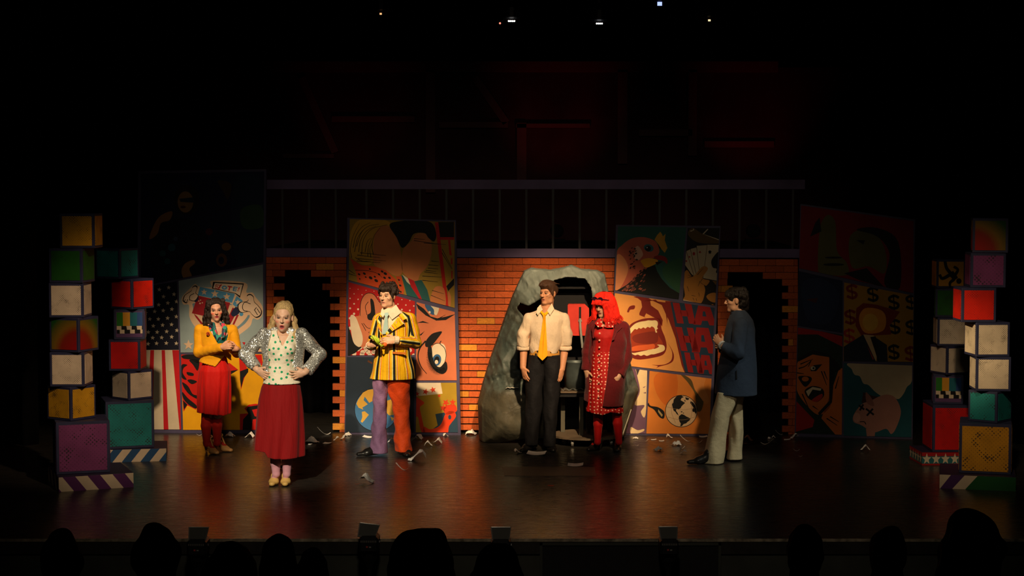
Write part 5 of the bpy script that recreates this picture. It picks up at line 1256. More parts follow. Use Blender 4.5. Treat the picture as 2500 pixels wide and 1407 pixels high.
def hair(P, Hd, mat, fn, h=.0058, name='hair', label=None, box=((-.2, -.2, -.38), (.2, .24, .2)), strands=None, noise=(.0045, 75), seed=1, extra=None):
    H, R, sc = Hd; S = SDF(*box, h); fn(S)
    if noise: S.noise(noise[0], noise[1], seed, (1, 1, .45))
    if extra: extra(S)
    V, F = S.mesh(); n0 = len(V); tv, tf_ = [V], [F]
    if strands:
        m = MB()
        for pts, r0, r1 in cling(strands, S): m.tube(pts, [r0 + (r1 - r0) * i / (len(pts) - 1) for i in range(len(pts))], 4, cap=False)
        tv.append(np.array(m.v)); tf_.append(np.array(m.f) + n0)
    V = np.concatenate(tv); F = np.concatenate(tf_); Wd = H + (V * sc) @ R.T
    o = bpy.data.objects.new(name, fast_mesh(name, Wd - root_loc(P.t), F, mat)); COL.objects.link(o); o.parent = P.t
    if label: o['label'] = label
    return o
def base_hair(S, r=(.083, .104, .097), face=(.078, .085, .092), fz=-.012, ears=True, fy=-.100, kc=.032):
    S.ell((0, .021, .037), r, k=.0)
    S.ell((0, fy, fz), face, op='cut', k=kc)
    S.ell((0, -.06, -.13), (.12, .10, .075), op='cut', k=.01)
    if ears:
        for s in (-1, 1): S.ell((s * .088, -.004, -.012), (.03, .026, .036), op='cut', k=.008)
def curls(S, n, f, r0, r1, seed):
    rg = np.random.default_rng(seed)
    for i in range(n):
        p = f(rg); S.ell(p, np.array([1, 1, 1.15]) * rg.uniform(r0, r1), k=.007)
def shoe(P, ank, yaw, kind, mat, heel=.0, L=.245, wd=1.0, top=None, strap=None, ank_r=.034):
    """ank: floor pixel under the ankle; yaw degrees, 0 = toe to the camera"""
    A = floor_pt(*ank); a = math.radians(yaw); d = np.array([math.sin(a), -math.cos(a), 0]); z = np.array([0, 0, 1.0]); sd = np.array([d[1], -d[0], 0])
    he = A - d * .045; ba = A + d * (L * .42); to = A + d * (L * .74)
    S = SDF(np.minimum(he, to) - .09, np.maximum(he, to) + np.array([.09, .09, .17 + heel]), .0042)
    S.lo; hh = heel
    def ln(p, zz): return np.array([p[0], p[1], zz])
    up = .052 if kind != 'man' else .062
    S.cap(ln(he, hh + .036), ln(A + d * .03, hh * .75 + .036), .034 * wd, .036 * wd, k=.02)
    S.cap(ln(A + d * .03, hh * .75 + .034), ln(ba, .030), .036 * wd, .042 * wd, k=.02, flat=(z, .8))
    S.cap(ln(ba, .028), ln(to, .022), .042 * wd, .028 * wd, k=.02, flat=(z, .72))
    if kind == 'man':
        S.cap(ln(he + d * .02, hh + .05), ln(A + d * .02, hh + .095), .036 * wd, .040 * wd, k=.025)
        S.cap(ln(A + d * .03, .075), ln(ba, .04), .036, .034, k=.03)
    else:
        S.cap(ln(A + d * .005, hh * .9 + .09), ln(ba - d * .035, hh * .3 + .072), .036, .026, op='cut', k=.008)
    S.put(lambda X, Y, Z: Z - 0.0045 + 0 * X + 0 * Y, S.lo, S.lo + S.n * S.h, 0, 'cut')
    sole_h = .010
    if heel > .02:
        # arch: open the space between ball and heel
        S.cap(ln(A - d * .018, hh * .35 - .012), ln(ba - d * .055, -.004), hh * .35, .012, op='cut', k=.006, flat=(sd, 6.0))
        S.cap(ln(he + d * .002, hh + .02), ln(he + d * .012, .010), .020, .011, k=.01)
    o = P.part('shoe', S, mat)
    if strap is not None:
        m = MB(); zc = hh + .105; n = 18; rr = ank_r + .009
        m.tube([A + d * (.002 + rr * math.cos(q)) + sd * rr * math.sin(q) + z * (zc - .012 * math.cos(q)) for q in np.linspace(0, 2 * math.pi, n)], .0072, 6)
        if kind == 't': m.tube([A + d * (rr + .004) + z * (zc - .014), A + d * .075 + z * (hh * .55 + .075), A + d * .105 + z * (.058)], .0072, 6)
        m.build('strap', strap, o)
    return A, d, hh
def foot_leg(P, mat, joints, feet, label=None, name='tights'):
    """joints: per leg list of (px,py,dy,r); feet: (A,d,heel)"""
    lo = None
    pts = [P.J(*q[:3]) for lg in joints for q in lg]; lo = np.min(pts, 0) - .12; hi = np.max(pts, 0) + .1
    for A, d, hh in feet: lo = np.minimum(lo, A - .08); hi = np.maximum(hi, A + d * .2 + .06)
    lo[2] = .004; S = SDF(lo, hi, .0055)
    for lg, (A, d, hh) in zip(joints, feet):
        js = [P.J(*q[:3]) for q in lg]
        for i in range(len(js) - 1): S.cap(js[i], js[i + 1], lg[i][3], lg[i + 1][3], k=.012)
        an = A + np.array([0, 0, hh + .085]); S.cap(js[-1], an, lg[-1][3], .033, k=.012)
        S.cap(an - d * .012 - np.array([0, 0, .03]), A + d * .085 + np.array([0, 0, hh * .2 + .042]), .032, .028, k=.015)
    return P.part(name, S, mat, label)
def sleeve(P, js, rs, name, mat, h=.007, fold=.004, seed=0, uv=False, cutz=None):
    J = [P.J(*q) for q in js]; lo = np.min(J, 0) - .11; hi = np.max(J, 0) + .11; S = SDF(lo, hi, h)
    for i in range(len(J) - 1): S.cap(J[i], J[i + 1], rs[i], rs[i + 1], k=.02)
    # square off the cuff and hollow it
    d = vnorm(J[-1] - J[-2]); e = J[-1]
    S.put(lambda X, Y, Z: -((X - e[0]) * d[0] + (Y - e[1]) * d[1] + (Z - e[2]) * d[2]), lo, hi, .004, 'cut', m=0) if True else None
    S.noise(fold, 42, seed)
    uvw = None
    if uv:
        def uvw(V):
            best = None; out = np.zeros((len(V), 3))
            dm = np.full(len(V), 9.0); acc = 0
            for i in range(len(J) - 1):
                ab = J[i + 1] - J[i]; L = np.linalg.norm(ab); t_ = ((V - J[i]) @ ab) / (L * L); tc = np.clip(t_, 0, 1); q = V - J[i] - tc[:, None] * ab; dd = np.linalg.norm(q, axis=1)
                u = vnorm(np.cross(ab, (0, 1, .01))); w2 = vnorm(np.cross(ab, u)); ang = np.arctan2(q @ u, -(q @ w2) if w2[1] > 0 else (q @ w2)); m_ = dd < dm
                out[m_, 0] = ang[m_] * .062 + .04; dm = np.minimum(dm, dd)
            return out
    return P.part(name, S, mat, uvw=uvw)
def pleats(n, amp, ph=0.0, pw=1.0):
    return lambda th, t, X, Y, Z: (amp * np.clip(t, 0, 1) ** pw * (np.sin(n * th + ph + 1.2 * np.sin(2 * th + 3 * t)) + .5 * np.sin((n * 1.7 + 1) * th + 2 * ph + 2 * t))).astype(np.float32)
def creases(amp, seed=0, fz=26.0):
    rg = np.random.default_rng(seed); p = rg.uniform(0, 6.28, 6)
    return lambda th, t, X, Y, Z: (amp * (np.sin(fz * Z + 2.5 * th + p[0]) * np.sin(1.5 * th + p[1]) + .8 * np.sin(fz * .6 * Z - 3 * th + p[2]) + .6 * np.sin(4 * th + 9 * Z + p[3]))).astype(np.float32)

# ------------------------------------------------ woman in the yellow jacket
def woman_yellow():
    P = Person((525, 1108), 'woman in a yellow jacket and red skirt clasping her hands before the VOTE panel')
    R_ = P.rows
    rd = np.array([1, 0, 0]); arms = [dict(j=[(489, 808, 0), (488, 860, -.03), (541, 848, -.205)], d=(.85, -.35, .15), n=(0.1, .9, -.2), s=(0, -.3, 1), curl=.75, k=.92), dict(j=[(566, 808, 0), (578, 862, -.02), (577, 852, -.17)], d=(-.8, -.5, .3), n=(-.2, .9, -.1), s=(0, -.2, 1), curl=.7, k=.92)]
    Hd = body(P, (470, 715, 600, 1112), -.36, .22, (527, 757, -.01, 14, 4, -3, .93), (525, 789, .01), arms, [[(512, 900, 0, .085), (509, 1015, 0, .05)], [(545, 900, 0, .085), (531, 1015, 0, .05)]],
              [(798, 495, 562, .075), (830, 493, 563, .10), (870, 499, 551, .085), (892, 502, 550, .09)], paint=dict(lips=(.35, .03, .05), blush=.75, shadow=(.10, .05, .06), shadow_a=.75))
    yl = cloth('yellow_wool', '#d99a08', .75, .35, 9)
    S = P.sdf((465, 780, 600, 905), -.26, .22, .0065)
    S.tube(R_([(792, 505, 553, .075), (798, 492, 566, .095), (810, 487, 572, .115), (840, 489, 570, .128), (862, 490, 563, .118), (875, 489, 562, .115), (897, 481, 570, .135)]), k=.0, fold=creases(.0035, 3))
    S.cap(P.J(490, 806), P.J(567, 806), .052, .052, k=.03)
    P.cutfront(S, [(508, 780), (546, 780), (556, 815), (549, 842), (533, 842), (517, 812)], -.02, -.12)
    P.hem(S, [(470, 884), (490, 887), (526, 896), (546, 870), (566, 891), (580, 884)])
    P.part('jacket', S, yl, 'fitted yellow jacket with pointed peplum')
    sleeve(P, [(489, 807, 0), (486, 860, -.03), (544, 849, -.20)], [.062, .056, .045], 'sleeve', yl, seed=2)
    sleeve(P, [(567, 807, 0), (579, 861, -.02), (573, 855, -.13)], [.060, .054, .045], 'sleeve', yl, seed=3)
    t = NT('floral_scarf'); co = t.coord(); vo = t.n('ShaderNodeTexVoronoi'); vo.inputs['Scale'].default_value = 26; t.l(co, vo.inputs['Vector'])
    c = t.ramp(t.n('ShaderNodeSeparateColor').outputs[0], [(.0, lin('#0f5a5c')), (.35, lin('#1a8a78')), (.6, lin('#c02a4a')), (.75, lin('#10203a')), (.9, lin('#d8a8a0'))], 'CONSTANT'); sp = [n for n in t.t.nodes if n.type == 'SEPARATE_COLOR'][0]; t.l(vo.outputs['Color'], sp.inputs[0]); scarf = t.done(c, .5)
    S = P.sdf((490, 780, 575, 870), -.22, .05, .006); S.tube(R_([(786, 512, 546, .068), (800, 500, 560, .095), (830, 500, 562, .112), (862, 500, 556, .105)]), k=0, fold=creases(.004, 5))
    P.cutfront(S, [(516, 770), (544, 770), (541, 815), (532, 820)], -.02, -.1); P.part('blouse', S, scarf, 'teal and pink floral blouse')
    for L in ([(510, 782, -.08), (519, 800, -.112), (534, 824, -.13), (530, 834, -.135), (512, 806, -.112), (506, 788, -.085)], [(546, 785, -.085), (552, 800, -.118), (548, 824, -.13), (540, 826, -.135), (542, 802, -.118), (540, 790, -.09)]): P.flap('collar', L, scarf, .006)
    sk = cloth('red_skirt', '#c00d06', .7, .5, 6, aniso=(3, 3, .5))
    S = P.sdf((468, 868, 580, 1022), -.24, .22, .0065); S.tube(R_([(868, 499, 552, .090), (890, 494, 557, .108), (905, 486, 562, .128), (940, 482, 563, .135), (985, 481, 562, .14), (1015, 480, 562, .145)]), k=0, fold=pleats(9, .008, .5)); P.hem(S, [(470, 1009), (500, 1011), (545, 1016), (570, 1012)])
    P.part('skirt', S, sk, 'red knee-length gathered skirt')
    sh = plain('beige_leather', '#c08a52', .4)
    f1 = shoe(P, (508, 1106), 40, 't', sh, .065, .235, .9, strap=sh); f2 = shoe(P, (533, 1101), 55, 't', sh, .065, .235, .9, strap=sh)
    foot_leg(P, cloth('red_tights', '#a81a0a', .6, .1, 20), [[(505, 1008, 0, .054), (503, 1040, .01, .052), (505, 1085, .02, .034)], [(529, 1008, .02, .054), (530, 1038, .03, .052), (530, 1082, .04, .034)]], [f1, f2], 'red tights')
    m = MB(); c = P.J(508, 815, -.125)
    for k in range(8):
        a = k * math.pi / 4; m.lathe([(.0001, 0), (.007, .001), (.006, .005), (.0001, .006)], c + np.array([.012 * math.cos(a), -.006, .012 * math.sin(a)]), 8, axis='y')
    m.build('brooch', plain('brooch_red', (.45, .05, .02), .35, .4), P.t)
    rg = np.random.default_rng(4); st = []
    def hf(S):
        base_hair(S, (.089, .105, .100), (.070, .085, .094), -.014, False)
        def cf(rg):
            z = rg.uniform(-.16, .10); e = .95 if z > .02 else .5; a = rg.uniform(e, 2 * math.pi - e); r = .083 + .045 * np.clip((.06 - z) / .16, 0, 1)
            return (r * math.sin(a), -.85 * r * math.cos(a) + .015, z)
        curls(S, 190, cf, .014, .027, 9); S.ell((0, -.105, -.022), (.066, .088, .094), op='cut', k=.01)
    for k in range(150):
        a = rg.uniform(.55, 2 * math.pi - .55); r0 = .095; ph = rg.uniform(0, 6.28); pts = []
        for i in range(9):
            u = i / 8; z = .07 - u * rg.uniform(.23, .25); r = r0 + .035 * u; pts.append((r * math.sin(a) + .010 * math.sin(7 * u * 2 + ph), -.85 * r * math.cos(a) + .015 + .010 * math.cos(7 * u * 2 + ph), z))
        st.append((pts, .0030, .0010))
    hair(P, Hd, hair_mat('dark_brown_curls', (.018, .010, .007)), hf, strands=st, label='dark brown shoulder-length curls')
woman_yellow()

# ------------------------------------------------ woman in the sequinned jacket
def woman_sequin():
    P = Person((687, 1184), 'woman in a silver sequinned jacket and long red skirt with hands on hips')
    R_ = P.rows
    arms = [dict(j=[(648, 818, .01), (598, 864, .07), (627, 903, -.06)], d=(.80, -.32, -.52), n=(.35, .85, .2), s=(.45, .3, .85), curl=.45, k=.95, spread=.35, thumb=.3), dict(j=[(736, 818, .01), (782, 868, .07), (744, 910, -.08)], d=(-.93, -.25, -.22), n=(-.3, .9, .1), s=(-.3, .4, .85), curl=.38, k=.95, spread=.45, thumb=.3)]
    Hd = body(P, (570, 728, 812, 1186), -.36, .26, (692, 775, -.02, 0, 3, 3, 1.07), (690, 812, .01), arms, [[(668, 960, 0, .09), (672, 1110, 0, .05)], [(706, 960, 0, .09), (702, 1110, 0, .05)]],
              [(818, 660, 724, .085), (850, 656, 722, .108), (900, 660, 715, .095), (935, 652, 726, .115)], mouth=1.0, skin=(.66, .38, .25), paint=dict(lips=(.55, .06, .06), blush=.45, shadow=(.30, .12, .08), shadow_a=.6, brow=(.22, .12, .06)))
    bl = dots_cloth('white_green_dots', '#e8dcc4', '#1f9a66', 18.5, .20, .55)
    S = P.sdf((640, 800, 735, 945), -.26, .2, .006)
    S.tube(R_([(806, 664, 716, .085), (822, 655, 725, .108), (850, 650, 726, .128), (866, 650, 725, .132), (885, 655, 718, .118), (910, 651, 722, .124), (936, 641, 733, .148)]), k=0, fold=creases(.003, 2))
    for s in (-1, 1): S.ell(P.J(688 + s * 17, 853, -.085), (.058, .055, .058), k=.02)
    P.cutfront(S, [(668, 790), (712, 790), (704, 818), (689, 846), (676, 818)], -.03, -.12); P.part('blouse', S, bl, 'white V-neck blouse with green polka dots')
    t = NT('silver_sequins'); co = t.coord(); vo = t.n('ShaderNodeTexVoronoi'); vo.inputs['Scale'].default_value = 170; t.l(co, vo.inputs['Vector'])
    geo = t.n('ShaderNodeNewGeometry'); su = t.n('ShaderNodeVectorMath', operation='SUBTRACT'); t.l(vo.outputs['Color'], su.inputs[0]); su.inputs[1].default_value = (.5, .5, .5)
    scl = t.n('ShaderNodeVectorMath', operation='SCALE'); scl.inputs['Scale'].default_value = 1.15; t.l(su.outputs[0], scl.inputs[0]); ad = t.n('ShaderNodeVectorMath', operation='ADD'); t.l(geo.outputs['Normal'], ad.inputs[0]); t.l(scl.outputs[0], ad.inputs[1]); no = t.n('ShaderNodeVectorMath', operation='NORMALIZE'); t.l(ad.outputs[0], no.inputs[0]); t.l(no.outputs[0], t.b.inputs['Normal'])
    gr = t.n('ShaderNodeSeparateColor'); t.l(vo.outputs['Color'], gr.inputs[0])
    seq = t.done(t.ramp(gr.outputs[0], [(.1, (.30, .28, .24)), (.5, (.68, .66, .60)), (.9, (.95, .93, .88))]), .34, .65, .7)
    S = P.sdf((610, 790, 770, 935), -.26, .24, .0065)
    S.tube(R_([(800, 668, 714, .08), (806, 655, 728, .10), (818, 640, 744, .122), (845, 638, 745, .140), (880, 640, 740, .140), (926, 637, 741, .145)]), k=0, fold=creases(.005, 8))
    S.cap(P.J(648, 816, .01), P.J(736, 816, .01), .058, .058, k=.03)
    P.cutfront(S, [(655, 780), (722, 780), (719, 812), (722, 845), (716, 880), (722, 945), (652, 945), (655, 880), (652, 850), (660, 815)], -.035, -.13)
    P.hem(S, [(600, 905), (640, 905), (655, 918), (720, 928), (745, 925), (780, 920)]); P.part('jacket', S, seq, 'open silver sequinned jacket')
    sleeve(P, [(646, 818, .01), (599, 864, .07), (625, 899, -.05)], [.062, .059, .052], 'sleeve', seq, seed=4, fold=.007); sleeve(P, [(738, 818, .01), (781, 866, .07), (750, 906, -.06)], [.062, .059, .052], 'sleeve', seq, seed=5, fold=.007)
    sk = cloth('dark_red_wool', '#860306', .8, .45, 6, aniso=(3, 3, .4))
    S = P.sdf((600, 922, 760, 1130), -.30, .28, .0065); S.tube(R_([(924, 648, 727, .118), (945, 638, 733, .135), (975, 631, 737, .15), (1010, 627, 739, .16), (1060, 622, 741, .175), (1126, 616, 741, .185)]), k=0, fold=pleats(7, .011, 1.0))
    P.hem(S, [(600, 1102), (645, 1106), (653, 1119), (690, 1123), (745, 1120)], -.17); P.part('skirt', S, sk, 'long dark red skirt')
    sh = plain('pale_yellow_leather', '#d8ae62', .4); sd = plain('dark_red_strap', '#4a1412', .5)
    f1 = shoe(P, (674, 1180), -4, 'm', sh, .05, .245, .98, strap=sd); f2 = shoe(P, (699, 1180), 4, 'm', sh, .05, .245, .98, strap=sd)
    foot_leg(P, cloth('lilac_tights', '#c98f9c', .6, .1, 20), [[(672, 1105, 0, .052), (673, 1130, 0, .046), (674, 1158, .0, .034)], [(702, 1105, 0, .052), (701, 1130, 0, .046), (700, 1158, 0, .034)]], [f1, f2], 'pale lilac tights')
    rg = np.random.default_rng(14); st = []
    def hf(S):
        base_hair(S, (.083, .105, .098), (.079, .085, .094), -.010, True); S.ell((0, .030, .085), (.062, .075, .052), k=.025)
        for s in (-1, 1):
            for i in range(7): S.ell((s * (.082 + .030 * i / 6 + .008 * math.sin(i * 2)), .040 - .006 * i, -.01 - .020 * i), (.022, .028, .020), k=.012)
            S.ell((s * .122, -.004, -.125), (.026, .026, .024), k=.010); S.ell((s * .108, -.022, -.150), (.024, .022, .018), k=.010); S.cap((s * .095, .02, -.1), (s * .088, -.03, -.18), .024, .012, k=.012)
        S.cap((0, .085, .0), (0, .085, -.16), .07, .06, k=.02)
    for k in range(260):
        s = rg.choice([-1, 1]); a = rg.uniform(1.25, 3.1); ph = rg.uniform(0, 6.28); pts = []; e = rg.uniform(-.19, -.16)
        for i in range(10):
            u = i / 9; z = .09 + u * (e - .09); rr = .070 * math.sin(min(1.57, .35 + u * 2.2)) + .012 + .035 * u * u; pts.append((s * (rr * 1.05 + .035 * u * u) * math.sin(a) + s * .014 * u * math.sin(9 * u + ph), -rr * 1.15 * math.cos(a) + .03 + .012 * u * math.cos(9 * u + ph), z))
        st.append((pts, .0022, .0008))
    hair(P, Hd, hair_mat('blonde_hair', (.55, .36, .15), .4), hf, strands=st, label='blonde half-up hair curling at the shoulders')
woman_sequin()

# ------------------------------------------------ man in the striped blazer
def stripe_mat():
    t = NT('striped_blazer'); a = t.n('ShaderNodeAttribute', attribute_name='pat'); sp = t.n('ShaderNodeSeparateXYZ'); t.l(a.outputs['Vector'], sp.inputs[0])
    f = t.math('FRACT', t.math('ADD', t.math('MULTIPLY', sp.outputs[0], 5.1), 20.47))
    Yw, O, Br, Wt, Nv, Gr, Cr = [lin(c) for c in ('#e2b006', '#d8761a', '#4a1c0a', '#e2d6b8', '#14171c', '#2c5a1c', '#d8cf86')]
    seq = [(0, Yw), (.20, Br), (.215, Yw), (.29, Wt), (.315, Br), (.33, O), (.38, Yw), (.50, Cr), (.56, Gr), (.58, Nv), (.71, Yw), (.77, Br), (.785, Wt), (.81, O), (.86, Yw), (.96, Br), (.972, Yw)]
    c = t.ramp(f, seq, 'CONSTANT'); nz = t.noise(t.coord(), 10, 5, .6); t.bump(nz.outputs[0], .4, .03)
    return t.done(c, .7, 0, .25)
def man_striped():
    P = Person((950, 1112), 'man in a yellow striped blazer with one lilac and one orange trouser leg')
    R_ = P.rows
    arms = [dict(j=[(1000, 780, .02), (1014, 840, .05), (966, 831, -.20)], d=(-.93, -.25, -.02), n=(-.25, .9, -.35), s=(0, -.1, 1), curl=.55, k=1.02), dict(j=[(924, 782, .0), (908, 842, .02), (902, 843, -.17)], d=(.75, -.55, .28), n=(.5, .8, .1), s=(-.3, -.2, .9), curl=.9, k=1.0)]
    Hd = body(P, (868, 683, 1036, 1114), -.36, .26, (946, 722, -.02, -28, 2, 2, .98), (952, 758, .01), arms, [[(930, 930, 0, .09), (925, 1090, 0, .05)], [(972, 930, 0, .09), (985, 1090, 0, .05)]],
              [(775, 925, 996, .09), (820, 925, 994, .115), (870, 925, 990, .105), (925, 920, 995, .12)], male=True, skin=(.68, .39, .25), paint=dict(lips=(.50, .20, .15), shadow=(.35, .18, .12), shadow_a=.35, brow=(.04, .025, .02), marks=[((.045, -.018), (.058, -.04), .004), ((-.03, .052), (.02, .055), .003)]))
    sm = stripe_mat()
    S = P.sdf((885, 745, 1035, 932), -.26, .26, .006)
    S.tube(R_([(757, 940, 975, .075), (763, 932, 988, .095), (775, 921, 1002, .12), (800, 917, 1004, .138), (840, 917, 1000, .138), (870, 915, 1003, .140), (900, 909, 1010, .150), (925, 904, 1014, .160)]), k=0, fold=creases(.003, 4))
    S.cap(P.J(925, 779, .0), P.J(998, 777, .02), .056, .058, k=.03)
    P.cutfront(S, [(926, 766), (935, 745), (970, 742), (980, 768), (941, 818), (929, 818)], -.03, -.14)
    cx = P.J(958, 850)
    def uvw(V):
        o = np.zeros((len(V), 3)); a = np.arctan2(V[:, 0] - cx[0], -(V[:, 1] - P.Y)); o[:, 0] = a * .175; return o
    P.part('blazer', S, sm, 'blazer in bold yellow, black, orange and white stripes', uvw=uvw)
    sleeve(P, [(1001, 779, .02), (1015, 838, .05), (972, 832, -.19)], [.064, .058, .048], 'sleeve', sm, seed=6, uv=True); sleeve(P, [(924, 781, .0), (908, 842, .02), (904, 845, -.13)], [.060, .054, .046], 'sleeve', sm, seed=7, uv=True)
    wh = cloth('white_shirt', '#dccdb4', .75, .3)
    S = P.sdf((915, 740, 1000, 830), -.24, .1, .006); S.tube(R_([(752, 938, 968, .062), (762, 930, 985, .092), (790, 925, 990, .126), (825, 922, 990, .128)]), k=0); P.part('shirt', S, wh)
    for L in ([(934, 752, -.066), (941, 764, -.112), (935, 776, -.134), (929, 768, -.115), (931, 756, -.08)], [(967, 744, -.04), (979, 764, -.09), (957, 781, -.134), (946, 764, -.118), (952, 756, -.095)]): P.flap('shirt_collar', L, wh, .005)
    lb = cloth('pale_blue_tie', '#9fc0be', .6, .2)
    P.flap('tie', [(939, 764, -.13), (948, 763, -.13), (949, 769, -.14), (946, 773, -.146), (948, 816, -.148), (933, 816, -.148), (940, 773, -.146), (938, 768, -.14)], lb, .012)
    for L in ([(978, 766, -.095), (987, 768, -.10), (993, 778, -.125), (984, 782, -.146), (987, 790, -.150), (944, 818, -.158), (941, 814, -.158)], [(932, 766, -.10), (925, 772, -.11), (921, 786, -.13), (925, 790, -.142), (922, 795, -.142), (929, 818, -.155), (932, 818, -.155), (929, 790, -.142)]):
        P_ = [P.J(*q) for q in L]; m = MB(); m.prism(P_, (0, .006, 0)); o = m.build('lapel', sm, P.t); at = o.data.attributes.new('pat', 'FLOAT_VECTOR', 'POINT')
        for i, v in enumerate(o.data.vertices): at.data[i].vector = (.10 + v.co.x * .65 + v.co.z * .55, 0, 0)
    m = MB(); a, b = P.J(972, 831, -.20), P.J(962, 830, -.215); m.tube([a, b], .041, 14); m.build('shirt_cuff', wh, P.t)
    m = MB(); a, b = P.J(904, 846, -.135), P.J(902, 842, -.165); m.tube([a, b], .038, 14); m.build('shirt_cuff', wh, P.t)
    m = MB(); a, b = P.J(958, 864, -.158), P.J(990, 866, -.146); m.add([a, b, b + np.array([0, 0, .02]), a + np.array([0, 0, .02]), a + np.array([0, .01, 0]), b + np.array([0, .01, 0]), b + np.array([0, .01, .02]), a + np.array([0, .01, .02])], [(0, 1, 2, 3), (7, 6, 5, 4), (0, 4, 5, 1), (1, 5, 6, 2), (2, 6, 7, 3), (3, 7, 4, 0)]); m.build('pocket_flap', plain('pocket_orange', '#c8701a'), P.t)
    for px, py in ((978, 842), (990, 845), (1002, 846)):
        m = MB(); m.lathe([(.0001, -.004), (.008, -.003), (.008, .003), (.0001, .004)], P.J(px, py - 6, -.15 + (px - 978) * .0045), 10, axis='y'); m.build('cuff_button', plain('button_cream', '#d8c8a0', .4), P.t)
    for nm, c, rows, lab, sd in (('trouser_leg', '#8a6488', [(912, 912, 948, .115), (940, 910, 946, .11), (970, 911, 946, .10), (1005, 910, 944, .085), (1045, 907, 943, .085), (1080, 905, 943, .09), (1106, 903, 947, .095)], 'lilac trouser leg', 1), ('trouser_leg', '#d8460c', [(912, 943, 1000, .115), (940, 945, 1000, .11), (970, 952, 1000, .10), (1005, 960, 1000, .088), (1045, 962, 1001, .09), (1080, 962, 1003, .095), (1102, 965, 1005, .098)], 'orange trouser leg', 2)):
        S = P.sdf((890, 905, 1020, 1110), -.22, .22, .006); S.tube(R_(rows), k=0, fold=creases(.005, 10 + sd, 42)); P.part(nm, S, cloth(nm + '_' + lab[:5].strip(), c, .7, .45, 16), lab)
    bk = plain('black_leather', (.012, .011, .010), .3)
    shoe(P, (925, 1112), -72, 'man', bk, .015, .28, 1.0); shoe(P, (990, 1109), 8, 'man', bk, .015, .28, 1.0)
    def hf(S):
        base_hair(S, (.083, .104, .094), (.076, .085, .088), -.018, True)
        def cf(rg):
            a = rg.uniform(0, 6.28); z = rg.uniform(.02, .125); r = .088 * math.sqrt(max(.02, 1 - ((z - .02) / .13) ** 2)); y = -1.12 * r * math.cos(a) + .012
            return (r * math.sin(a) * 1.02, y, z if y > -.06 else max(z, .075))
        curls(S, 110, cf, .013, .023, 21)
        for s in (-1, 1): S.ell((s * .076, -.022, .005), (.012, .016, .03), k=.01)
    hair(P, Hd, hair_mat('dark_brown_hair', (.022, .012, .007)), hf, label='tousled dark brown hair')
    return P
PM = man_striped()
def flower_toy():
    # bunch of neon-green toy fruit held by the striped man
    P = PM; b = P.J(912, 834, -.27)
    t = thing('toy_bunch', P.J(914, 840, -.27), 'neon green toy bunch with orange tips held by the striped man', 'toy')
    gm = plain('neon_green', (.45, .62, .03), .4); om = plain('toy_orange', (.75, .13, .02), .5)
    for k, (x, y, x2, y2, dy) in enumerate(((921, 836, 906, 824, -.28), (922, 840, 910, 820, -.30), (924, 842, 916, 822, -.29), (926, 838, 922, 826, -.285))):
        m = MB(); p, q = P.J(x, y, dy), P.J(x2, y2, dy); m.tube([p, p * .6 + q * .4 + np.array([0, -.004, .006]), q, q + (q - p) * .08], [.008, .013, .011, .004], 10); m.build('pod', gm, t, smooth=True)
    m = MB(); m.lathe([(.002, -.02), (.014, -.014), (.018, 0), (.013, .014), (.002, .02)], P.J(904, 824, -.255), 12); m.build('black_tip', plain('toy_black', (.01, .01, .01), .4), t, smooth=True)
    m = MB(); m.lathe([(.002, -.022), (.02, -.014), (.024, 0), (.018, .016), (.002, .022)], P.J(940, 842, -.235), 12); m.build('orange_end', om, t, smooth=True)
    m = MB(); m.tube([P.J(926, 838, -.285), P.J(931, 846, -.27), P.J(938, 842, -.245)], [.008, .008, .007], 8); m.build('stem', gm, t, smooth=True)
flower_toy()

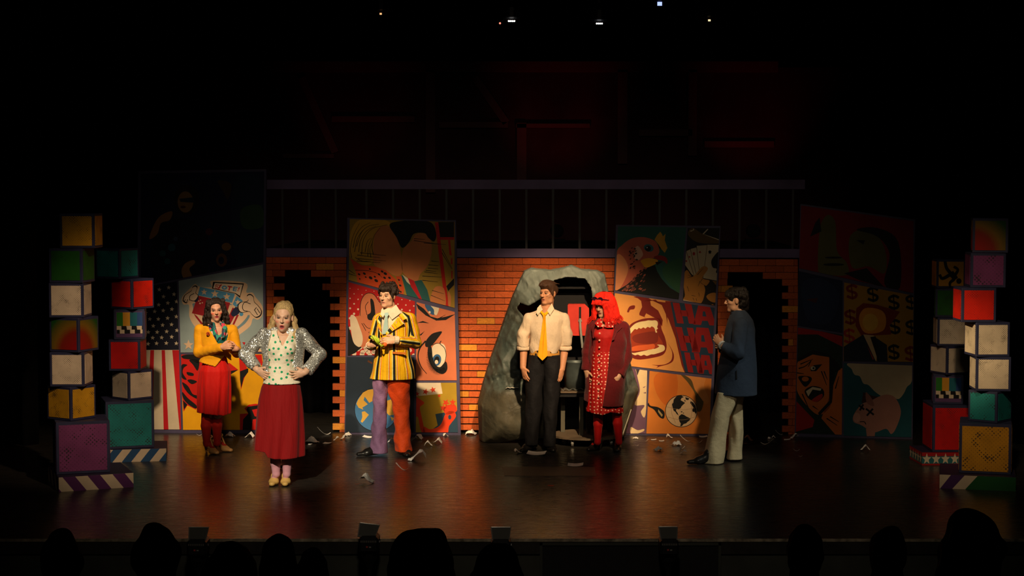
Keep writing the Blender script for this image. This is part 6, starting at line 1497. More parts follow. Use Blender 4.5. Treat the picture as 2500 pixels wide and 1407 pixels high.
# ------------------------------------------------ man in the yellow tie
def man_tie():
    P = Person((1322, 1101), 'man in a cream shirt, yellow tie and black trousers standing before the rock')
    R_ = P.rows
    arms = [dict(j=[(1291, 782, 0), (1279, 846, .02), (1277, 898, -.04)], d=(.22, -.25, -.94), n=(.75, .6, .1), s=(.4, -.9, 0), curl=.4, k=1.03, r=(.044, .041, .031)), dict(j=[(1377, 782, 0), (1380, 846, .02), (1372, 902, -.04)], d=(-.28, -.3, -.91), n=(-.55, .8, .1), s=(-.5, -.8, 0), curl=.4, k=1.03, r=(.044, .041, .031))]
    Hd = body(P, (1250, 676, 1405, 1104), -.3, .24, (1338, 716, -.01, -38, 1, 1, .98), (1334, 752, .01), arms, [[(1308, 900, 0, .09), (1297, 1080, 0, .05)], [(1348, 900, 0, .09), (1341, 1080, 0, .05)]],
              [(772, 1298, 1370, .085), (810, 1299, 1370, .11), (850, 1300, 1360, .10), (880, 1296, 1362, .11)], male=True, skin=(.55, .26, .14), paint=dict(lips=(.45, .15, .11), shadow=(.25, .12, .08), shadow_a=.35, brow=(.06, .03, .02), marks=[((.040, -.03), (.062, -.012), .004), ((.062, -.012), (.064, .004), .003)]))
    cr = cloth('cream_shirt', '#d8c4aa', .8, .8, 10, aniso=(1, 1, .5))
    S = P.sdf((1270, 745, 1400, 868), -.24, .22, .006)
    S.tube(R_([(754, 1318, 1350, .062), (759, 1308, 1362, .08), (768, 1292, 1378, .105), (785, 1290, 1380, .122), (815, 1293, 1376, .132), (845, 1293, 1370, .125), (862, 1296, 1364, .115)]), k=0, fold=creases(.005, 6)); S.cap(P.J(1294, 778), P.J(1376, 778), .056, .056, k=.03)
    P.cutfront(S, [(1321, 744), (1347, 744), (1342, 762), (1329, 768), (1322, 760)], -.0, -.08); P.part('shirt', S, cr, 'cream shirt with sleeves rolled to the elbow')
    sleeve(P, [(1292, 780, 0), (1279, 815, .01), (1278, 845, .02)], [.063, .064, .066], 'sleeve', cr, seed=8, fold=.008); sleeve(P, [(1377, 780, 0), (1380, 815, .01), (1380, 845, .02)], [.063, .064, .066], 'sleeve', cr, seed=9, fold=.008)
    for x, y in ((1278, 850), (1380, 850)):
        c = P.J(x, y, .02); m = MB(); m.lathe([(.050, -.022), (.066, -.024), (.070, -.010), (.069, .012), (.062, .020)], c, 20); m.build('rolled_cuff', cr, P.t, smooth=True)
    for L in ([(1319, 744, -.04), (1325, 756, -.075), (1313, 770, -.118), (1309, 764, -.10), (1312, 752, -.06)], [(1347, 741, -.045), (1353, 754, -.09), (1343, 770, -.125), (1336, 759, -.10), (1341, 750, -.07)]): P.flap('shirt_collar', L, cr, .005)
    yt = cloth('yellow_tie', '#f0a808', .55, .2)
    P.flap('tie', [(1321, 758, -.09), (1329, 765, -.118), (1340, 757, -.092), (1341, 762, -.10), (1332, 770, -.135), (1332, 776, -.142), (1337, 869, -.152), (1324, 881, -.152), (1313, 870, -.152), (1326, 776, -.142), (1325, 770, -.135), (1319, 763, -.10)], yt, .010, label='wide yellow tie')
    t = NT('leopard_belt'); co = t.coord(); vo = t.n('ShaderNodeTexVoronoi'); vo.inputs['Scale'].default_value = 30; t.l(co, vo.inputs['Vector']); lm = t.done(t.mix(t.math('LESS_THAN', vo.outputs['Distance'], .38), lin('#c08a3a'), (.02, .015, .01)), .5)
    S = P.sdf((1280, 850, 1380, 872), -.2, .2, .005); S.tube(R_([(854, 1293, 1366, .122), (868, 1292, 1367, .124)]), k=0); P.part('belt', S, lm, 'leopard print belt')
    tr = cloth('black_trousers', (.007, .007, .009), .8, .6, 9, sheen=0)
    for i, rows in enumerate(([(866, 1291, 1334, .118), (900, 1286, 1330, .12), (950, 1284, 1325, .105), (1000, 1283, 1322, .095), (1050, 1281, 1316, .09), (1086, 1280, 1313, .09)], [(866, 1324, 1368, .118), (900, 1326, 1370, .12), (950, 1327, 1366, .105), (1000, 1327, 1362, .095), (1050, 1328, 1358, .09), (1089, 1327, 1356, .09)])):
        S = P.sdf((1270, 860, 1380, 1094), -.2, .2, .006); S.tube(R_(rows), k=0, fold=creases(.004, 30 + i)); P.part('trouser_leg', S, tr)
    bk = plain('black_leather', (.012, .011, .010), .3); shoe(P, (1299, 1099), -32, 'man', bk, .012, .27); shoe(P, (1343, 1098), 8, 'man', bk, .012, .27)
    rg = np.random.default_rng(31); st = []
    def hf(S):
        base_hair(S, (.083, .106, .094), (.076, .085, .088), -.018, True); S.ell((0, -.02, .088), (.074, .078, .046), k=.03); S.ell((-.012, -.072, .086), (.052, .030, .026), k=.02)
        for s in (-1, 1): S.ell((s * .074, -.015, .006), (.012, .02, .03), k=.01)
    for k in range(130):
        x0 = rg.uniform(-.06, .05); pts = [];
        for i in range(7):
            u = i / 6; pts.append((x0 + .05 * u + .006 * math.sin(8 * u + k), -.090 + .15 * u, .085 + .055 * math.sin(u * 2.4) - 2.5 * x0 * x0 - .02 * u * u))
        st.append((pts, .0032, .0015))
    hair(P, Hd, hair_mat('brown_hair', (.065, .028, .012)), hf, strands=st, label='swept-back brown hair')
man_tie()

# ------------------------------------------------ woman in the red wig
def woman_wig():
    P = Person((1482, 1104), 'woman in a bright red wig, maroon coat and red polka-dot dress')
    R_ = P.rows
    arms = [dict(j=[(1445, 803, 0), (1437, 860, .02), (1431, 905, -.03)], d=(.12, -.3, -.94), n=(.8, .5, .2), s=(.3, -.9, .1), curl=.7, k=.93), dict(j=[(1522, 805, .02), (1527, 868, .03), (1509, 922, -.12)], d=(-.45, -.35, -.8), n=(-.7, .6, -.1), s=(-.6, -.6, .3), curl=.75, k=.93)]
    Hd = body(P, (1415, 698, 1545, 1104), -.32, .24, (1473, 747, -.01, -36, 9, 2, .94), (1478, 781, .02), arms, [[(1470, 900, 0, .085), (1461, 1010, 0, .05)], [(1500, 900, 0, .085), (1506, 1010, 0, .05)]],
              [(792, 1448, 1512, .08), (830, 1448, 1508, .105), (865, 1450, 1500, .095), (900, 1446, 1510, .11)], skin=(.42, .25, .16), paint=dict(lips=(.22, .03, .04), blush=.4, shadow=(.10, .05, .04), shadow_a=.7))
    rd = cloth('red_bodice', '#960604', .7, .3); dd = dots_cloth('red_white_dots', '#960705', '#d8ac96', 27, .19, .35)
    S = P.sdf((1420, 770, 1540, 1020), -.28, .24, .006)
    S.tube(R_([(777, 1464, 1490, .06), (786, 1454, 1504, .09), (800, 1447, 1510, .115), (822, 1446, 1508, .135), (845, 1448, 1502, .125), (858, 1446, 1502, .122), (900, 1441, 1508, .14), (950, 1436, 1516, .16), (1012, 1431, 1522, .175)]), k=0, fold=pleats(10, .006, .3))
    for s in (-1, 1): S.ell(P.J(1474 + s * 14, 818, -.08), (.05, .05, .05), k=.02)
    P.cutfront(S, [(1470, 765), (1486, 765), (1482, 785), (1472, 801), (1469, 785)], -.02, -.1)
    P.hem(S, [(1425, 1006), (1450, 1010), (1470, 1013), (1490, 1006), (1520, 1012)])
    zw = P.Z(858); P.part('dress', S, [rd, dd], 'red button-front dress with white-dotted skirt', fmat=lambda c: (c[:, 2] < zw).astype(int))
    for L in ([(1468, 776, -.06), (1472, 799, -.132), (1460, 799, -.142), (1452, 790, -.118), (1460, 780, -.075)], [(1486, 776, -.06), (1500, 788, -.10), (1498, 800, -.130), (1484, 801, -.142), (1474, 799, -.136)]): P.flap('dress_collar', L, dd, .005)
    bt = plain('button_pearl', '#c9a08c', .35)
    for k in range(10):
        py = 814 + k * 17.2; m = MB(); ry = .128 if py < 850 else .122 + max(0, (py - 858)) * .00034
        m.lathe([(.0001, -.004), (.0095, -.003), (.0095, .003), (.0001, .004)], P.J(1464 - k * .3, py, -ry - .005), 12, axis='y'); m.build('button', bt, P.t)
    co = cloth('maroon_wool', '#52070f', .9, .6, 12, sheen=.08)
    S = P.sdf((1415, 770, 1548, 1004), -.30, .26, .0065)
    S.tube(R_([(776, 1462, 1500, .09), (784, 1450, 1515, .11), (798, 1440, 1526, .135), (830, 1437, 1530, .160), (870, 1434, 1529, .170), (920, 1430, 1527, .180), (998, 1425, 1523, .205)]), k=0, fold=creases(.005, 12)); S.cap(P.J(1446, 799, .01), P.J(1522, 799, .02), .058, .060, k=.03)
    P.cutfront(S, [(1462, 765), (1494, 765), (1503, 800), (1490, 850), (1483, 920), (1468, 1010), (1436, 1010), (1441, 900), (1446, 840), (1449, 800)], -.03, -.16)
    P.hem(S, [(1415, 978), (1445, 985), (1470, 991), (1530, 994)]); P.part('coat', S, co, 'open maroon knee-length coat')
    sleeve(P, [(1446, 800, .01), (1436, 860, .02), (1431, 906, -.02)], [.062, .060, .052], 'sleeve', co, seed=10, fold=.006); sleeve(P, [(1522, 803, .02), (1528, 868, .03), (1511, 918, -.10)], [.066, .066, .056], 'sleeve', co, seed=11, fold=.006)
    for L in ([(1492, 774, -.03), (1516, 786, .0), (1519, 800, -.08), (1506, 812, -.15), (1500, 830, -.178), (1494, 832, -.178), (1501, 800, -.13)], [(1460, 778, -.05), (1452, 786, -.075), (1444, 800, -.12), (1447, 826, -.155), (1450, 826, -.155), (1451, 800, -.128)]): P.flap('coat_lapel', L, co, .008)
    bk = plain('black_leather', (.012, .011, .010), .3); f1 = shoe(P, (1461, 1098), -38, 't', bk, .06, .235, .9, strap=bk); f2 = shoe(P, (1509, 1099), -8, 't', bk, .06, .235, .9, strap=bk)
    foot_leg(P, cloth('bright_red_tights', '#a80805', .6, .1, 20), [[(1460, 1004, 0, .050), (1460, 1036, 0, .048), (1459, 1080, .0, .032)], [(1506, 1004, 0, .052), (1508, 1034, 0, .050), (1511, 1080, 0, .032)]], [f1, f2], 'bright red tights')
    rg = np.random.default_rng(51); st = []
    def hf(S):
        S.ell((0, .02, .045), (.118, .126, .108), k=0)
        S.tube([(.05, 0, .02, .106, .125), (-.03, 0, .025, .136, .138), (-.10, 0, .03, .150, .140), (-.155, 0, .035, .156, .138)], k=.03, fold=lambda th, t, X, Y, Z: (.006 * np.sin(17 * th + 2 * t)).astype(np.float32))
        S.ell((0, -.125, -.056), (.068, .11, .098), op='cut', k=.012); S.tube([(-.17, 0, .02, .10, .10), (-.09, 0, .02, .095, .095)], op='cut', k=.01); S.ell((0, -.05, -.20), (.07, .1, .09), op='cut', k=.01)
        S.cap((-.055, -.090, .062), (.055, -.090, .062), .026, .026, k=.02)
    for k in range(700):
        a = rg.uniform(.0, 6.28); ph = rg.uniform(0, 6.28); fr = abs(((a + math.pi) % (2 * math.pi)) - math.pi) < .62; e = .042 if fr else rg.uniform(-.19, -.15); pts = []
        for i in range(9):
            u = i / 8; z = .150 + u * (e - .150); rr = .122 * math.sin(min(1.45, .25 + u * 2.3)) + (.0 if fr else .048 * u + .02 * max(0, u - .85) * 6); pts.append((rr * math.sin(a) * 1.02 + .004 * math.sin(6 * u + ph), -rr * 1.12 * math.cos(a) + .018 + .004 * math.cos(5 * u + ph), z))
        st.append((pts, .0024, .0007))
    for k in range(90):
        x0 = rg.uniform(-.075, .075); pts = [(x0 * (.55 + .5 * u), -.045 - .078 * math.sin(min(1.5, u * 1.9)), .150 - .112 * u ** 1.5 + rg.uniform(-.004, .004)) for u in np.linspace(0, 1, 7)]; st.append((pts, .0026, .0010))
    for k in range(14):
        a = rg.uniform(1.2, 1.9); z0 = rg.uniform(-.13, -.10); pts = [(.13 * math.sin(a) + .07 * u, -.13 * math.cos(a), z0 - .035 * math.sin(u * 2.6) + .02 * u * u) for u in np.linspace(0, 1.1, 6)]; st.append((pts, .004, .001))
    t = NT('red_wig'); c = t.noise(t.coord(), 40, 4); wm = t.done(t.ramp(c.outputs[0], [(.3, (.42, .008, .004)), (.7, (.78, .022, .008))]), .68, 0, .2)
    hair(P, Hd, wm, hf, name='wig', strands=st, label='bright red bob wig with fringe', box=((-.2, -.2, -.25), (.2, .24, .2)), noise=(.005, 60))
    H, R, sc = Hd; m = MB()
    for s in (-1, 1):
        pts = [np.array([s * .036 + .031 * math.cos(q), -.118 - .012 * abs(math.cos(q)) * 0, .098 + .018 * math.sin(q)]) for q in np.linspace(0, 2 * math.pi, 15)]
        m.tube([H + R @ (p * np.array([1, 1, 1]) + np.array([0, .012, 0])) * sc for p in pts], .004, 6)
        m.add([H + R @ (p + np.array([0, .013, 0])) * sc for p in pts[:-1]], [tuple(range(14))])
        m.tube([H + R @ np.array([s * .066, -.106, .10]) * sc, H + R @ np.array([s * .112, -.05, .085]) * sc], .0035, 6)
    m.tube([H + R @ np.array([-.008, -.108, .10]) * sc, H + R @ np.array([.008, -.108, .10]) * sc], .004, 6)
    c = H + R @ np.array([0, -.11, .10]) * sc
    o = m.build('sunglasses', plain('dark_shades', (.03, .008, .02), .15), None, loc=c); tag(o, 'dark sunglasses pushed up on the bright red wig', 'sunglasses')
woman_wig()

# ------------------------------------------------ man in the blue jacket, seen from the side
def man_blue():
    P = Person((1775, 1128), 'man in a slate-blue jacket and cream flared trousers facing left')
    R_ = P.rows
    arms = [dict(j=[(1806, 792, -.17), (1796, 864, -.22), (1762, 842, -.14)], d=(-.62, .35, .70), n=(.3, .9, 0), s=(.6, 0, .8), curl=.9, k=.98), dict(j=[(1800, 792, .18), (1790, 862, .20), (1758, 846, .0)], d=(-.55, -.75, .25), n=(.7, -.6, -.1), s=(.2, 0, .95), curl=.9, k=.98)]
    Hd = body(P, (1690, 690, 1862, 1130), -.36, .36, (1795, 733, .0, -92, 4, 0, .98), (1806, 768, .0), arms, [[(1772, 960, -.08, .09), (1748, 1110, -.09, .05)], [(1800, 960, .08, .09), (1798, 1110, .09, .05)]],
              [(785, 1780, 1835, .15), (830, 1775, 1838, .16), (880, 1775, 1835, .14), (960, 1768, 1838, .16)], male=True, skin=(.50, .28, .17), paint=dict(lips=(.40, .15, .11), shadow=(.25, .12, .08), shadow_a=.3, brow=(.03, .02, .015), marks=[((.05, -.02), (.06, -.04), .004)]))
    nb = cloth('slate_blue_wool', '#303c4e', .9, .35, 10, sheen=.03)
    S = P.sdf((1725, 750, 1862, 972), -.30, .30, .007)
    S.tube(R_([(757, 1790, 1817, .085), (766, 1782, 1824, .12), (782, 1775, 1835, .165), (805, 1769, 1842, .170), (840, 1764, 1845, .160), (880, 1757, 1846, .165), (920, 1750, 1847, .180), (964, 1743, 1849, .20)]), k=0, fold=creases(.005, 15, 14)); S.cap(P.J(1808, 790, -.13), P.J(1806, 790, .13), .060, .060, k=.04)
    P.hem(S, [(1730, 960), (1790, 963), (1855, 966)], 0); P.part('jacket', S, nb, 'long slate-blue jacket')
    sleeve(P, [(1808, 793, -.155), (1800, 862, -.235), (1764, 846, -.17)], [.074, .068, .052], 'sleeve', nb, seed=12, fold=.006); sleeve(P, [(1803, 792, .17), (1790, 862, .21), (1762, 850, .03)], [.068, .062, .05], 'sleeve', nb, seed=13, fold=.006)
    m = MB(); a, b = P.J(1764, 844, -.155), P.J(1761, 841, -.14); m.tube([a, b], .043, 12); m.build('shirt_cuff', cloth('pale_cuff', '#b8c0c4', .8), P.t)
    P.flap('pocket_slit', [(1797, 905, -.185), (1799, 905, -.185), (1800, 926, -.192), (1797, 926, -.192)], plain('dark_slit', (.004, .004, .005), .9), .006)
    m = MB(); c = P.J(1804, 760, 0); m.lathe([(.086, -.03), (.080, -.012), (.072, .012), (.066, .012), (.062, -.03)], c, 24); m.build('jacket_collar', nb, P.t, smooth=True)
    cr = cloth('cream_flares', '#d2c19a', .8, .5, 8)
    for i, (rows, lab) in enumerate((([(955, 1750, 1806, .11, -.07), (985, 1743, 1795, .105, -.07), (1015, 1735, 1780, .095, -.08), (1060, 1727, 1772, .09, -.09), (1100, 1719, 1768, .10, -.09), (1129, 1713, 1764, .11, -.09)], None), ([(955, 1772, 1822, .11, .07), (985, 1776, 1817, .105, .08), (1015, 1781, 1817, .095, .09), (1060, 1784, 1818, .09, .09), (1100, 1782, 1817, .10, .09), (1124, 1776, 1816, .11, .09)], None))):
        S = P.sdf((1700, 948, 1832, 1136), -.26, .26, .0065); S.tube(R_(rows), k=0, fold=creases(.005, 40 + i, 16)); P.part('trouser_leg', S, cr)
    bk = plain('black_leather', (.012, .011, .010), .3); shoe(P, (1734, 1133), -84, 'man', bk, .015, .28); shoe(P, (1795, 1121), -78, 'man', bk, .015, .28)
    rg = np.random.default_rng(61); st = []
    def hf(S):
        base_hair(S, (.088, .112, .100), (.070, .085, .078), -.040, True); S.ell((0, -.07, .06), (.07, .035, .04), k=.02); S.cap((0, .07, .02), (0, .085, -.085), .07, .05, k=.02)
        def cf(rg):
            z = rg.uniform(-.09, .11); e = .6 if z > .05 else 1.75; a = rg.uniform(e, 6.28 - e); r = .092 * math.sqrt(max(.2, 1 - ((z - .02) / .13) ** 2)); return (r * math.sin(a), -1.15 * r * math.cos(a) + .02, z)
        curls(S, 90, cf, .014, .022, 71)
        for s in (-1, 1): S.ell((s * .090, -.008, -.016), (.034, .032, .042), op='cut', k=.008)
        S.ell((0, -.120, -.062), (.11, .092, .084), op='cut', k=.008)
    hair(P, Hd, hair_mat('near_black_hair', (.007, .005, .004)), hf, label='near-black wavy hair')
man_blue()
# ================================================================ scattered papers
M_paper = plain('white_paper', (.84, .80, .74), .8, var=.08, scale=20)
M_rpaper = plain('red_paper_scrap', (.6, .08, .03), .8)
PAPERS = []
def paper(px, py, wpx, kind, label, mat=None, hpx=None):
    P = floor_pt(px, py); s = P[1] / FPX; W = wpx * s
    rg = np.random.default_rng(int(px * 7 + py)); L = W if kind != 'strip' else W
    nu, nv = (9, 3) if kind == 'strip' else (6, 6)
    D = {'strip': W * .16, 'flat': W * .6, 'fold': W * .8, 'ball': W * .8}[kind]
    rz = rg.uniform(-.5, .5); V = []
    c1, c2 = rg.uniform(.25, .75), rg.uniform(.25, .75); hh = (hpx or wpx * .62) * s
    for j in range(nv):
        for i in range(nu):
            u, v = i / (nu - 1), j / (nv - 1)
            if kind == 'strip': z = hh * (abs(u - c1) / .75) ** 1.6; x, y = (u - .5) * L, (v - .5) * D + .1 * D * math.sin(5 * u)
            elif kind == 'flat': z = hh * (.14 * v + .4 * (u - c1) ** 2) ; x, y = (u - .5) * L, (v - .5) * D
            elif kind == 'fold':
                z = hh * max(0, 1 - abs(u - c1) / .55 - .35 * abs(v - c2)); x, y = (u - .5) * L * (1 - .25 * v), (v - .5) * D
                z += rg.uniform(-.12, .12) * hh
            else:
                z = hh * (rg.uniform(.1, 1) * (1 - (2 * u - 1) ** 2 * .6) * (1 - (2 * v - 1) ** 2 * .6)); x, y = (u - .5) * L * rg.uniform(.75, 1.05), (v - .5) * D * rg.uniform(.7, 1.05)
            x, y = x * math.cos(rz) - y * math.sin(rz), x * math.sin(rz) + y * math.cos(rz)
            V.append([P[0] + x, P[1] + y, z])
    V = np.array(V); V[:, 2] += 0.0015 - V[:, 2].min(); n = len(V)
    V = np.concatenate([V, V + np.array([0, 0, .0012])]); F = []
    for j in range(nv - 1):
        for i in range(nu - 1):
            a = j * nu + i; q = (a, a + 1, a + nu + 1, a + nu); F += [q[::-1], tuple(k + n for k in q)]
    for i in range(nu - 1):
        F.append((i, i + 1, i + 1 + n, i + n)); a = (nv - 1) * nu + i; F.append((a + 1, a, a + n, a + 1 + n))
    for j in range(nv - 1):
        a = j * nu; F.append((a + nu, a, a + n, a + nu + n)); a += nu - 1; F.append((a, a + nu, a + nu + n, a + n))
    V[:, 2] += 0.0005
    o = mobj('paper_scrap', V, F, mat or M_paper); tag(o, label, 'paper', 'paper scraps strewn over the stage floor')
for a in [
    (488, 1064, 16, 'strip', 'curled white paper strip left of the yellow-jacketed woman\'s red legs'),
    (562, 1067, 24, 'ball', 'crumpled white paper between the yellow-jacketed woman and the sequinned woman, left one'),
    (611, 1069, 22, 'fold', 'torn white paper just left of the long red skirt'),
    (688, 1146, 16, 'ball', 'white paper seen between the ankles of the sequinned woman'), (713, 1147, 7, 'fold', 'sliver of white paper right of the sequinned woman\'s ankles'),
    (742, 1112, 7, 'flat', 'tiny torn paper touching the right side of the long red skirt hem'),
    (761, 1081, 31, 'ball', 'large torn white paper right of the long red skirt'), (758, 1086, 11, 'flat', 'small paper flake just below the large torn paper by the red skirt'),
    (791, 1062, 33, 'strip', 'curled paper strip in front of the left doorway'), (799, 1084, 20, 'flat', 'flat white paper rectangle before the left doorway'),
    (821, 1076, 16, 'fold', 'tented white paper left of the striped man, nearer one of a pair'), (839, 1073, 18, 'fold', 'tented white paper left of the striped man, next to a similar one'), (849, 1064, 18, 'ball', 'crumpled paper at the left foot of the comic couple flat'),
    (898, 1069, 24, 'flat', 'white paper left of the lilac trouser leg'), (955, 1080, 18, 'fold', 'white paper between the lilac and orange trouser legs'),
    (1023, 1073, 22, 'fold', 'creased paper just right of the orange trouser leg'), (1046, 1089, 20, 'fold', 'folded paper triangle right of the orange trousers, nearest of two'), (1070, 1083, 22, 'fold', 'folded paper triangle right of the orange trousers, farthest of two'), (1087, 1066, 13, 'fold', 'small paper near the right foot of the comic couple flat'),
    (1150, 1062, 28, 'ball', 'crumpled white paper at the foot of the bright brick wall'),
    (1020, 1124, 46, 'fold', 'large white folded paper beside the striped man\'s right shoe'), (982, 1148, 32, 'strip', 'curved paper strip in front of the striped man'), (897, 1179, 36, 'fold', 'large white folded paper alone on the front floor left of centre'),
    (1263, 1107, 18, 'fold', 'folded white paper left of the black shoe of the man in the yellow tie'), (1310, 1110, 46, 'flat', 'flat white paper between the shoes of the man in the yellow tie'), (1405, 1138, 38, 'flat', 'flat white paper lying before the trolley wheels'),
    (1250, 952, 0, 'flat', ''),
    (1538, 1062, 8, 'ball', 'tiny paper ball at the right edge of the grey rock'), (1552, 1072, 13, 'ball', 'crumpled paper below the purple poster corner'), (1551, 1090, 17, 'strip', 'curled paper strip right of the red-wigged woman\'s shoe'), (1579, 1078, 10, 'strip', 'small curled paper below the globe poster, leftmost'),
    (1596, 1075, 13, 'flat', 'thin flat paper below the globe poster'), (1615, 1078, 13, 'flat', 'second thin flat paper below the globe poster, to the right'), (1634, 1070, 17, 'fold', 'folded paper against the foot of the globe poster'), (1677, 1078, 34, 'strip', 'long paper strip below the globe poster'),
    (1607, 1101, 22, 'ball', 'crumpled paper ball on the floor right of the red-wigged woman'), (1652, 1088, 24, 'ball', 'bright crumpled paper ball left of the cream trousers, farther one'), (1665, 1096, 16, 'strip', 'paper strip beside the bright crumpled ball left of the cream trousers'), (1669, 1108, 17, 'fold', 'small torn paper left of the cream trousers, nearest one'),
    (1717, 1068, 20, 'flat', 'pale paper at the flat foot just left of the cream trousers'), (1709, 1082, 12, 'strip', 'small dim paper left of the cream trouser leg'),
    (1828, 1077, 24, 'fold', 'torn paper just right of the cream trousers'), (1820, 1084, 9, 'flat', 'tiny flat paper right of the cream trousers'), (1874, 1086, 34, 'strip', 'long dim paper strip before the right doorway'), (1878, 1072, 10, 'ball', 'tiny crumpled paper before the right doorway, left one'), (1889, 1070, 10, 'fold', 'tiny folded paper before the right doorway, right one'), (1902, 1062, 18, 'strip', 'dim paper strip inside the right doorway'),
    (1922, 1075, 16, 'flat', 'dim flat paper at the foot of the right brick pillar'), (1938, 1071, 20, 'fold', 'folded paper at the foot of the screaming soldier panel'), (1944, 1102, 17, 'strip', 'dim paper strip on the dark floor right of centre'), (1955, 1116, 11, 'strip', 'tiny dim paper curl on the dark right floor'), (2112, 1101, 24, 'fold', 'lone folded paper on the dark floor before the piggy bank panel')]:
    if a[2] > 0: paper(*a)
paper(873, 1183, 13, 'strip', 'small orange scrap beside the large folded paper at front left', M_rpaper, 3)
paper(1345, 1187, 15, 'flat', 'small red paper scrap on the dark floor at front centre', M_rpaper, 4)
# paper lying on the rock ledge
P = at_y(1250, 951, RY - .42)
V = []; F = []
for i in range(7):
    for j in range(2):
        for th_ in (0, .0012): V.append((P[0] - .065 + i * .022, RY - .45 + j * .04, .602 + .012 * abs(math.sin(i * 1.7)) + th_))
for i in range(6):
    b = i * 4; F += [(b, b + 2, b + 6, b + 4), (b + 1, b + 5, b + 7, b + 3), (b, b + 4, b + 5, b + 1), (b + 2, b + 3, b + 7, b + 6)]
F += [(0, 1, 3, 2), (24, 26, 27, 25)]
tag(mobj('paper_scrap', V, F, M_paper), 'white paper scrap lying on the ledge of the grey rock', 'paper', 'paper scraps strewn over the stage floor')
# taped board in the floor
m = MB(); a, b, c, d = [floor_pt(*q) for q in ((1224, 1141), (1452, 1141), (1456, 1163), (1232, 1163))]
m.prism([q + np.array([0, 0, .0005]) for q in (a, d, c, b)], (0, 0, .0025)); tag(m.build('floor_board', plain('floor_patch', (.075, .062, .045), .4)), 'flat brown board patch on the stage floor before the trolley', 'floor board')

# ================================================================ foot lanterns along the stage edge
def foot_lantern(px, py, label, wpx=48, tilt=0.0, lit=True):
    Y = EDGE_Y - 0.22; P = at_y(px, py, Y); s = Y / FPX; W = wpx * s; x, zt = P[0], P[2]
    t = thing('foot_lantern', (x, Y, -1.25), label, 'stage light', 'foot lanterns along the stage front')
    m = MB(); m.bevbox((x - W * .5, Y - .10, zt - .20), (x + W * .5, Y + .10, zt - .075), .02); m.build('housing', M_metal, t)
    m = MB(); m.lathe([(W * .44, 0), (W * .38, -.05), (W * .2, -.10), (.02, -.13)], (x, Y, zt - .20), 16); m.build('lamp_cap', M_metal, t)
    # angled gel frame: open rim with mesh screen
    k = .055; a, b = W * .50, W * .42
    rim = [(-a, .03, 0), (a, .03, 0), (b, -.05, -.085), (-b, -.05, -.085)]
    rim = [np.array([x + q[0] + tilt * q[2] * .5, Y + q[1], zt + q[2] - tilt * q[0] * .25]) for q in rim]
    m = MB(); m.tube(rim + [rim[0]], .006, 6); m.build('frame_rim', plain('rim_metal', (.30, .29, .27), .35, .7), t)
    m = MB(); m.prism(rim, (0, .012, -.006)); m.build('screen', plain('gel_screen', (.045, .045, .04), .5), t)
    m = MB()
    for j in range(9):
        q = x - b + (2 * b) * (j + .5) / 9; m.box((q - .004, Y - .103, zt - .115), (q + .004, Y - .1005, zt - .10))
    m.build('cooling_fins', plain('rim_metal', (0, 0, 0)), t)
    m = MB(); m.box((x - .018, Y - .1025, zt - .155), (x - .004, Y - .1005, zt - .143)); m.build('label_sticker', plain('red_sticker', (.35, .04, .04)), t)
    m = MB(); m.box((x + .004, Y - .1025, zt - .155), (x + .020, Y - .1005, zt - .146)); m.build('label_sticker', plain('grey_sticker', (.2, .2, .18)), t)
    m = MB(); m.tube([(x, Y, -1.23), (x, Y, zt - .32)], .017, 8); m.build('stand_pole', M_metal, t)
    m = MB(); m.lathe([(.16, 0), (.16, .012), (.03, .03)], (x, Y, -1.249), 20); m.build('stand_base', M_metal, t)
    m = MB(); m.tube([(x + W * .5, Y, zt - .13), (x + W * .56, Y, zt - .13)], .02, 8); m.build('tilt_knob', M_metal, t)
foot_lantern(484, 1290, 'foot lantern at the stage edge below the yellow-jacketed woman', 48)
foot_lantern(902, 1282, 'foot lantern at the stage edge below the striped man', 48, .5)
foot_lantern(1223, 1290, 'foot lantern at the stage edge between two spectators\' heads', 48)
foot_lantern(1632, 1289, 'dim foot lantern at the stage edge below the cream trousers', 46)

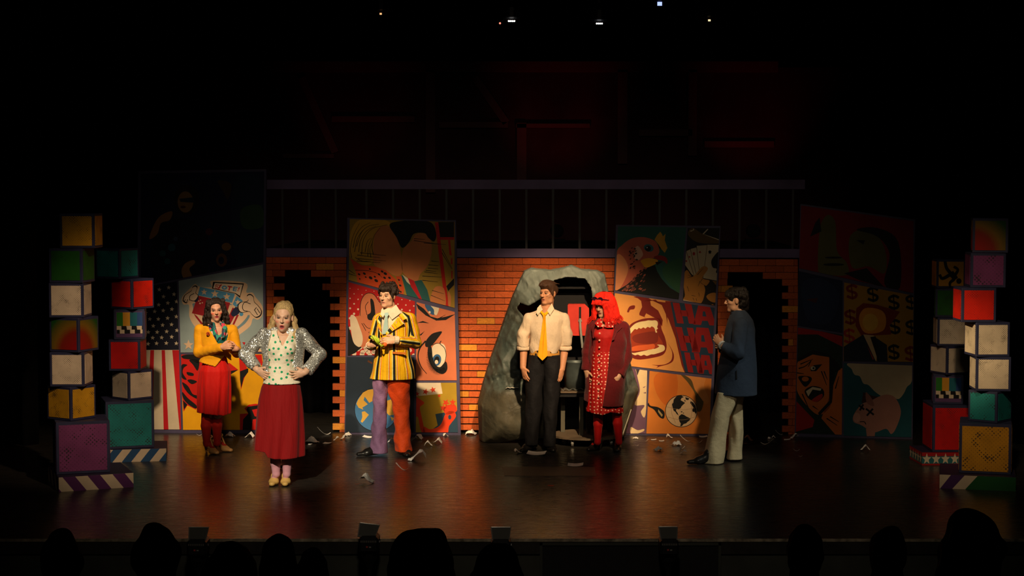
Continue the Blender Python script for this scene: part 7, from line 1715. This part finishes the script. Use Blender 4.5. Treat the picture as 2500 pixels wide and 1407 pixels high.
# ================================================================ spectators in silhouette
M_sil = plain('dark_hair_silhouette', (.010, .009, .009), .9, spec=.1)
M_silc = plain('dark_clothes_silhouette', (.008, .008, .010), .95, spec=.05)
def spectator(px, top, wpx, Y, label, long=False, bun=False, seed=0):
    P = at_y(px, top, Y); s = Y / FPX; hw = wpx * s / 2; x, zt = P[0], P[2]
    t = thing('person', (x, Y, 0.0), label, 'person', 'spectators in the front rows')
    k = min(hw / .085, 1.15); r = hw
    S = SDF((x - .34, Y - .25, 0.0), (x + .34, Y + .25, zt + .03), .016)
    S.ell((x, Y, zt - .125 * k), (.076 * k, .098 * k, .115 * k), k=.02); S.ell((x, Y + .06, zt - .18 * k), (.055 * k, .06 * k, .08 * k), k=.03)
    S.cap((x, Y, zt - .2), (x, Y - .01, zt - .32), .055, .062, k=.04)
    S.cap((x - .14, Y, zt - .38), (x + .14, Y, zt - .38), .075, .075, k=.06)
    S.cap((x, Y, zt - .42), (x, Y - .02, .12), .17, .18, k=.06, flat=((0, 1, 0), .62))
    for sg in (-1, 1):
        S.cap((x + sg * .19, Y, zt - .40), (x + sg * .23, Y + .04, zt - .68), .055, .045, k=.03); S.cap((x + sg * .23, Y + .04, zt - .68), (x + sg * .12, Y + .18, zt - .80), .042, .035, k=.02)
    S.cap((x - .09, Y, .10), (x - .09, Y + .2, .10), .085, .08, k=.03); S.cap((x + .09, Y, .10), (x + .09, Y + .2, .10), .085, .08, k=.03)
    sdf_obj('body', S, M_silc, t)
    S = SDF((x - r - .06, Y - .24, zt - .55), (x + r + .06, Y + .22, zt + .06), .010)
    S.ell((x, Y - .015, zt - .125 * k), (r, .115 * k, .125 * k), k=.02)
    if long: S.tube([(zt - .10, x, Y - .03, r * .95, .10), (zt - .30, x, Y - .04, r * 1.05, .09), (zt - .48, x, Y - .05, r * .9, .07)], k=.03)
    S.ell((x, Y - .02, zt - .055), (r * .66, .085, .062), k=.03)
    if bun: S.ell((x + .01, Y - .09, zt - .03), (.05, .05, .045), k=.02)
    S.noise(.012, 40, seed); 
    sdf_obj('hair', S, M_sil, t)
    m = MB(); m.bevbox((x - .24, Y - .36, .36), (x + .24, Y - .29, max(.5, zt - .47)), .02)
for i, a in enumerate([(381, 1281, 112, 6.6, 'spectator\'s dark head at lower left, tallest on that side'), (568, 1325, 118, 7.0, 'spectator\'s dark head just right of the leftmost foot lantern'), (680, 1313, 100, 7.8, 'spectator\'s dark head below the long red skirt, taller of a close pair'), (762, 1341, 74, 9.1, 'small spectator\'s head lower right of the close pair'),
                       (1028, 1296, 172, 5.7, 'largest shaggy spectator\'s head at bottom centre'), (1210, 1334, 130, 6.4, 'spectator\'s dark head below the third foot lantern'), (150, 1296, 96, 7.6, 'barely visible spectator\'s head in the lower left corner'),
                       (1965, 1288, 86, 7.6, 'barely visible spectator\'s head right of the dim foot lantern'), (2168, 1288, 90, 8.5, 'dim spectator\'s head left of the large right one'), (2368, 1253, 150, 5.9, 'large spectator\'s dark head at the lower right')]):
    spectator(*a, long=i in (1, 5, 9), bun=False, seed=i)
